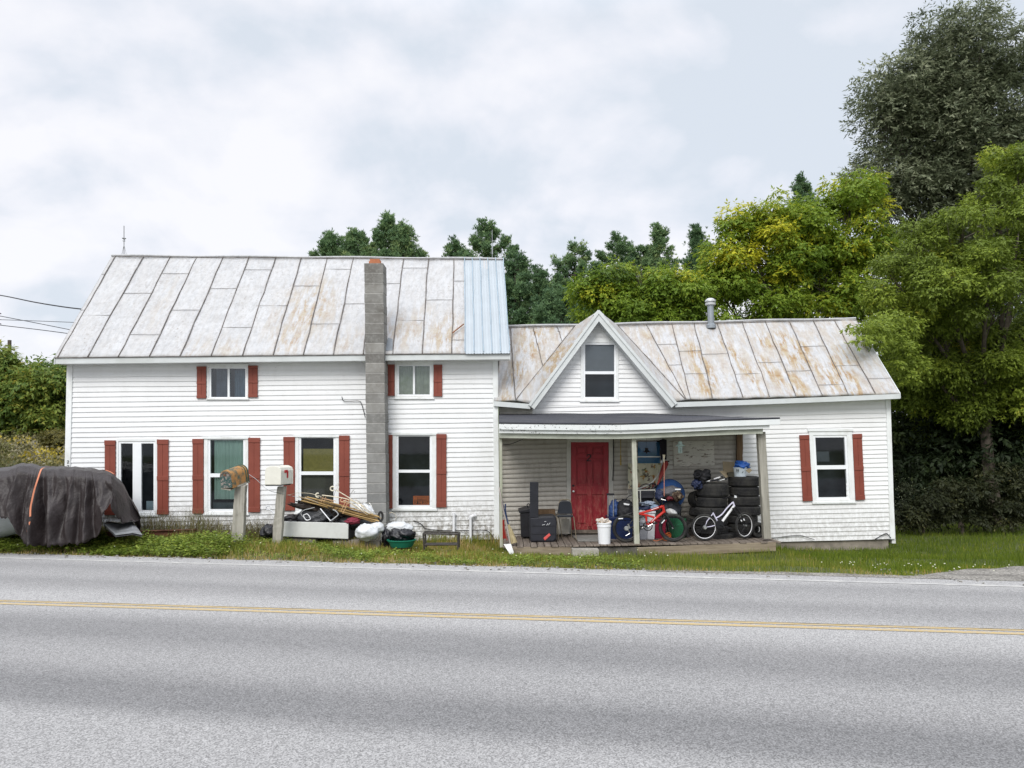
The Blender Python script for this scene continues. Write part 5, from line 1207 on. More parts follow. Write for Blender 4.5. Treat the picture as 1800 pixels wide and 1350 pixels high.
# rough field at the left, behind
M_FIELD = leaf_mat('goldenrod_field', [(0.0, (0.062, 0.069, 0.022)), (0.35, (0.138, 0.138, 0.044)), (0.6, (0.213, 0.194, 0.094)), (0.8, (0.300, 0.275, 0.200)), (1.0, (0.425, 0.338, 0.037))], .25)
g = np.random.default_rng(140); n = 70000; y = g.uniform(19, 44, n)**1.0; x = g.uniform(-35, -4, n); k = (x < XatY(150, y)) & ((y > 22) | (x < -10.5)); x, y = x[k], y[k]
tn = np.clip(.45+.22*vn(x, y, .5)+.2*vn(x, y, 1.3, 2)+g.normal(0, .13, len(x)), 0, 1)
blades('goldenrod_field', x, y, g.uniform(.4, 1.0, len(x))*(1+.25*vn(x, y, .8)), g.uniform(.02, .055, len(x)), tn, M_FIELD, lean=.5, label='overgrown goldenrod and dry grass field beyond the left gable', cat='field', seed=7)
n2 = 9000; y = g.uniform(20, 42, n2); x = g.uniform(-33, -4, n2); k = x < XatY(150, y); x, y = x[k], y[k]; m = 6
p = np.stack([np.repeat(x, m)+g.normal(0, .12, len(x)*m), np.repeat(y, m)+g.normal(0, .12, len(x)*m), np.repeat(gz(x, y)+g.uniform(.55, 1.1, len(x)), m)+g.normal(0, .08, len(x)*m)], 1)
tt = np.repeat(np.clip(.5+.4*vn(x, y, .6, 3)+g.normal(0, .15, len(x)), 0, 1), m)
setp(leaves_mesh('field_plumes', p, unit(g.normal(size=(len(p), 3))), unit(g.normal(size=(len(p), 3))), g.uniform(.10, .22, len(p)), g.uniform(.06, .12, len(p)), tt, M_FIELD, None), 'feathery seed heads and yellow plumes over the left field', 'field', kind='stuff')
# ============================================================ PROPS
V = Vector
def at(px, Y, z=None): x = XatY(px, Y); return V((x, Y, fz(x) if z is None else z))
def mpx(n, Y): return n*Y/1350.0
# ---- mailboxes
YMB = 14.2
M_RUSTB = NT('rusty_mailbox_paint'); _c = M_RUSTB.mix(M_RUSTB.ramp(M_RUSTB.noise(9, 7, .65), [(.36, 0.), (.55, 1.)]), (.045, .09, .075), (.40, .20, .065)); _c = M_RUSTB.mix(M_RUSTB.ramp(M_RUSTB.noise(30, 7, .7, off=(3, 3, 3)), [(.6, 0.), (.68, 1.)]), _c, (.16, .07, .035)); M_RUSTB = M_RUSTB.fin(_c, .75)
M_GRNB = NT('chipped_green_door'); _c = M_GRNB.mix(M_GRNB.ramp(M_GRNB.noise(22, 8, .75), [(.5, 0.), (.6, 1.)]), (.03, .075, .07), (.36, .30, .27)); M_GRNB = M_GRNB.fin(_c, .7)
def dome_prof(w, h, n=14):
    r = w/2; p = [(-r, 0), (-r, h-r)] + [(-r*math.cos(math.pi*i/n), h-r+r*math.sin(math.pi*i/n)) for i in range(1, n)] + [(r, h-r), (r, 0)]; return p
def mailbox_body(w, h, L_, M, c, mat, name, parent, th=0.0):
    mb = MB(); pr = dome_prof(w, h); f = [V((x, -L_/2, z)) for x, z in pr]; b = [V((x, L_/2, z)) for x, z in pr]; i = 0; n = len(pr)
    mb.v = [tuple(M @ q + c) for q in f+b]; mb.f = [tuple(reversed(range(n, 2*n)))] + [(k, (k+1) % n, n+(k+1) % n, n+k) for k in range(n)] + [tuple(range(n))]
    return mb.build(name, mat, parent, smooth=True, sharp=40)
def wpost(name, pts, wx, dy, mat, parent, seed=0, top=None):
    mb = MB(); rs = random.Random(seed); n = 12; rings = []
    for k in range(n+1):
        t = k/n; c = pts[0]*(1-t)+pts[1]*t; w_ = wx[0]*(1-t)+wx[1]*t
        j = lambda: rs.gauss(0, .0035)
        rings.append([c+V((sx*w_/2+j(), sy*dy/2+j(), 0)) for sx, sy in ((-1, -1), (1, -1), (1, 1), (-1, 1))])
    if top: 
        for q, dz in zip(rings[-1], top): q.z += dz
    i = 0
    for r in rings: mb.v += [tuple(q) for q in r]
    for k in range(n):
        for s_ in range(4): mb.f.append((k*4+s_, k*4+(s_+1) % 4, (k+1)*4+(s_+1) % 4, (k+1)*4+s_))
    mb.f.append((3, 2, 1, 0)); mb.f.append((n*4, n*4+1, n*4+2, n*4+3)); return mb.build(name, mat, parent, bevel=.006)
b_ = P(418, 953, YMB); b_.z = gzf(b_.x, YMB)-.05
m1 = thing('mailbox', b_, 'rusty round-topped mailbox tilted on a thick weathered post', 'mailbox')
top = P(424, 852, YMB)
wpost('post', [b_, top], (.225, .185), .14, M_POSTW, m1, 1, (-.03, -.02, .0, .03))
Mb = Matrix.Rotation(R(-15), 3, 'Z') @ Matrix.Rotation(R(-3), 3, 'Y') @ Matrix.Rotation(R(10), 3, 'X')
c_ = P(414, 853, YMB)
bd = mailbox_body(.25, .33, .50, Mb, c_, M_RUSTB, 'box', m1)
mb = MB(); pr_ = dome_prof(.23, .30); yy = -.256; mb.slab([Mb @ V((x, yy, z+.012))+c_ for x, z in pr_], Mb @ V((0, -.01, 0))); dr_ = mb.build('box_door', M_GRNB, m1)
mb = MB(); mb.tube([Mb @ V((.115*math.cos(a)*.9, -.262, .20+.09*math.sin(a)))+c_ for a in np.linspace(0.15, math.pi-.15, 12)], .008, 6); mb.box(Mb @ V((0, -.275, .25))+c_, (.05, .02, .03), M=Mb); mb.build('latch', plain('rust_dark', (.16, .08, .05), .8), dr_)
mb = MB(); mb.tube([Mb @ V((x*1.03, .17, z*1.01))+c_ for x, z in dome_prof(.25, .33)], .010, 6); mb.tube([Mb @ V((x*1.03, .235, z*1.01))+c_ for x, z in dome_prof(.25, .33)], .013, 6); mb.build('box_band', plain('band_green', (.05, .085, .06), .7), m1)
mb = MB(); mb.box(c_+Mb @ V((0.02, .06, -.02)), (.24, .38, .03), M=Mb @ Matrix.Rotation(R(-12), 3, 'Y')); mb.box(c_+Mb @ V((-.03, -.20, -.015)), (.20, .12, .02), M=Mb @ Matrix.Rotation(R(10), 3, 'Y')); mb.build('mount_board', M_POSTW, m1)
b_ = P(487, 956, YMB); b_.z = gzf(b_.x, YMB)-.05
m2 = thing('mailbox', b_, 'cream plastic mailbox with a small red flag on a squared wooden post', 'mailbox')
wpost('post', [b_, P(495.5, 855, YMB)], (.165, .14), .12, M_POSTW, m2, 2)
M_CRM = plain('cream_plastic', (.66, .65, .58), .45, var=.05, dirt=(.4, .36, .28), dirt_amt=.3)
Mb = Matrix.Rotation(R(-9), 3, 'Z'); c_ = P(490, 851, YMB)
mb = MB(); pr = [(-.155, 0), (-.155, .25), (-.13, .305), (-.06, .335), (.06, .335), (.13, .305), (.155, .25), (.155, 0)]
mb.slab([Mb @ V((x, -.24, z))+c_ for x, z in pr], Mb @ V((0, .44, 0))); mb.build('box', M_CRM, m2, bevel=.006)
mb = MB(); mb.slab([Mb @ V((x*1.05, .205, z*1.03-.005))+c_ for x, z in pr], Mb @ V((0, .05, 0))); mb.box(c_+Mb @ V((0, .255, .04)), (.06, .03, .03), M=Mb); mb.build('box_door', M_CRM, m2, bevel=.004)
mb = MB(); mb.box(c_+Mb @ V((.161, -.04, .235)), (.012, .12, .05), M=Mb); mb.box(c_+Mb @ V((.161, .02, .175)), (.012, .04, .12), M=Mb); mb.build('flag', plain('red_flag', (.42, .02, .025), .5), m2)
mb = MB(); mb.box(c_+Mb @ V((0, -.02, -.012)), (.29, .42, .02), M=Mb); mb.build('mount_board', plain('dark_mount', (.03, .028, .026), .8), m2)
w_ = thing('loose_wire', P(438, 840, YMB), 'thin slack wire strung from the rusty mailbox to the cream mailbox post', 'wire')
MB().tube(smooth_path([P(438, 834, YMB), P(452, 844, YMB), P(464, 856, YMB), P(478, 864, YMB-.05), P(500, 868, YMB-.09)]), .0045, 5).build('wire', M_STEEL, w_)

# ---- tarpaulin over a white hull at the left
def tarp():
    YF, YBk = 13.9, 15.8
    t = thing('tarpaulin', P(140, 950, YF), 'wrinkled dark brown tarpaulin draped over the white hull, tied with an orange strap', 'tarpaulin')
    topx = [-260, -100, 0, 20, 45, 62, 80, 130, 160, 185, 200, 214, 228, 240, 247, 250]; topy = [838, 830, 827, 822, 815.5, 818, 821.5, 822, 825, 828, 833, 846, 865, 886, 900, 911]
    hemx = [-260, -100, 0, 28, 33, 40, 55, 100, 150, 177, 183, 200, 208, 220, 238, 250]; hemy = [885, 898, 904, 912, 930, 944, 957, 958, 955, 945, 916, 884, 912, 918, 917, 912]
    nx, nu = 300, 90; vs = []
    xs = np.linspace(-250, 250, nx); g = np.random.default_rng(4)
    ph = g.uniform(0, 6.28, 20); seams_ = [(72, 5, .16, -.2), (80, 4, -.09, .1), (90, 5, .11, .8), (157, 3.2, .12, .15), (164, 3, -.10, .25), (171, 3, .08, .8), (106, 5, .07, -.3), (118, 4, -.06, .2), (131, 4, .08, -.4), (143, 3.5, -.07, -.2), (186, 5, -.09, .9), (205, 5, .12, 1.1), (220, 6, -.07, .8), (50, 6, -.09, -.4), (35, 5, .09, -.6), (-20, 14, .05, .3), (60, 4, .08, -.5)]
    def nz(x, z, f, k): return math.sin(x*f+ph[k]+2.2*math.sin(z*f*.6+ph[k+1]))*math.sin(z*f*.9+ph[k+2]+1.3*math.sin(x*f*.5))
    for xp in xs:
        ty = float(np.interp(xp, topx, topy)); hy_ = float(np.interp(xp, hemx, hemy)); taper = float(sm(195, 250, xp))
        y0 = YF + .55*taper; y1 = YBk - .55*taper
        ridge = P(xp, ty, YF+.55+.25*taper); zt = ridge.z; zh = P(xp, hy_, y0).z; x = XatY(xp, YF+.2)
        # silhouette cross-section: front hem -> shoulder -> top -> back hem
        zsh = zt - (.10+.18*taper)*(1) ; key = [(y0-.05, zh), (y0+.02, zh*.6+zsh*.4), (y0+.12, zsh-.05), (y0+.30, zt-.03), ((YF+.55+.25*taper), zt), ((y0+y1)/2+.1, zt+.015), (y1-.25, zt-.06), (y1, zt-.35), (y1+.05, max(zh, .1)-.05)]
        kl = [0]; 
        for a, b in zip(key, key[1:]): kl.append(kl[-1]+math.hypot(b[0]-a[0], b[1]-a[1]))
        kl = np.array(kl)/kl[-1]
        for j in range(nu+1):
            u = j/nu; y = float(np.interp(u, kl, [k[0] for k in key])); z = float(np.interp(u, kl, [k[1] for k in key]))
            dwn = max(0, min(1, (zt-z)/max(.15, zt-zh))) ; front = 1 if y < (y0+y1)/2 else .4
            d = 0
            for (sx, sw, sa, drift) in seams_:
                cx_ = sx + drift*30*(dwn-.2); q = abs(xp-cx_)/(sw*(.5+1.3*dwn)); q = q**.8; d += sa*math.exp(-q*q)*min(1, .25+dwn*1.5)
            d += .035*dwn*math.sin(xp*.19+ph[3]+1.5*math.sin(z*4)) + .016*nz(xp*.03, z, 6, 0) + .010*nz(xp*.06, z*1.6, 7, 4) + .004*nz(xp*.12, z*3, 8, 8)
            d += .012*abs(nz(xp*.05, z*2.4, 5, 11))
            # flap folded up at the open corner
            yy = y - d*front; zz = z + .012*nz(xp*.04, y, 6, 6)*(1-dwn) + (.02*math.sin(xp*.3)+.015*math.sin(xp*.83))*(dwn > .97)
            vs.append((XatY(xp, y) + .02*nz(z, xp*.03, 4, 2), yy, zz))
    nu1 = nu+1; idx = np.arange(nx*nu1).reshape(nx, nu1); F_ = np.stack([idx[:-1, :-1], idx[1:, :-1], idx[1:, 1:], idx[:-1, 1:]], -1).reshape(-1, 4)
    tm = NT('brown_tarpaulin'); c = tm.mix(tm.ramp(tm.noise(2, 6, .6), [(.3, 0.), (.7, 1.)]), (.017, .012, .012), (.034, .026, .026)); 
    c = tm.mix(tm.math('MULTIPLY', tm.ramp(tm.noise(5, 7, .7), [(.55, 0.), (.7, 1.)]), .35), c, (.085, .072, .076))
    tm.bump(tm.math('ADD', tm.noise(16, 6, .65, dist=1.2), tm.math('MULTIPLY', tm.noise(5, 5, .6, dist=2.0), 1.6)), .45, .02); mt = tm.fin(c, .46, 0, .4)
    o = np_mesh('cover', np.array(vs), F_, mt, t, smooth=True); m = o.modifiers.new('th', 'SOLIDIFY'); m.thickness = .006
    # strap
    M_OS = plain('orange_strap', (.55, .21, .12), .6, var=.1)
    def onfront(px, py, dy=-.13): return P(px, py, YF+dy)
    mb = MB(); pts = [(90, 820.5, .25), (80, 821, .18), (74, 823.5, .05), (71, 828, -.06), (66, 843, -.14), (60, 862, -.16), (56, 880, -.16), (53.5, 893, -.16), (53, 908, -.17)]
    q = smooth_path([onfront(a, b, c) for a, b, c in pts], 5)
    def ribbon(q, w_):
        mb = MB()
        for a, b in zip(q, q[1:]):
            s_ = V((w_/2, 0, w_*.12)); mb.hexa([a-s_, b-s_, b+s_, a+s_, a-s_+V((0, .006, 0)), b-s_+V((0, .006, 0)), b+s_+V((0, .006, 0)), a+s_+V((0, .006, 0))])
        return mb
    ribbon(q, .030).build('strap', M_OS, t)
    ribbon([onfront(52.2, 917, -.17), onfront(50, 925, -.17), onfront(48, 934, -.16)], .026).build('strap_end', M_OS, t)
    mb = MB(); mb.tube(smooth_path([P(186, 826.5, 14.3), P(193, 829, 14.2), P(200, 833, 14.1)]), .008, 5); mb.build('cord', M_OS, t)
    return t
tarp()
def hull():
    t = thing('boat_hull', (XatY(0, 14.4), 14.8, .1), 'smooth white hull showing below the tarpaulin at the left picture edge', 'boat')
    M_H = plain('white_gelcoat', (.62, .66, .68), .3, var=.04, dirt=(.35, .36, .34), dirt_amt=.25)
    prof = [(.05, .0), (-.28, .10), (-.46, .30), (-.50, .42), (-.53, .45), (-.53, .49), (-.50, .52), (-.50, .66)]
    mb = MB(); xs = np.linspace(XatY(-250, 14.6), XatY(62, 14.3), 40)
    for x in xs:
        k = 1-.75*float(sm(xs[-1]-1.1, xs[-1]+.1, x))
        for y, z in prof: mb.v.append((x, 14.72+y*(.75+.25*k)*k+ .0, gzf(x, 14.8)+.10+z*(1 if z > .4 else 1)+ (1-k)*(.3-z*.3)))
        for y, z in reversed(prof): mb.v.append((x, 14.9-y*(.75+.25*k)*k, gzf(x, 14.8)+.10+z+(1-k)*(.3-z*.3)))
    n = len(prof)*2
    for i in range(len(xs)-1):
        for j in range(n-1): mb.f.append((i*n+j, (i+1)*n+j, (i+1)*n+j+1, i*n+j+1))
    mb.f.append(tuple((len(xs)-1)*n+j for j in range(n)))
    mb.build('hull', M_H, t, smooth=True); return t
hull()
# bent grey sheet metal under the tarp's open corner
t = thing('metal_sheet', P(210, 940, 14.0), 'bent grey metal sheet sticking out below the tarpaulin corner', 'sheet metal')
A = [P(183, 921, 14.0), P(203, 941, 13.8), P(233, 937, 13.85), P(250, 940.5, 13.9)]; B = [P(190, 917, 14.6), P(214, 921, 14.7), P(232, 917.5, 14.7), P(240, 926, 14.6)]
mb = MB()
for i in range(3): mb.slab([A[i], A[i+1], B[i+1], B[i]], (0, 0, .008))
mb.build('sheet', plain('scuffed_grey_metal', (.26, .27, .28), .45, metal=.4, var=.3), t)
mb = MB()
for i in range(3): mb.slab([A[i]-V((0, 0, .03)), A[i+1]-V((0, 0, .03)), B[i+1]-V((0, 0, .06)), B[i]-V((0, 0, .06))], (0, 0, .008))
mb.build('folded_edge', plain('dark_grey_metal', (.10, .10, .11), .5, metal=.4), t)
t = thing('steel_beam', P(310, 945, 14.9), 'long rust-brown steel beam lying in the dry weeds under the left windows', 'beam')
a, b = P(188, 946, 14.9), P(345, 941, 15.3); mb = MB()
for dz, w_ in ((0, .10), (.11, .10)): mb.hexa([a+V((0, -w_/2, dz)), a+V((0, -w_/2, dz+.012)), b+V((0, -w_/2, dz+.012)), b+V((0, -w_/2, dz)), a+V((0, w_/2, dz)), a+V((0, w_/2, dz+.012)), b+V((0, w_/2, dz+.012)), b+V((0, w_/2, dz))])
mb.hexa([a+V((0, -.006, .012)), a+V((0, -.006, .11)), b+V((0, -.006, .11)), b+V((0, -.006, .012)), a+V((0, .006, .012)), a+V((0, .006, .11)), b+V((0, .006, .11)), b+V((0, .006, .012))])
mb.build('web', paint('rusty_steel', (.12, .05, .032), .8, var=.5), t)

# ---- junk pile under the third window
M_WPAN = plain('white_enamel', (.60, .61, .59), .35, var=.04, dirt=(.35, .33, .28), dirt_amt=.3)
YJ = 14.6
def gz_at(px, Y): return gzf(XatY(px, Y), Y)
blk = [(497, 511, 947, 962), (511, 556, 946, 966), (556, 584, 952, 966), (584, 616, 950, 968), (616, 632, 949, 968), (640, 668, 951, 970)]
for i, (x0, x1, y0, y1) in enumerate(blk):
    a = P((x0+x1)/2, y1+2, YJ); t = thing('concrete_block', (a.x, YJ, a.z), ['concrete block half hidden behind the cream mailbox post', 'widest concrete block propping the white cabinet near its middle', 'concrete block set back in the dark gap below the cabinet', 'concrete block below the right end of the white cabinet', 'narrow concrete block just right of the cabinet end', 'concrete block below the white bag beside the chimney'][i], 'block', 'blocks under the junk pile')
    mb = MB(); dy = .18 if i in (2,) else 0; p0 = P(x0+.7, y0, YJ+dy); p1 = P(x1-.7, y1+3, YJ+dy); 
    mb.hexa([(p0.x, YJ+dy, p0.z), (p0.x, YJ+dy, p1.z), (p1.x, YJ+dy, p1.z), (p1.x, YJ+dy, p0.z), (p0.x, YJ+dy+.19, p0.z), (p0.x, YJ+dy+.19, p1.z), (p1.x, YJ+dy+.19, p1.z), (p1.x, YJ+dy+.19, p0.z)])
    mb.build('block_body', plain('old_concrete', (.24, .22, .19), .95, var=.3, bumps=.8, dirt=(.1, .09, .07), dirt_amt=.6), t, bevel=.012)
t = thing('white_cabinet', P(555, 947, YJ-.05), 'long white metal cabinet lying on its back, full of junk', 'cabinet')
q = [P(496, 916.5, YJ-.05), P(496, 943, YJ-.05), P(612, 947.5, YJ-.05), P(612.5, 919.5, YJ-.05)]; d = V((0, .62, 0)); w_ = .02
mb = MB(); mb.hexa([q[0], q[1], q[2], q[3]]+[p+V((0, .025, 0)) for p in q]); mb.hexa([p+V((0, .6, 0)) for p in q]+[p+d for p in q])
mb.build('side_panel', M_WPAN, t, bevel=.008)
mb = MB(); mb.hexa([q[0]+V((0, .025, 0)), q[1]+V((0, .025, 0)), q[1]+V((.02, .025, 0)), q[0]+V((.02, .025, 0)), q[0]+V((0, .6, 0)), q[1]+V((0, .6, 0)), q[1]+V((.02, .6, 0)), q[0]+V((.02, .6, 0))])
mb.hexa([q[3]+V((-.02, .025, 0)), q[2]+V((-.02, .025, 0)), q[2]+V((0, .025, 0)), q[3]+V((0, .025, 0)), q[3]+V((-.02, .6, 0)), q[2]+V((-.02, .6, 0)), q[2]+V((0, .6, 0)), q[3]+V((0, .6, 0))]); mb.build('end_panel', plain('dark_inner_panel', (.05, .05, .055), .6), t)
mb = MB(); mb.slab([q[1]+V((0, 0, -.012)), q[2]+V((0, 0, -.012)), q[2]+V((0, .62, -.012)), q[1]+V((0, .62, -.012))], (0, 0, .01)); mb.build('base_panel', M_BLACK, t)
def bagobj(name, label, cat, px, py, Y, rad, seed, mat, amp=.2, M=None, flat=None, parts=None, crease=.03, fr=2.3, group=None):
    c = P(px, py, Y); t = thing(name, (c.x, c.y, c.z-rad[2]), label, cat, group)
    MB().blob(c, rad, seed=seed, amp=amp, nu=36, nv=22, M=M, flat=flat, crease=crease, fr=fr).build('bag_body' if 'bag' in name else 'body', mat, t, smooth=True, sharp=180); return t
def bagmat(name, c, rough=.35):
    if name in MATS: return MATS[name]
    t = NT(name); t.bump(t.noise(9, 4, .55, dist=2.5), .7, .02); MATS[name] = t.fin(t.mix(t.ramp(t.noise(6, 5), [(.3, 0.), (.7, 1.)]), c, tuple(x*.8 for x in c)), rough, 0, .5); return MATS[name]
M_BBAG = bagmat('black_bag_plastic', (.012, .012, .016), .3); M_WBAG = bagmat('white_bag_plastic', (.66, .68, .70)); M_BLUB = bagmat('blue_bag_plastic', (.03, .14, .55), .3)
bagobj('rubbish_bag', 'black rubbish bag at the left end of the white cabinet', 'bag', 512, 913, YJ+.3, (.20, .22, .09), 3, M_BBAG)
bagobj('rubbish_bag', 'grey-black bag slumped in the middle of the white cabinet', 'bag', 555, 909, YJ+.28, (.36, .22, .16), 5, bagmat('charcoal_bag', (.05, .053, .06), .45), group=None)
bagobj('rubbish_bag', 'dark bag on the ground just left of the cream mailbox post', 'bag', 472, 935, YJ+.1, (.17, .18, .13), 6, M_BBAG, M=Matrix.Rotation(R(-35), 3, 'Y'))
bagobj('rubbish_bag', 'dark bag spilling over the right end of the white cabinet', 'bag', 622, 917, YJ+.35, (.34, .2, .16), 8, bagmat('charcoal_bag', (.05, .053, .06), .45))
bagobj('red_cloth', 'crumpled wine-red cloth on the pile below the sticks', 'cloth', 620, 915.5, YJ+.02, (.145, .1, .062), 9, bagmat('wine_cloth', (.20, .018, .04), .8))
bagobj('rubbish_bag', 'crumpled white plastic bag at the pile end beside the chimney', 'bag', 645, 935, YJ-.12, (.21, .17, .155), 11, M_WBAG, amp=.2, crease=.03, fr=1.6)
bagobj('rubbish_bag', 'smaller white plastic bag right of the crumpled one at the chimney foot', 'bag', 662, 929, YJ-.02, (.13, .12, .11), 12, M_WBAG, amp=.2, crease=.03, fr=1.6)
bagobj('rubbish_bag', 'white bag bulging above the sticks against the chimney', 'bag', 648, 897, YJ+.38, (.16, .12, .075), 13, M_WBAG, M=Matrix.Rotation(R(38), 3, 'Y'))
bagobj('rubbish_bag', 'white bag lying on the black bag right of the chimney', 'bag', 703, 928, YJ+.12, (.24, .18, .115), 14, M_WBAG, amp=.16, fr=1.6)
bagobj('rubbish_bag', 'black bag in the green tub right of the chimney', 'bag', 707, 940, YJ, (.23, .2, .13), 15, M_BBAG, amp=.25)
bagobj('rubbish_bag', 'small black bundle low at the front of the chimney', 'bag', 679, 944, YJ+.05, (.10, .1, .16), 16, M_BBAG, amp=.35)
c_ = P(706, 961, YJ-.1); t = thing('green_tub', c_, 'shallow green plastic tub in the grass under the black bag', 'tub')
mb = MB(); mb.lathe([(.20, 0), (.26, .12), (.275, .12), (.275, .135), (.25, .135), (.19, .015), (0, .015)], c_, 28); mb.build('shell', plain('green_plastic', (.015, .16, .10), .4), t, smooth=True)
# bundle of thin strips and sticks
M_BAMB = mat_wood('bamboo_strip', (.30, .19, .07), (.55, .38, .17), ax=(.1, 1, 1), rough=.6); M_DKST = mat_wood('dark_stick', (.06, .045, .03), (.16, .11, .07), ax=(.1, 1, 1))
rs = random.Random(21)
for i in range(22):
    u = rs.uniform(-1, 1); y0 = YJ+rs.uniform(-.05, .3)
    a = P(528+rs.uniform(-3, 14), 877+u*4.5+rs.uniform(-1, 1), y0); b = P(664+rs.uniform(-10, 6), 912+u*5.5, YJ+rs.uniform(-.05, .2)); dk = i % 4 == 3
    t = thing('wood_strip', a, 'tan wooden strip in the slanting bundle on top of the junk pile' if not dk else 'dark wooden stick in the slanting bundle on top of the junk pile', 'stick', 'strips bundled on the junk pile' if not dk else 'dark sticks bundled on the junk pile')
    mb = MB(); r = rs.uniform(.006, .013); m_ = (a+b)/2+V((0, rs.uniform(-.03, .03), rs.uniform(-.02, .03))); mb.tube(smooth_path([a, m_, b], 4), r, 5); mb.build('strip', M_DKST if dk else M_BAMB, t)
bagobj('scrap_heap', 'tangled dark scrap packed beneath the slanting sticks', 'scrap', 582, 898, YJ+.28, (.62, .15, .10), 31, plain('dark_scrap', (.045, .035, .03), .8, var=.6, scale=12), amp=.5, M=Matrix.Rotation(R(13), 3, 'Y'), crease=.1, fr=4)
# crutch-like curved tubes and hangers
M_CRMT = plain('cream_tube', (.62, .55, .42), .45); M_WIRE = plain('bright_wire', (.5, .5, .48), .35, metal=.8)
def rod(name, label, cat, pts, r, mat, sub=None, Y=None):
    ps = [P(a, b, c) for a, b, c in pts]; t = thing(name, ps[0], label, cat); MB().tube(smooth_path(ps), r, 7).build('rod', mat, t, smooth=True)
    if sub:
        for nm, pp, rr, mm in sub: MB().tube(smooth_path([P(a, b, c) for a, b, c in pp]), rr, 7).build(nm, mm, t, smooth=True)
    return t
Y1 = YJ-.08
def hook(cx, cy, r, a0, a1, Y, n=9): return [(cx+r*math.cos(R(a0+(a1-a0)*i/(n-1))), cy-r*math.sin(R(a0+(a1-a0)*i/(n-1))), Y) for i in range(n)]
rod('cane', 'cream hook-ended cane, lowest and longest over the pile', 'cane', [(566, 870.5, Y1), (590, 873.5, Y1), (612, 878, Y1), (640, 890, Y1)], .010, M_CRMT, [('hook', hook(558.5, 870.5, 3.4, -60, -300, Y1), .013, plain('ivory', (.66, .62, .50), .4))])
rod('cane', 'cream hook-ended cane highest over the pile, by the window edge', 'cane', [(590, 861, Y1), (612, 874, Y1), (640, 893, Y1), (656, 903, Y1)], .009, M_CRMT, [('hook', hook(584.5, 859, 3.6, -20, -320, Y1), .013, MATS['ivory'])])
rod('cane', 'tan hook-ended cane right of the window shutter foot', 'cane', [(604, 880, Y1), (616, 884, Y1), (632, 894, Y1), (650, 903, Y1)], .009, M_CRMT, [('hook', hook(601.5, 879.5, 3.0, -10, -270, Y1), .012, plain('tan_plastic', (.50, .30, .18), .4))])
M_TANR = plain('tan_rod', (.50, .31, .17), .5)
rod('wire_rack', 'tan wire rack tilted on the pile at the shutter foot', 'rack', [(600, 898, Y1-.05), (605, 887, Y1-.05), (609, 877, Y1-.05)], .008, M_TANR, [('bar', [(602.5, 903, Y1-.05), (609, 889, Y1-.05), (614, 878, Y1-.05)], .008, M_TANR), ('bar', [(601, 882, Y1-.05), (608, 884, Y1-.05), (615, 886, Y1-.05)], .006, M_TANR), ('bar', [(600, 890, Y1-.05), (609, 892, Y1-.05)], .006, M_TANR)])
rod('tan_wire_rack', 'small tan wire frame above the left of the stick bundle', 'rack', [(563, 875, Y1), (575, 877.5, Y1), (590, 881, Y1)], .006, M_TANR, [('bar', [(565, 882, Y1), (568.5, 872, Y1)], .005, M_TANR), ('bar', [(569, 883, Y1), (573, 873, Y1)], .005, M_TANR), ('bar', [(561, 880, Y1), (578, 879, Y1), (588, 885, Y1)], .005, M_TANR)])
rs = random.Random(8)
hang = [((505, 870), (512, 869), (522, 866.5), (545, 867.5), (565, 873)), ((505, 870), (520, 873.5), (540, 876), (560, 884)), ((590, 855), (592, 852.5), (594, 855), (590, 862), (587, 872)), ((593, 862), (596, 856), (594, 850), (597, 849)), ((614, 877), (617, 868), (622, 861), (624, 863), (622, 867)), ((630, 886), (640, 884), (648, 883.5), (654, 891), (660, 902)), ((612, 880), (622, 889), (634, 897), (646, 905)), ((608, 884), (620, 885), (632, 893), (641, 902)), ((616, 877), (628, 884), (640, 896)), ((684, 902), (690, 901), (696, 906), (695, 914)), ((686, 915), (695, 912), (703, 904)), ((620, 878), (634, 883), (648, 898), (658, 905)), ((624, 876), (638, 889), (650, 899))]
for i, h_ in enumerate(hang):
    q = [P(a, b, YJ-.1+rs.uniform(-.05, .1)) for a, b in h_]; t = thing('wire_hanger', q[0], 'bent wire coat hanger among the sticks on the junk pile', 'hanger', 'wire hangers on the junk pile')
    MB().tube(smooth_path(q), .0042, 5).build('wire', M_WIRE if i % 3 else M_CRMT, t)
rod('hook_rod', 'white curved hook hanging by the left window shutter behind the mailboxes', 'hook', [(468, 851.5, 14.8), (470, 850, 14.8)], .008, M_WHITEP, None) if False else None
t = rod('white_hook', 'small white curled hook in the weeds left of the cream mailbox', 'hook', hook(472, 893, 3.8, 60, 300, 14.9)+[(478, 899, 14.9), (481, 903, 14.9)], .011, M_WHITEP)
# folding chair frame and dark lattice
rod('bent_chair_tube', 'bent white tube chair frame poking from the junk pile', 'frame', [(563, 894, YJ-.02), (572, 905, YJ-.05), (581, 915.5, YJ-.08)], .010, M_WHITEP, [('bar', [(582, 915, YJ-.05), (590, 909, YJ), (594.5, 904, YJ), (590, 898, YJ), (585, 896, YJ)], .011, plain('pale_grey_tube', (.4, .41, .42), .4))])
rod('tube_frame', 'white looped tube frame above the left of the cabinet', 'frame', [(540, 914.5, YJ-.02), (532, 908, YJ-.02), (529, 902, YJ-.02), (534, 897, YJ-.02), (545, 894, YJ), (553, 892, YJ)], .008, MATS['pale_grey_tube'], [('bar', [(533, 906, YJ-.04), (540, 903.5, YJ-.04), (545.5, 912, YJ-.04), (538, 914, YJ-.04), (533, 906, YJ-.04)], .009, M_WHITEP)])
t = thing('dark_lattice', P(580, 905, YJ), 'dark metal lattice leaning in the centre of the junk pile', 'frame'); mb = MB()
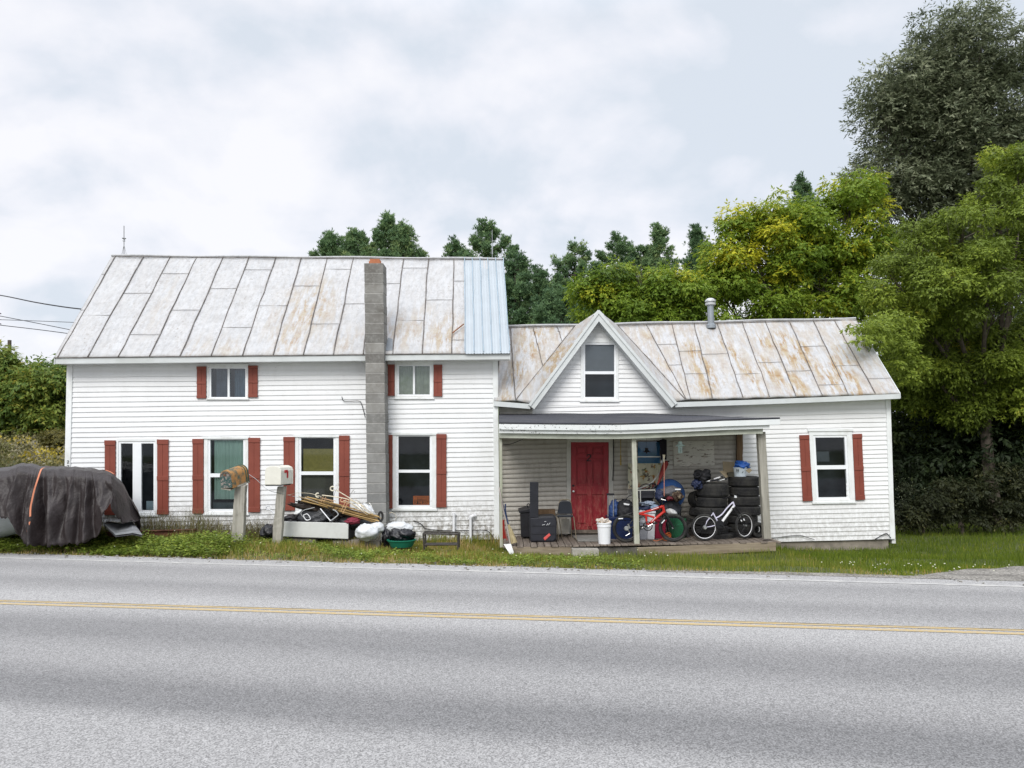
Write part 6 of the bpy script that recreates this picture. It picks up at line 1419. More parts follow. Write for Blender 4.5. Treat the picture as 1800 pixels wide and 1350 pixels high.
for a, b in (((570, 892), (592, 914)), ((576, 890), (597, 906)), ((595, 894), (576, 912)), ((588, 890), (571, 904)), ((569, 900), (584, 890)), ((600, 900), (586, 914))): mb.tube([P(a[0], a[1], YJ+.0), P(b[0], b[1], YJ+.02)], .008, 5)
mb.build('bars', plain('dark_bar', (.03, .03, .033), .5, metal=.4), t)
t = thing('old_wheel', P(669, 907, YJ+.1), 'small dark wheel leaning on the chimney at the end of the sticks', 'wheel'); mb = MB(); c_ = P(669, 908, YJ+.08)
mb.tube([c_+V((.035*math.cos(a), .02*math.cos(a), .085*math.sin(a))) for a in np.linspace(0, 6.283, 21)[:-1]], .022, 8, closed=True); mb.build('tyre', M_RUB, t, smooth=True)
# rack in the grass
t = thing('metal_rack', P(774, 968, 14.3), 'low rusted metal frame standing in the grass right of the chimney', 'rack'); Yr = 14.2; M_RK = plain('rust_black_metal', (.045, .04, .036), .7, var=.5)
def bar(mb, a, b, r=.016): mb.tube([a, b], r, 6)
F4 = [P(744, 938, Yr), P(805, 939, Yr), P(805, 966, Yr), P(746, 966, Yr)]; 
mb = MB(); bar(mb, F4[0], F4[1], .018); bar(mb, F4[0]+V((0, .3, 0)), F4[1]+V((0, .3, 0))); bar(mb, F4[0], F4[0]+V((0, .3, 0))); bar(mb, F4[1], F4[1]+V((0, .3, 0))); mb.build('top_frame', M_RK, t)
for k, (u, v) in enumerate(((0, 3), (1, 2))):
    for dy in (0, .3): mb = MB(); bar(mb, F4[u]+V((0, dy, 0)), F4[v]+V((0, dy, 0)), .018); mb.build('leg', M_RK, t)
mb = MB(); a, b = P(746, 958, Yr), P(805, 957.5, Yr); bar(mb, a, b); mb.slab([a, b, b+V((0, .3, 0)), a+V((0, .3, 0))], (0, 0, .006)); mb.build('shelf', M_RK, t)

# ---- roof things
def rodw(name, label, cat, parts):
    t = thing(name, parts[0][1][0], label, cat)
    for nm, pts, r, m_ in parts: MB().tube(pts, r, 7).build(nm, m_, t, smooth=True)
    return t
Yd = RL0.y+.1
M_RODD = plain('dark_rod', (.12, .12, .12), .5, metal=.5)
b0 = P(218, 452, Yd); t = thing('lightning_rod', b0, 'braced lightning rod near the left end of the tall ridge', 'lightning rod')
MB().tube([b0, P(218, 397, Yd)], .008, 6).build('rod', M_RODD, t)
mb = MB()
for dx, dy in ((-4.5, 0), (4.5, 0), (0, 0)): mb.tube([P(218+dx, 450, Yd+.06*(dx == 0)), P(218, 430, Yd)], .007, 5)
mb.build('brace', M_STEEL, t); MB().lathe([(0, -.02), (.035, -.01), (.012, .03), (.045, .05), (.05, .06), (0, .06)], P(218, 423, Yd), 14).build('ornament', M_STEEL, t, smooth=True)
b0 = P(865.5, 456, RL1.y+.1); t = thing('lightning_rod', b0, 'thin plain lightning rod near the right end of the tall ridge', 'lightning rod'); MB().tube([b0, P(865, 404, b0.y)], .007, 6).build('rod', M_STEEL, t)
MB().tube([P(865.4, 447, b0.y), P(865.4, 430, b0.y)], .016, 6).build('sleeve', M_STEEL, t)
Yv = V1.y-.15; b0 = P(1250, 576, Yv); t = thing('vent_pipe', b0, 'grey metal vent pipe with a mushroom cap on the low ridge', 'vent'); k = Yv/1350
MB().lathe([(5.6*k, -.02), (5.6*k, 44*k)], b0, 20).build('pipe', plain('vent_zinc', (.30, .33, .36), .4, metal=.5, var=.1), t, smooth=True)
MB().lathe([(6*k, 40*k), (9*k, 40.5*k), (9.2*k, 44*k), (6.5*k, 44*k), (6.5*k, 46*k), (9.6*k, 46.3*k), (9.4*k, 49*k), (5*k, 52.5*k), (0, 53.5*k)], b0, 24).build('cap', plain('vent_cap', (.52, .53, .54), .4, metal=.4), t, smooth=True)
MB().lathe([(8.5*k, -.015), (8.5*k, 5*k), (5.8*k, 7*k)], b0, 20).build('collar', MATS['vent_zinc'], t, smooth=True)
t = thing('scrap_stick', P(796, 590, 17.2), 'rusty thin bar lying on the roof beside the galvanised sheets', 'bar')
def onL(u_px, py):      # a point on the left roof plane
    n = (Vector(EL1)-Vector(EL0)).cross(Vector(RL0)-Vector(EL0)).normalized(); d = ray(u_px, py); o = V((0, 0, CAMZ)); return o + d*((Vector(EL0)-o).dot(n)/d.dot(n))
MB().tube([onL(795.5, 588)+V((0, -.03, .03)), onL(815, 572.5)+V((0, -.03, .03))], .014, 6).build('rod', paint('rust_bar', (.22, .09, .04), .8), t)
# overhead wires and the far pole
for i, (pts, r, lab) in enumerate((([(-700, 440, 44), (-300, 488, 36), (-60, 512, 30), (0, 519, 26), (60, 531, 23), (112, 539.5, 21.6), (150, 544, 20.5)], .018, 'thick black service cable running to the roof, top of the four lines'), ([(-700, 500, 40), (-60, 545, 40), (0, 555.5, 40), (125, 580, 40), (420, 640, 40)], .018, 'thin line dropping steeply to the right below the service cable'), ([(-700, 556, 42), (-60, 561.5, 42), (0, 562, 42), (125, 566.5, 42), (420, 578, 42)], .016, 'thin nearly level overhead line'), ([(-700, 520, 41), (-60, 564, 41), (0, 571.5, 41), (125, 587, 41), (420, 630, 41)], .020, 'lowest overhead line at the left of the roof'))):
    q = [P(a, b, c) for a, b, c in pts]; t = thing('overhead_line', q[0], lab, 'cable'); MB().tube(smooth_path(q), r, 5).build('cable', M_INK, t)
t = thing('utility_pole', (XatY(16, 70), 70, gzf(XatY(16, 70), 60)), 'distant utility pole with a cross arm above the far left trees', 'utility pole')
MB().tube([V((XatY(16, 70), 70, gzf(XatY(16, 70), 60))), P(16.8, 598, 70)], .16, 8).build('pole', M_BARK, t); MB().tube([P(6, 612, 70), P(26, 614.5, 70)], .09, 6).build('crossarm', M_BARK, t)
# ============================================================ PORCH THINGS
def onP(px, Y): x = XatY(px, Y); return V((x, Y, fz(x)))
# black cooker with a square flue
Y0 = 15.65; o = onP(952, Y0); t = thing('smoker', o, 'bulky black box cooker with a tall square flue left of the chair', 'smoker')
M_MBL = plain('satin_black', (.020, .021, .027), .42, var=.25); r = Rect(Plane((0, Y0), (1, Y0)), (929, 903, 976, 950))
mb = MB(); pr_ = [(-.27, .05), (-.25, 0), (.20, 0), (.265, .05), (.28, .40), (.26, .50), (.21, .525), (-.27, .50)]
mb.slab([V((o.x+x, Y0-.02, o.z+z)) for x, z in pr_], (0, .48, 0)); bdy = mb.build('body', M_MBL, t, bevel=.015)
mb = MB(); mb.slab([V((o.x+x*.93+.0, Y0-.045, o.z+z*.9+.03)) for x, z in pr_], (0, .03, 0)); mb.build('front_panel', plain('panel_black', (.028, .029, .037), .4, var=.2), t, bevel=.008)
mb = MB()
for z in (.17, .33): mb.box((o.x, Y0-.05, o.z+z), (.46, .012, .008))
mb.build('panel_groove', M_INK, t)
mb = MB()
q = [P(931.5, 847.5, Y0-.03), P(931.5, 910, Y0-.03), P(946.5, 910, Y0-.03), P(946.5, 847.5, Y0-.03)]; mb.hexa(q+[p+V((0, .15, 0)) for p in q]); mb.build('flue', M_MBL, t, bevel=.006)
mb = MB(); mb.hexa([P(955, 946, Y0-.06), P(958, 950, Y0-.06), P(968, 941, Y0-.06), P(965.5, 937, Y0-.06)]+[P(a, b, Y0-.04) for a, b in ((955, 946), (958, 950), (968, 941), (965.5, 937))]); mb.build('latch', plain('coral_plastic', (.62, .10, .09), .5), t, bevel=.008)
mb = MB()
for a, b in (((953, 923), (958, 922)), ((957, 917), (960, 916.5)), ((961, 923.5), (963, 920)), ((964, 923), (967, 919))): mb.tube([P(*a, Y0-.055), P(*b, Y0-.055)], .006, 5)
mb.build('badge', plain('silver_badge', (.55, .56, .58), .4), t)
Yb2 = 16.25; t = thing('bin', onP(924, Yb2), 'black lidded bin behind the cooker against the grey siding', 'bin')
q = [P(914, 899, Yb2), P(916, 944, Yb2), P(938, 944, Yb2), P(938, 897, Yb2)]; mb = MB(); mb.hexa(q+[p+V((0, .35, 0)) for p in q]); mb.build('body', M_BLACK, t, bevel=.01)
q = [P(911, 898.5, Yb2-.03), P(913, 902, Yb2-.03), P(938, 899.5, Yb2-.03), P(938, 892, Yb2-.03)]; mb = MB(); mb.hexa(q+[p+V((0, .42, .03)) for p in q]); mb.build('lid', M_BLACK, t, bevel=.008)
mb = MB(); mb.tube([P(929, 888.5, Yb2)+V((.03*math.cos(a), 0, .035*math.sin(a))) for a in np.linspace(0, 6.28, 13)[:-1]], .012, 6, closed=True); mb.build('lid_handle', M_BLACK, t)
t = thing('wooden_box', onP(962, 16.5), 'brown wooden box behind the cooker and the black chair', 'box'); q = [P(946, 896.5, 16.45), P(946, 912, 16.45), P(976, 912, 16.45), P(976, 896, 16.45)]; MB().hexa(q+[p+V((0, .25, 0)) for p in q]).build('carcass', M_POSTB, t)
t = thing('cream_panel', onP(990, 16.55), 'dirty cream panel leaning on the wall under the black chair', 'panel'); q = [P(978, 911, 16.5), P(978, 938, 16.5), P(1001, 938.5, 16.5), P(1001, 913, 16.5)]; MB().hexa(q+[p+V((0, .10, 0)) for p in q]).build('panel', plain('dirty_cream', (.45, .43, .38), .8, var=.15, dirt=(.15, .13, .1), dirt_amt=.5), t)
# chair
Yc = 16.1; t = thing('chair', onP(993, Yc), 'black padded folding chair beside the red door', 'chair'); M_PAD = plain('black_vinyl', (.022, .026, .034), .38, var=.2); M_CFR = plain('brass_tube', (.30, .25, .18), .4, metal=.5)
pr_ = [(980.5, 899), (979, 902.5), (982, 903.5), (1004, 903.5), (1007, 902.5), (1006, 898), (1004, 885), (1001.5, 881.5), (997, 880.8), (989, 880.8), (984.5, 882), (982.5, 885)]
MB().slab([P(a, b, Yc+.12) for a, b in pr_], (0, .03, 0)).build('backrest', M_PAD, t, bevel=.008)
a, b, c, d = P(979.5, 909.5, Yc-.18), P(1007.5, 909.5, Yc-.18), P(1006, 908, Yc+.18), P(981, 908, Yc+.18); MB().slab([a, b, c, d], (0, 0, .045)).build('seat', M_PAD, t, bevel=.012)
MB().tube(smooth_path([P(981, 906, Yc+.14), P(983, 884, Yc+.14), P(986, 879, Yc+.14), P(993, 878, Yc+.14), P(1000.5, 879, Yc+.14), P(1003.5, 884, Yc+.14), P(1006, 906, Yc+.14)]), .010, 7).build('back_frame', M_CFR, t, smooth=True)
for x0, x1, ya, yb in ((978.5, 979, Yc-.18, Yc-.22), (1008.5, 1009.5, Yc-.18, Yc-.22), (982, 985, Yc+.18, Yc+.25), (1004, 1001, Yc+.18, Yc+.25)):
    MB().tube([P(x0, 908, ya), V((XatY(x1, yb), yb, fz(1)))], .009, 7).build('leg', M_CFR, t, smooth=True)
# tools at the left end
Yt = 15.02
def tool(name, label, cat, parts):
    t = thing(name, parts[0][1][0], label, cat)
    for nm, pts, r, m_ in parts: MB().tube(pts, r, 8).build(nm, m_, t, smooth=True)
    return t
M_HAND = mat_wood('grey_handle', (.22, .19, .17), (.48, .43, .40), ax=(1, 1, .1))
t = tool('shovel', 'long-handled shovel leaning in the porch corner, blade in the grass', 'shovel', [('handle', smooth_path([P(877.5, 857, Yt+.12), P(884, 893, Yt+.05), P(891, 925, Yt-.02), P(897, 958, Yt-.12)]), .014, M_HAND)])
mb = MB(); bl = [(885, 956.5), (893, 956), (898, 956), (903, 970), (901.5, 974.5), (897, 975)]; mb.slab([P(a, b, Yt-.15-(b-956)*.004) for a, b in bl], (0, .006, 0)); mb.build('blade', plain('worn_steel_blade', (.36, .37, .37), .4, metal=.6, var=.3), t)
t = tool('broom', 'straw broom leaning on the shovel handle', 'broom', [('handle', smooth_path([P(881, 876, 15.35), P(888, 902, 15.3), P(894, 922, 15.25)]), .012, plain('navy_handle', (.03, .055, .13), .5))])
M_STR = mat_wood('straw', (.30, .24, .13), (.50, .42, .25), ax=(1, 1, .1), sc=40); a, b = P(894, 922, 15.25), P(903, 955, 15.2); mb = MB(); mb.tube([a, a*.6+b*.4, b], [.02, .05, .075], 10); mb.build('bristles', M_STR, t)
t = tool('grabber_pole', 'dark blue pole standing behind the broom', 'pole', [('shaft', smooth_path([P(888.5, 886, 15.55), P(889, 900, 15.5), P(893, 921, 15.45)]), .014, plain('dark_blue_shaft', (.02, .035, .09), .4))])
t = thing('red_snow_scoop', P(885, 948, 15.3), 'upright red plastic scoop in the porch corner behind the shovel', 'scoop'); mb = MB(); mb.slab([P(a, b, 15.35) for a, b in ((882.5, 914), (886.5, 914), (887, 922), (890, 947), (881, 947), (881, 926))], (0, .05, 0)); mb.build('pan', plain('red_plastic', (.45, .035, .025), .45), t, bevel=.006)
t = tool('red_pole', 'thin dull red pole between the scoop and the shovel', 'pole', [('shaft', [P(886, 925, 15.25), P(891.5, 950, 15.18)], .012, plain('dull_red', (.25, .07, .06), .6))])
# bucket
Yk = 15.25; o = onP(1058, Yk); t = thing('bucket', o, 'white plastic bucket heaped with rags and scraps, at the porch edge', 'bucket'); k = Yk/1350
MB().lathe([(0, 0), (10.2*k, 0), (11.6*k, 29*k), (12.3*k, 29*k), (12.3*k, 31*k), (11.8*k, 31.2*k), (11.9*k, 34*k), (12.4*k, 34*k), (12.4*k, 36.5*k), (11.2*k, 36.5*k), (10.8*k, 30*k), (0, 29*k)], o, 32).build('shell', M_WHITEP, t, smooth=True)
mb = MB(); mb.blob(o+V((0, 0, 37*k)), (10.5*k, 9*k, 5.5*k), seed=4, amp=.5, nu=24, nv=14); mb.build('rags', plain('off_white_rag', (.62, .56, .50), .9, var=.15), t, smooth=False)
mb = MB(); mb.tube([o+V((-9*k, -.05, 37*k)), o+V((2*k, -.02, 41*k))], .012, 5); mb.tube([o+V((-4*k, -.08, 36*k)), o+V((8*k, -.06, 39*k))], .012, 5); mb.build('kindling', M_BAMB, t)
# hand cart handle and blue bag
t = thing('luggage_cart', onP(1074, 16.2), 'small luggage cart with a grey telescopic handle by the door', 'cart')
M_TEL = plain('telescopic_grey', (.38, .39, .40), .35, metal=.7)
for px in (1068.8, 1078.3): MB().tube([P(px, 869, 16.1), P(px, 918, 16.1)], .012, 7).build('handle_tube', M_TEL, t)
MB().tube([P(1066.5, 869, 16.1), P(1079.5, 869, 16.1)], .022, 8).build('grip', M_INK, t)
MB().slab([P(1064, 918, 16.0), P(1082, 918, 16.0), P(1082, 950, 16.0), P(1064, 950, 16.0)], (0, .2, 0)).build('bag', M_DARK, t, bevel=.02)
def soft(name, label, cat, px, py, Y, rx, ry, dep_, seed, mat, amp=.18, **k): return bagobj(name, label, cat, px, py, Y, (mpx(rx, Y), dep_, mpx(ry, Y)), seed, mat, amp=amp, **k)
M_BLJ = bagmat('bright_blue_nylon', (.04, .09, .26), .5); M_NAVY = bagmat('navy_cloth', (.016, .026, .075), .6); M_BLKF = bagmat('black_cloth', (.012, .012, .016), .7); M_GRYF = bagmat('grey_pack_cloth', (.12, .12, .135), .7)
soft('blue_jacket', 'bright blue nylon jacket bunched behind the cart handle', 'jacket', 1079, 897, 16.25, 10, 16, .12, 3, M_BLJ, amp=.25, crease=.1)
t = soft('duffel_bag', 'black duffel bag resting on the blue tub', 'bag', 1100, 899, 16.1, 16, 20, .18, 5, M_BLKF, amp=.15)
MB().tube(smooth_path([P(1096, 884, 16.0), P(1102, 875, 16.0), P(1110, 870, 16.0), P(1119, 868, 16.05)]), .009, 6).build('strap', M_INK, t)
MB().slab([P(1096, 884, 15.9), P(1109, 886.5, 15.9), P(1109, 889, 15.9), P(1097, 887, 15.9)], (0, .01, 0)).build('reflective_patch', M_WHITEP, t)
o = onP(1092, 16.1); t = thing('blue_tub', o, 'dark blue storage tub behind the red bicycle rear wheel', 'tub'); q = [P(1071, 912, 15.95), P(1074, 953, 15.95), P(1111, 953, 15.95), P(1114, 912, 15.95)]; MB().hexa(q+[p+V((0, .5, 0)) for p in q]).build('shell', plain('navy_plastic', (.010, .020, .07), .35, var=.15), t, bevel=.02)
q = [P(1069.5, 909, 15.93), P(1070, 914, 15.93), P(1115, 914, 15.93), P(1115, 909, 15.93)]; MB().hexa(q+[p+V((0, .54, 0)) for p in q]).build('rim', plain('navy_plastic', (.010, .020, .07), .35), t, bevel=.008)

# bicycles ------------------------------------------------
def wheel(parent, c, R_, ax, rim_m, tyre_m=M_RUB, rimw=.014, tw=.024, spokes=28, spoke_m=None, hub_m=M_STEEL):
    """ax: unit vector along the axle"""
    ax = V(ax).normalized(); u = V((0, 0, 1)); u = (u-ax*u.dot(ax)).normalized(); v = ax.cross(u)
    ring = lambda r, o=0: [c+u*math.cos(a)*r+v*math.sin(a)*r+ax*o for a in np.linspace(0, 2*math.pi, 49)[:-1]]
    w_ = MB().tube(ring(R_-tw), tw, 8, closed=True).build('wheel', tyre_m, parent, smooth=True)
    MB().tube(ring(R_-tw*2-rimw*.2), rimw, 6, closed=True).build('rim', rim_m, w_, smooth=True)
    sp = MB()
    for i in range(spokes):
        a = 2*math.pi*i/spokes; b = a+(.35 if i % 2 else -.35); s_ = .028*(1 if (i//2) % 2 else -1)
        sp.tube([c+u*math.cos(b)*.02+v*math.sin(b)*.02+ax*s_, c+u*math.cos(a)*(R_-tw*2)+v*math.sin(a)*(R_-tw*2)], .0022, 4, cap=False)
    sp.build('spokes', spoke_m or M_STEEL, w_); MB().tube([c-ax*.05, c+ax*.05], .018, 10).build('hub', hub_m, w_, smooth=True); return w_
def seg(parent, nm, pts, r, m_, n=8): return MB().tube(pts, r, n).build(nm, m_, parent, smooth=True)
Yb = 15.33; dY = .0
t = thing('bicycle', onP(1136, Yb), 'red full-suspension mountain bicycle parked behind the middle porch post', 'bicycle', 'bicycles on the porch')
M_REDF = plain('red_frame', (.52, .028, .02), .3, var=.08); M_BLKM = plain('black_metal', (.02, .02, .023), .4, metal=.3)
Rw = 24.5*Yb/1350; zb = lambda px: onP(px, Yb).z
rc = onP(1096.5, Yb)+V((0, 0, Rw)); fc = onP(1177.5, Yb-.03)+V((0, 0, Rw)); ax_ = V((.05, 1, 0)); M_FATT = M_RUB
wheel(t, rc, Rw, V((0, 1, 0)), M_BLKM, tw=.030, rimw=.013, spoke_m=M_BLKM); wheel(t, fc, Rw, V((.22, 1, 0)), M_BLKM, tw=.030, rimw=.013, spoke_m=M_BLKM)
p = lambda a, b, dy=0: P(a, b, Yb+dy)
hd = p(1165, 890); hd2 = p(1167.5, 899); bb = p(1138, 924.5); st = p(1121, 902); mid = p(1150, 908)
fr = MB(); fr.tube([hd, p(1145, 897), p(1121, 903.5)], [.028, .024, .022], 10); fr.tube([hd2, p(1153, 911), p(1139, 923)], [.026, .028, .022], 10); fr.tube([p(1121, 903), p(1134, 905), p(1150, 909.5)], .021, 10); fr.tube([p(1135, 906), p(1137.5, 922)], .020, 10); fr.tube([hd+V((0, 0, .02)), hd2-V((0, 0, .02))], .028, 10)
fr.build('frame', M_REDF, t, smooth=True)
seg(t, 'frame_decal', [p(1145, 896.2, -.027), p(1158, 891.8, -.029)], .006, M_WHITEP); seg(t, 'frame_decal', [p(1146, 917, -.03), p(1153, 909, -.03)], .005, M_WHITEP)
seg(t, 'swingarm', [bb, p(1115, 926), rc], .013, M_BLKM); seg(t, 'swingarm', [p(1130, 908), p(1112, 914), rc], .012, M_BLKM)
for s_ in (-1, 1): seg(t, 'fork', [hd2+V((s_*.0, s_*.055, -.04)), fc*.5+hd2*.5+V((0, s_*.055, 0)), fc+V((0, s_*.055, 0))], [.019, .018, .013], M_BLKM)
seg(t, 'fork_crown', [hd2+V((0, -.07, -.04)), hd2+V((0, .07, -.04))], .017, M_BLKM)
seg(t, 'stem', [hd, p(1163.5, 880), p(1166, 874)], .016, M_BLKM); seg(t, 'handlebar', smooth_path([p(1160, 878, -.28), p(1162, 876, -.15), p(1165, 874.5, 0), p(1169, 874, .12), p(1172, 874, .26)]), .012, M_BLKM); seg(t, 'brake_lever', [p(1161, 877, -.24), p(1170, 879.5, -.26)], .007, M_CHROME)
seg(t, 'seat_post', [p(1123, 903), p(1119, 890)], .014, M_BLKM); mb = MB(); mb.blob(p(1117, 887.5), (.13, .065, .03), seed=2, amp=.12, M=Matrix.Rotation(R(-4), 3, 'Y')); mb.build('saddle', M_BLKF, t, smooth=True)
cr_ = MB(); cr_.tube([bb+V((0, -.05, 0))+V((.085*math.cos(a), 0, .085*math.sin(a))) for a in np.linspace(0, 6.283, 25)[:-1]], .010, 6, closed=True); cr_.build('chainring', M_BLKM, t)
seg(t, 'crank', [bb+V((0, -.07, 0)), bb+V((.12, -.08, .06))], .011, M_CHROME); seg(t, 'crank', [bb+V((0, .07, 0)), bb+V((-.12, .08, -.06))], .011, M_CHROME)
mb = MB(); mb.box(bb+V((.13, -.12, .065)), (.09, .08, .025)); mb.build('pedal', M_BLKM, t); mb = MB(); mb.box(bb+V((-.13, .12, -.065)), (.09, .08, .025)); mb.build('pedal', M_BLKM, t)
MB().lathe([(.0, -.02), (.05, -.02), (.05, .0), (.035, .02), (.0, .02)], rc+V((0, -.045, 0)), 20, Matrix.Rotation(math.pi/2, 3, 'X')).build('cassette', M_STEEL, t)
seg(t, 'derailleur', [rc+V((.02, -.06, -.02)), rc+V((.06, -.065, -.09)), rc+V((-.02, -.065, -.14))], .012, M_CHROME)
seg(t, 'rear_brake', [p(1104, 921, -.03), p(1107, 929, -.03)], .016, M_STEEL); seg(t, 'reflector', [p(1087, 912, -.04), p(1095, 911.5, -.04)], .011, M_WHITEP)
seg(t, 'reflector', [p(1163, 920, -.05), p(1168.5, 914, -.05)], .010, M_WHITEP); seg(t, 'mudguard', smooth_path([p(1098, 906), p(1110, 902), p(1120, 905)]), .016, M_BLKM)
for w0 in (0, 1):
    seg(t, 'brake_cable', smooth_path([p(1165, 876, -.05*w0), p(1158, 884, -.06), p(1160, 893, -.04), p(1166, 897, 0)]), .004, M_INK)
# white and lilac step-through bike
Yb3 = 15.36; t = thing('bicycle', onP(1268, Yb3), 'white and lilac step-through bicycle leaning on the tires, its front wheel turned', 'bicycle', 'bicycles on the porch'); Rr = 23.3*Yb3/1350
M_LIL = plain('lilac_white_frame', (.62, .60, .74), .3, var=.05); M_RIMW = plain('white_rim', (.78, .78, .80), .35, bumps=0); p = lambda a, b, dy=0: P(a, b, Yb3+dy)
rc = onP(1232.5, Yb3)+V((0, 0, Rr)); rc.z = p(1232.5, 927).z; fc = p(1308.7, 923.5, .12)
wheel(t, rc, Rr, V((0, 1, 0)), M_RIMW, tw=.024, rimw=.008, spoke_m=M_BLKM); wheel(t, fc, Rr*.99, V((-.62, 1, 0)), M_RIMW, tw=.024, rimw=.008, spoke_m=M_BLKM)
hd = p(1288, 883); hd2 = p(1291, 890); bb = p(1264, 921.5)
fr = MB(); fr.tube(smooth_path([hd, p(1278, 893), p(1270, 903), p(1264, 908), p(1258.5, 910.5)]), .013, 8); fr.tube([p(1253, 901), bb], .014, 8); fr.tube([p(1253.5, 902.5), p(1243, 916), rc], .009, 8); fr.tube([bb, p(1250, 925.5), rc], .010, 8); fr.tube([hd+V((0, 0, .015)), hd2], .018, 8); fr.build('frame', M_LIL, t, smooth=True)
seg(t, 'down_tube', [p(1290, 889.5), p(1269, 917.5)], [.022, .026], M_RIMW, 10)
seg(t, 'seat_post', [p(1253, 901), p(1249.5, 894)], .013, M_BLKM)
for s_ in (-1, 1):
    q = V((s_*.045, s_*.03, 0)); seg(t, 'fork', [hd2+q-V((0, 0, .03)), p(1298, 903, .03)+q, fc+q], [.016, .015, .010], M_BLKM)
seg(t, 'stem', [hd, p(1293, 874, .02)], .014, M_BLKM); seg(t, 'handlebar', smooth_path([p(1270, 876, .18), p(1280, 874.5, .1), p(1290, 872, .02), p(1299, 868, -.12)]), .012, M_BLKM); mb = MB(); mb.box(p(1293, 873, -.02), (.045, .03, .05), rz=.3); mb.build('stem_clamp', M_WHITEP, t, bevel=.004)
MB().tube([bb+V((0, -.04, 0))+V((.08*math.cos(a), 0, .08*math.sin(a))) for a in np.linspace(0, 6.283, 25)[:-1]], .009, 6, closed=True).build('chainring', M_BLKM, t); MB().lathe([(0, -.01), (.078, -.01), (.078, .01), (0, .01)], bb+V((0, -.04, 0)), 20, Matrix.Rotation(math.pi/2, 3, 'X')).build('chain_guard', M_BLKM, t)
seg(t, 'crank', [bb+V((0, -.06, 0)), bb+V((.14, -.07, -.06))], .010, M_BLKM); seg(t, 'crank', [bb+V((0, .06, 0)), bb+V((-.14, .07, .06))], .010, M_BLKM)
for s_ in (-1, 1): mb = MB(); mb.box(bb+V((-s_*.16, s_*.11, s_*.065)), (.09, .07, .022)); mb.build('pedal', M_BLKM, t)
MB().lathe([(0, -.02), (.045, -.02), (.03, .02), (0, .02)], rc+V((0, -.04, 0)), 20, Matrix.Rotation(math.pi/2, 3, 'X')).build('cassette', M_STEEL, t)
for a, b in (((1302, 914), (1304, 916.5)), ((1307, 912), (1308.5, 915))): seg(t, 'reflector', [p(*a, .05), p(*b, .05)], .012, M_WHITEP)
seg(t, 'brake_cable', smooth_path([p(1296, 870, -.05), p(1299, 880, -.1), p(1295, 893, -.04)]), .004, M_INK)

# tires ------------------------------------------------
def tire_mesh(Ro, Wd):
    mb = MB(); h = Wd/2; pr = [(Ro*.60, -h*.75), (Ro*.63, -h*.92), (Ro*.80, -h), (Ro*.94, -h*.90), (Ro*.985, -h*.72), (Ro, -h*.4), (Ro, h*.4), (Ro*.985, h*.72), (Ro*.94, h*.90), (Ro*.80, h), (Ro*.63, h*.92), (Ro*.60, h*.75), (Ro*.58, 0), (Ro*.60, -h*.75)]
    mb.lathe(pr, (0, 0, 0), 40)
    for i in range(40):        # tread lugs
        for s_ in (-1, 0, 1):
            a = 2*math.pi*(i+.5*(s_ == 0))/40; M = Matrix.Rotation(a, 3, 'Z'); mb.box(M @ V((Ro*1.003, 0, s_*h*.5)), (Ro*.035, Ro*.105, h*.36), M=M)
    me = mb.build('tire', M_RUB, None, smooth=True, sharp=30); return me
TM = tire_mesh(.31, .205); first = [True]
def tire(px, py, Y, rpx, hpx, label, tilt=(0, 0, 0), group='old tires stacked on the porch'):
    c = P(px, py, Y); o = TM if first[0] else TM.copy()
    if not first[0]: col.objects.link(o)
    first[0] = False; s_ = mpx(rpx, Y)/.31; sz = mpx(hpx, Y)/.205; o.location = c; o.scale = (s_, s_, sz); o.rotation_euler = (tilt[0], tilt[1], tilt[2] if tilt[2] else random.uniform(0, 6)); setp(o, label, 'tire', group); return o
for i, (px, py, rr_, hp, lab) in enumerate(((1308.5, 846, 27, 17.5, 'tire on top of the right stack, under the white bucket'), (1308.5, 863.5, 25.5, 16.5, 'second tire from the top of the right stack'), (1308.5, 880, 27, 17, 'third tire from the top of the right stack, greyish'), (1308, 897, 27.5, 17, 'fourth tire from the top of the right stack'), (1304, 912, 26, 14, 'fifth tire from the top of the right stack, behind the bicycle fork'), (1306, 927, 26, 16, 'sixth tire of the right stack, behind the turned front wheel'), (1307, 941, 27, 15, 'bottom tire of the right stack'))): tire(px, py, 16.05, rr_, hp, lab)
for i, (px, py, rr_, hp, lab) in enumerate(((1253, 861, 27, 24, 'wide tire on top of the left stack, under the black bags'), (1251, 882, 25.5, 18, 'second tire from the top of the left stack, muddy tread'), (1249, 899, 27, 16, 'third tire from the top of the left stack'), (1250, 915, 27, 16, 'fourth tire from the top of the left stack'), (1252, 930, 27, 15, 'fifth tire of the left stack behind the white-rimmed wheel'), (1262, 943, 28, 14, 'bottom tire of the left stack behind the bicycle'))): tire(px, py, 15.95, rr_, hp, lab)
tire(1331, 931, 15.75, 13, 17, 'small tire standing on edge against the right porch post', (R(90), R(10), .1)); tire(1225, 878, 16.35, 15, 17, 'tire standing on edge behind the left stack, upper', (R(75), 0, .5)); tire(1226, 901, 16.35, 14, 14, 'small tire wedged left of the left stack', (0, R(12), .5)); tire(1216, 936, 16.1, 16, 18, 'tire on edge on the floor left of the bicycle', (R(80), 0, .2)); tire(1208, 919, 16.35, 13, 13, 'small tire behind the green bin', (R(20), R(10), .2))
soft('duffel_bag', 'black bag heap with loops on top of the left tires', 'bag', 1236, 838, 15.9, 14, 12.5, .2, 21, M_BLKF, amp=.3, crease=.12, fr=3.2)
t = soft('duffel_bag', 'navy and black bag sagging off the left edge of the left tires', 'bag', 1226, 852, 15.85, 9, 8, .15, 22, M_NAVY, amp=.3)
t = thing('cord_coil', P(1229, 836, 15.7), 'loop of black cord on the bag heap over the left tires', 'cord'); mb = MB(); c_ = P(1226.5, 834, 15.7)
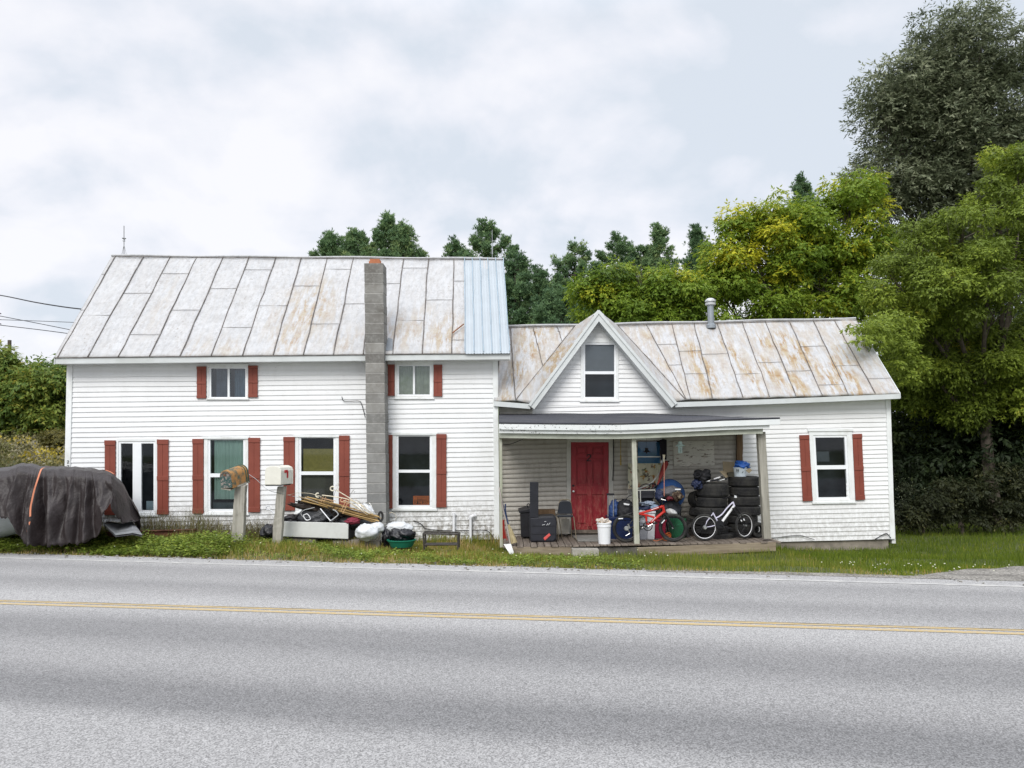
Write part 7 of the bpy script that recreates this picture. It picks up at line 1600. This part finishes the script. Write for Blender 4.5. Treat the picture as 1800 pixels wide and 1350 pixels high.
for k in range(3): mb.tube([c_+V(((.055+.01*k)*math.cos(a), .02*k, (.05-.006*k)*math.sin(a))) for a in np.linspace(0, 6.28, 17)[:-1]], .008, 5, closed=True)
mb.build('loops', M_INK, t)
rs = random.Random(4)
for i, (a, b, m_, lab) in enumerate((((1235, 848), (1250, 845), M_STEEL, 'silver tool lying nearest the bag heap on the left tires'), ((1255, 842), (1268, 838), M_WHITEP, 'white-handled tool across the middle of the left tires'), ((1261, 846), (1276, 842), M_STEEL, 'silver bar at the right rim of the left top tire'), ((1248, 846), (1262, 843), M_INK, 'black-handled tool in the middle of the left top tire'))):
    t = thing('hand_tool', P(*a, 15.8), lab, 'tool', None); MB().tube([P(*a, 15.8), P(*b, 15.75)], [.012, .018], 7).build('shaft', m_, t); mb = MB(); mb.box(P(*b, 15.75), (.05, .03, .025), rz=.4); mb.build('head', M_INK, t)
t = thing('cardboard_box', P(1280, 838, 16.15), 'open cardboard box between the tire stacks', 'box'); M_CB = plain('cardboard', (.33, .27, .18), .85, var=.12)
q = [P(1270.5, 811, 16.2), P(1272, 837, 16.2), P(1292, 837, 16.2), P(1291, 812, 16.2)]; MB().hexa(q+[p_+V((0, .02, 0)) for p_ in q]).build('back_flap', M_CB, t); MB().slab([P(1265, 829, 15.95), P(1274, 828, 16.1), P(1282, 837, 16.0), P(1276, 840, 15.9)], (0, 0, .01)).build('side_flap', M_CB, t); q = [P(1279, 832, 15.95), P(1280, 838.5, 15.95), P(1292, 838.5, 15.95), P(1291, 830, 15.95)]; MB().hexa(q+[p_+V((0, .2, 0)) for p_ in q]).build('carton', plain('dark_carton', (.06, .055, .04), .8), t)
o = P(1301, 837.5, 15.95); t = thing('pail', o, 'white printed pail stuffed with a blue bag on the top right tire', 'pail'); k = 15.95/1350; MB().lathe([(0, 0), (10*k, 0), (11.3*k, 15*k), (11.8*k, 15*k), (11.8*k, 16*k), (10.8*k, 16*k), (9.5*k, 2*k)], o, 26).build('shell', plain('pale_blue_white', (.55, .62, .68), .4, var=.05), t, smooth=True)
mb = MB()
for a, b in (((1294.5, 829), (1295, 824.5)), ((1295, 824.5), (1298, 829)), ((1298, 829), (1298.3, 824.5)), ((1304.5, 831), (1306.5, 828.5))): mb.tube([P(*a, 15.805), P(*b, 15.805)], .006, 5)
mb.build('printed_mark', M_INK, t)
soft('plastic_bag', 'bright blue plastic bag stuffed in the white pail', 'bag', 1303.5, 817.5, 15.95, 12.5, 6.8, .12, 23, M_BLUB, amp=.35, crease=.1)
t = thing('cardboard_flap', P(1316, 828, 15.9), 'torn piece of cardboard right of the white pail', 'cardboard'); MB().slab([P(1311, 827, 15.8), P(1318, 822.5, 15.8), P(1322, 826.5, 15.8), P(1317, 832, 15.8)], (0, .02, 0)).build('piece', M_CB, t)
# bins behind the red bicycle
def binobj(label, q, Y, mat, dp=.35, cat='bin', name='bin', rim=True):
    t = thing(name, P((q[0]+q[2])/2, q[3], Y), label, cat); a = [P(q[0], q[1], Y), P(q[0]+1.2, q[3], Y), P(q[2]-1.2, q[3], Y), P(q[2], q[1], Y)]; MB().hexa(a+[p_+V((0, dp, 0)) for p_ in a]).build('shell', mat, t, bevel=.015)
    if rim: a = [P(q[0]-1, q[1]-1.5, Y-.02), P(q[0]-1, q[1]+2, Y-.02), P(q[2]+1, q[1]+2, Y-.02), P(q[2]+1, q[1]-1.5, Y-.02)]; MB().hexa(a+[p_+V((0, dp+.04, 0)) for p_ in a]).build('rim', mat, t, bevel=.006)
    return t
binobj('tall white bin behind the red bicycle down tube', (1136, 900, 1152, 949), 15.8, plain('white_bin', (.62, .63, .66), .4), .3)
binobj('grey tub low beside the middle porch post', (1124, 924, 1139, 949), 15.75, plain('grey_tub', (.30, .31, .34), .4), .3, 'tub', 'tub')
binobj('dark red bin behind the red bicycle front wheel', (1150, 915, 1171, 949), 15.9, plain('maroon_plastic', (.22, .012, .035), .35), .3)
t = thing('green_bin', onP(1186, 15.85), 'green rounded tub seen through the red bicycle front wheel', 'bin'); o = onP(1186, 15.95); k = 15.95/1350; MB().lathe([(0, 0), (11*k, 0), (14*k, 6*k), (14.5*k, 22*k), (15.3*k, 22.5*k), (15.3*k, 25*k), (14.5*k, 25*k), (15*k, 33*k), (0, 33*k)], o, 30).build('shell', plain('green_tub_plastic', (.022, .13, .06), .4, var=.1), t, smooth=True)
t = thing('extension_cord', onP(1172, 15.45), 'coiled orange extension cord hanging in front of the green tub', 'cord'); M_OC = plain('orange_cord', (.55, .13, .03), .5); mb = MB(); rs = random.Random(2)
for k in range(5):
    c_ = P(1173+rs.uniform(-2, 2), 943+rs.uniform(-2, 2), 15.5); r1 = rs.uniform(.05, .085); mb.tube([c_+V((r1*math.cos(a), .015*k, r1*.9*math.sin(a+.2*k))) for a in np.linspace(0, 6.28, 21)[:-1]], .006, 5, closed=True)
mb.tube(smooth_path([P(1148, 949, 15.4), P(1153, 951, 15.4), P(1158, 949.5, 15.4), P(1163, 948, 15.45), P(1168, 944, 15.5)]), .006, 5); mb.build('coil', M_OC, t)
soft('plastic_bag', 'white plastic bag lying over the red bicycle frame tubes', 'bag', 1129, 902, 15.75, 9, 5, .1, 41, M_WBAG, amp=.3)
soft('plastic_bag', 'pale grey bag hanging by the middle post below the red frame', 'bag', 1131, 916, 15.8, 6, 10, .08, 42, bagmat('grey_translucent', (.40, .42, .46), .5), amp=.2)
t = soft('bicycle_helmet', 'white mottled helmet over the red bicycle front tyre', 'helmet', 1181, 900.5, 15.55, 10, 5.5, .10, 43, plain('mottled_white', (.55, .55, .55), .4, var=.1, dirt=(.1, .1, .1), dirt_amt=.6, dscale=30), amp=.08, M=Matrix.Rotation(R(22), 3, 'Y'), crease=0)
soft('dark_clothes', 'dark clothes heap between the middle post and the red handlebar', 'clothes', 1140, 893, 15.95, 17, 9, .14, 44, M_NAVY, amp=.35, fr=3.5)
soft('light_clothes', 'striped blue-white cloth crumpled on the dark clothes heap', 'cloth', 1138, 885.5, 15.9, 13, 3.6, .12, 45, plain('pale_stripe_cloth', (.36, .42, .52), .8, var=.3, dirt=(.03, .04, .07), dirt_amt=.8, dscale=14), amp=.4, fr=4)
soft('folded_cloth', 'light blue folded cloth behind the red bicycle head tube', 'cloth', 1150, 892, 15.8, 7, 5, .08, 46, plain('light_blue_cloth', (.22, .30, .42), .8, var=.2), amp=.2)
binobj('dark grey box with a pale rim under the floral cloth', (1121, 861, 1151, 876), 16.1, plain('dark_crate', (.045, .045, .055), .6), .3, 'crate', 'crate', rim=False)
t = thing('pale_frame', P(1121, 860, 16.0), 'pale angled tube frame around the dark crate', 'frame'); M_PF = plain('pale_tube', (.55, .55, .52), .4)
for a, b in (((1121, 862), (1151, 861.5)), ((1151, 861.5), (1154, 870)), ((1125.5, 862), (1126, 884))): seg(t, 'tube', [P(*a, 16.0), P(*b, 16.0)], .011, M_PF)
binobj('dark upright case below the pale frame', (1126, 876, 1148, 900), 16.2, plain('dark_case', (.035, .035, .045), .6, var=.4), .25, 'case', 'case', rim=False)
# saucer chair
o = P(1178, 868, 16.2); t = thing('saucer_chair', V((o.x, 16.2, fz(o.x))), 'round blue folding chair piled with packs', 'chair'); Rs = mpx(25, 16.2); M = Matrix.Rotation(R(72), 3, 'X')
M_BLS = bagmat('blue_seat_cloth', (.025, .085, .26), .7); MB().lathe([(0, .10), (Rs*.5, .13), (Rs*.9, .04), (Rs, 0), (Rs*.97, .02), (Rs*.5, .15), (0, .12)], o, 32, Matrix.Rotation(R(78), 3, 'X')).build('seat', M_BLS, t, smooth=True)
MB().tube([o+Matrix.Rotation(R(78), 3, 'X') @ V((Rs*math.cos(a), Rs*math.sin(a), 0)) for a in np.linspace(0, 6.283, 33)[:-1]], .014, 7, closed=True).build('rim_tube', plain('navy_piping', (.02, .045, .12), .6), t, smooth=True)
for px, e in ((1160, 1166), (1196, 1190)): seg(t, 'leg', [P(px, 880, 16.15), V((XatY(e, 16.25), 16.25, fz(3)))], .012, M_BLKM)
for px, e in ((1164, 1170), (1192, 1186)): seg(t, 'leg', [P(px, 885, 16.3), V((XatY(e, 16.45), 16.45, fz(3)))], .012, M_BLKM)
soft('backpack', 'grey-brown pack lying across the round blue chair', 'pack', 1177, 864, 15.95, 19, 9, .14, 51, M_GRYF, amp=.2)
soft('backpack', 'dark pack with a cream and tan patch at the chair right side', 'pack', 1190, 872, 15.85, 9, 8.5, .12, 52, plain('brown_black_pack', (.05, .03, .02), .7, var=.5, dirt=(.5, .42, .3), dirt_amt=.7, dscale=9), amp=.3)
soft('navy_bundle', 'navy bundle at the left side of the round blue chair', 'bundle', 1159, 871, 15.95, 8, 11, .12, 53, M_NAVY, amp=.3)
soft('wine_cloth', 'wine-red cloth under the grey pack on the chair', 'cloth', 1178, 876, 15.9, 8, 4, .1, 54, bagmat('wine_cloth2', (.16, .02, .03), .8), amp=.3)
soft('dark_clothes', 'dark clothes hanging below the round blue chair', 'clothes', 1182, 893, 16.05, 13, 16, .12, 55, plain('charcoal_clothes', (.04, .042, .052), .85, var=.5), amp=.25)
t = thing('label_tag', P(1187, 860, 15.78), 'small white tag on the grey pack', 'tag'); MB().slab([P(1186.5, 859, 15.78), P(1196.5, 859, 15.78), P(1196.5, 861.3, 15.78), P(1186.5, 861.3, 15.78)], (0, .006, 0)).build('tag', M_WHITEP, t)
rod('thin_stick', 'thin dark stick poking out right of the round blue chair', 'stick', [(1185, 858, 16.1), (1208, 859, 16.0)], .006, M_INK)
# torch pole, folded umbrella, cloth, hoop, curtain
t = thing('garden_torch', P(1167.5, 875, 15.7), 'thin coral pole with a cream flared tip standing by the blue window', 'torch'); seg(t, 'pole', [P(1167.5, 872, 15.7), P(1167.5, 812, 15.7)], .008, plain('coral_pole', (.52, .22, .16), .5)); MB().lathe([(.008, 0), (.012, .08), (.03, .155), (.03, .165), (0, .165)], P(1167.3, 813.5, 15.7), 14).build('tip', plain('ivory_tip', (.70, .62, .48), .5), t, smooth=True)
a, b = P(1171.5, 811, 16.3), P(1156, 852, 16.1); t = thing('folded_umbrella', b, 'folded wine-red umbrella leaning beside the blue window', 'umbrella'); MB().tube([a, a*.93+b*.07, a*.5+b*.5, b], [.03, .062, .048, .012], 10).build('canopy', bagmat('umbrella_red', (.24, .022, .02), .7), t, smooth=True); MB().tube([a-V((.06, 0, 0)), a+V((.06, 0, 0))], .016, 6).build('hem', M_INK, t)
def floral():
    t = NT('floral_cloth'); v = t.voro(9, stretch=(1, .2, 1)); m_ = t.ramp(t.noise(9, 4, .6), [(.52, 0.), (.56, 1.)]); c = t.mix(m_, (.50, .48, .36), t.ramp(v.outputs['Color'], [(.2, (.05, .09, .07)), (.45, (.30, .05, .045)), (.6, (.36, .27, .06)), (.8, (.12, .14, .13))])); return t.fin(c, .9)
t = thing('floral_cloth', P(1130, 815, 16.5), 'cream cloth printed with leaves and red flowers hung under the blue blind', 'cloth'); mb = MB(); n = 20
for i in range(n):
    for j in range(10):
        def fp(i, j):
            u = i/n; v = j/10; px = 1104+58*u; yb = 860-14*max(0, (u-.62)/.38)**1.5*(1); py = 814.5+(yb-814.5)*v; return P(px, py, 16.62+.02*math.sin(i*1.1+j*.4))
        mb.quad(fp(i, j), fp(i, j+1), fp(i+1, j+1), fp(i+1, j))
mb.build('fabric', floral(), t, smooth=True)
rod('steel_hoop', 'curved silver hoop sweeping across the floral cloth', 'hoop', [(1166, 800, 16.35), (1164, 818, 16.3), (1158, 833, 16.25), (1148, 846, 16.2), (1136, 854, 16.2), (1122, 859, 16.2)], .012, plain('hoop_grey', (.6, .62, .62), .35, metal=.5), [('coil', [(1124, 857, 16.2), (1130, 852, 16.2), (1138, 851, 16.2), (1143, 855, 16.2), (1136, 859, 16.2), (1126, 860, 16.2)], .012, M_BLKM), ('coil', [(1140, 853, 16.15), (1147, 850, 16.15), (1153, 853, 16.15), (1148, 858, 16.15)], .014, M_BLKM)])
t = thing('dark_curtain', P(1166, 774, 16.6), 'narrow dark cloth hanging at the right of the blue window', 'curtain'); mb = MB(); mb.slab([P(1160, 773, 16.62), P(1165, 771.5, 16.62), P(1172, 773, 16.62), P(1172, 808, 16.62), P(1161.5, 808, 16.62)], (0, .03, 0)); mb.build('fabric', plain('black_curtain', (.014, .012, .018), .9), t)
o = P(1136.5, 787, 16.3); k = 16.3/1350; t = thing('hanging_bell', o, 'dark metal bell hanging before the blue window', 'bell'); MB().lathe([(0, 0), (3*k, 0), (3.3*k, -4*k), (4.2*k, -5.5*k), (6.8*k, -7.3*k), (6.6*k, -8*k), (0, -7*k)], o, 20).build('bell_body', M_INK, t, smooth=True); MB().lathe([(0, -7*k), (1.3*k, -8*k), (1.2*k, -10*k), (0, -10.5*k)], o, 12).build('clapper', M_INK, t, smooth=True); seg(t, 'cord', [o, P(1136.5, 768, 16.3)], .002, M_INK)
o = P(1195.3, 776, 15.7); k = 15.7/1350; t = thing('lantern', o, 'pale blue tin lantern hanging under the porch beam', 'lantern'); M_PBL = plain('pale_aqua_paint', (.62, .80, .80), .5)
MB().lathe([(0, 0), (3*k, 0), (3.4*k, -3*k), (5*k, -5.5*k), (8*k, -7.2*k), (8*k, -8.4*k), (0, -7*k)], o, 24).build('shade', M_PBL, t, smooth=True); seg(t, 'chain', [o, P(1195.3, 765, 15.7)], .003, M_STEEL)
mb = MB(); 
for i in range(8):
    a = i*math.pi/4; mb.tube([o+V((3.3*k*math.cos(a), 3.3*k*math.sin(a), -8*k)), o+V((3.2*k*math.cos(a), 3.2*k*math.sin(a), -20*k))], .0035, 4)
for z in (-11, -14, -17, -20): mb.tube([o+V((3.3*k*math.cos(a), 3.3*k*math.sin(a), z*k)) for a in np.linspace(0, 6.28, 13)[:-1]], .004, 4, closed=True)
mb.build('cage', M_PBL, t); MB().lathe([(0, -9*k), (1.6*k, -10*k), (2*k, -14*k), (1.4*k, -18*k), (0, -19*k)], o, 14).build('globe', mat_glass('lantern_glass', (.8, .9, .92)), t, smooth=True)
# peeling board on the wall
def peel():
    t = NT('peeling_plywood'); m_ = t.ramp(t.noise(5, 8, .68, stretch=(1.2, 1, 5), dist=.8), [(.545, 0.), (.60, 1.)]); c = t.mix(m_, t.mix(t.ramp(t.noise(4, 5), [(.3, 0.), (.7, 1.)]), (.50, .49, .44), (.60, .58, .52)), t.mix(t.ramp(t.noise(7, 5, off=(2, 2, 2)), [(.5, 0.), (.65, 1.)]), (.20, .175, .15), (.32, .22, .18)))
    t.bump(m_, .4, .004); return t.fin(c, .85)
t = thing('peeling_board', WW.hit(1218, 800, .05), 'flat wooden board with flaking pale paint fixed on the porch wall', 'board'); mb = MB(); Rect(WW, (1182, 776), (1254, 775), (1255.5, 818.5), (1184, 820)).piece(mb, 0, 0, 1, 1, .022, .045); mb.build('board', peel(), t)
t = thing('hanging_strip', P(1091, 768, 16.0), 'narrow ochre strip of cords hanging right of the red door', 'hanging'); mb = MB(); mb.tube(smooth_path([P(1091, 766, 16.0), P(1091, 790, 16.0), P(1091, 812, 16.0)]), .008, 5); mb.tube([P(1091, 800, 16.0), P(1091, 818, 16.0)], [.014, .018], 6); mb.build('cords', plain('ochre_cord', (.26, .19, .06), .9, var=.5, scale=60), t)
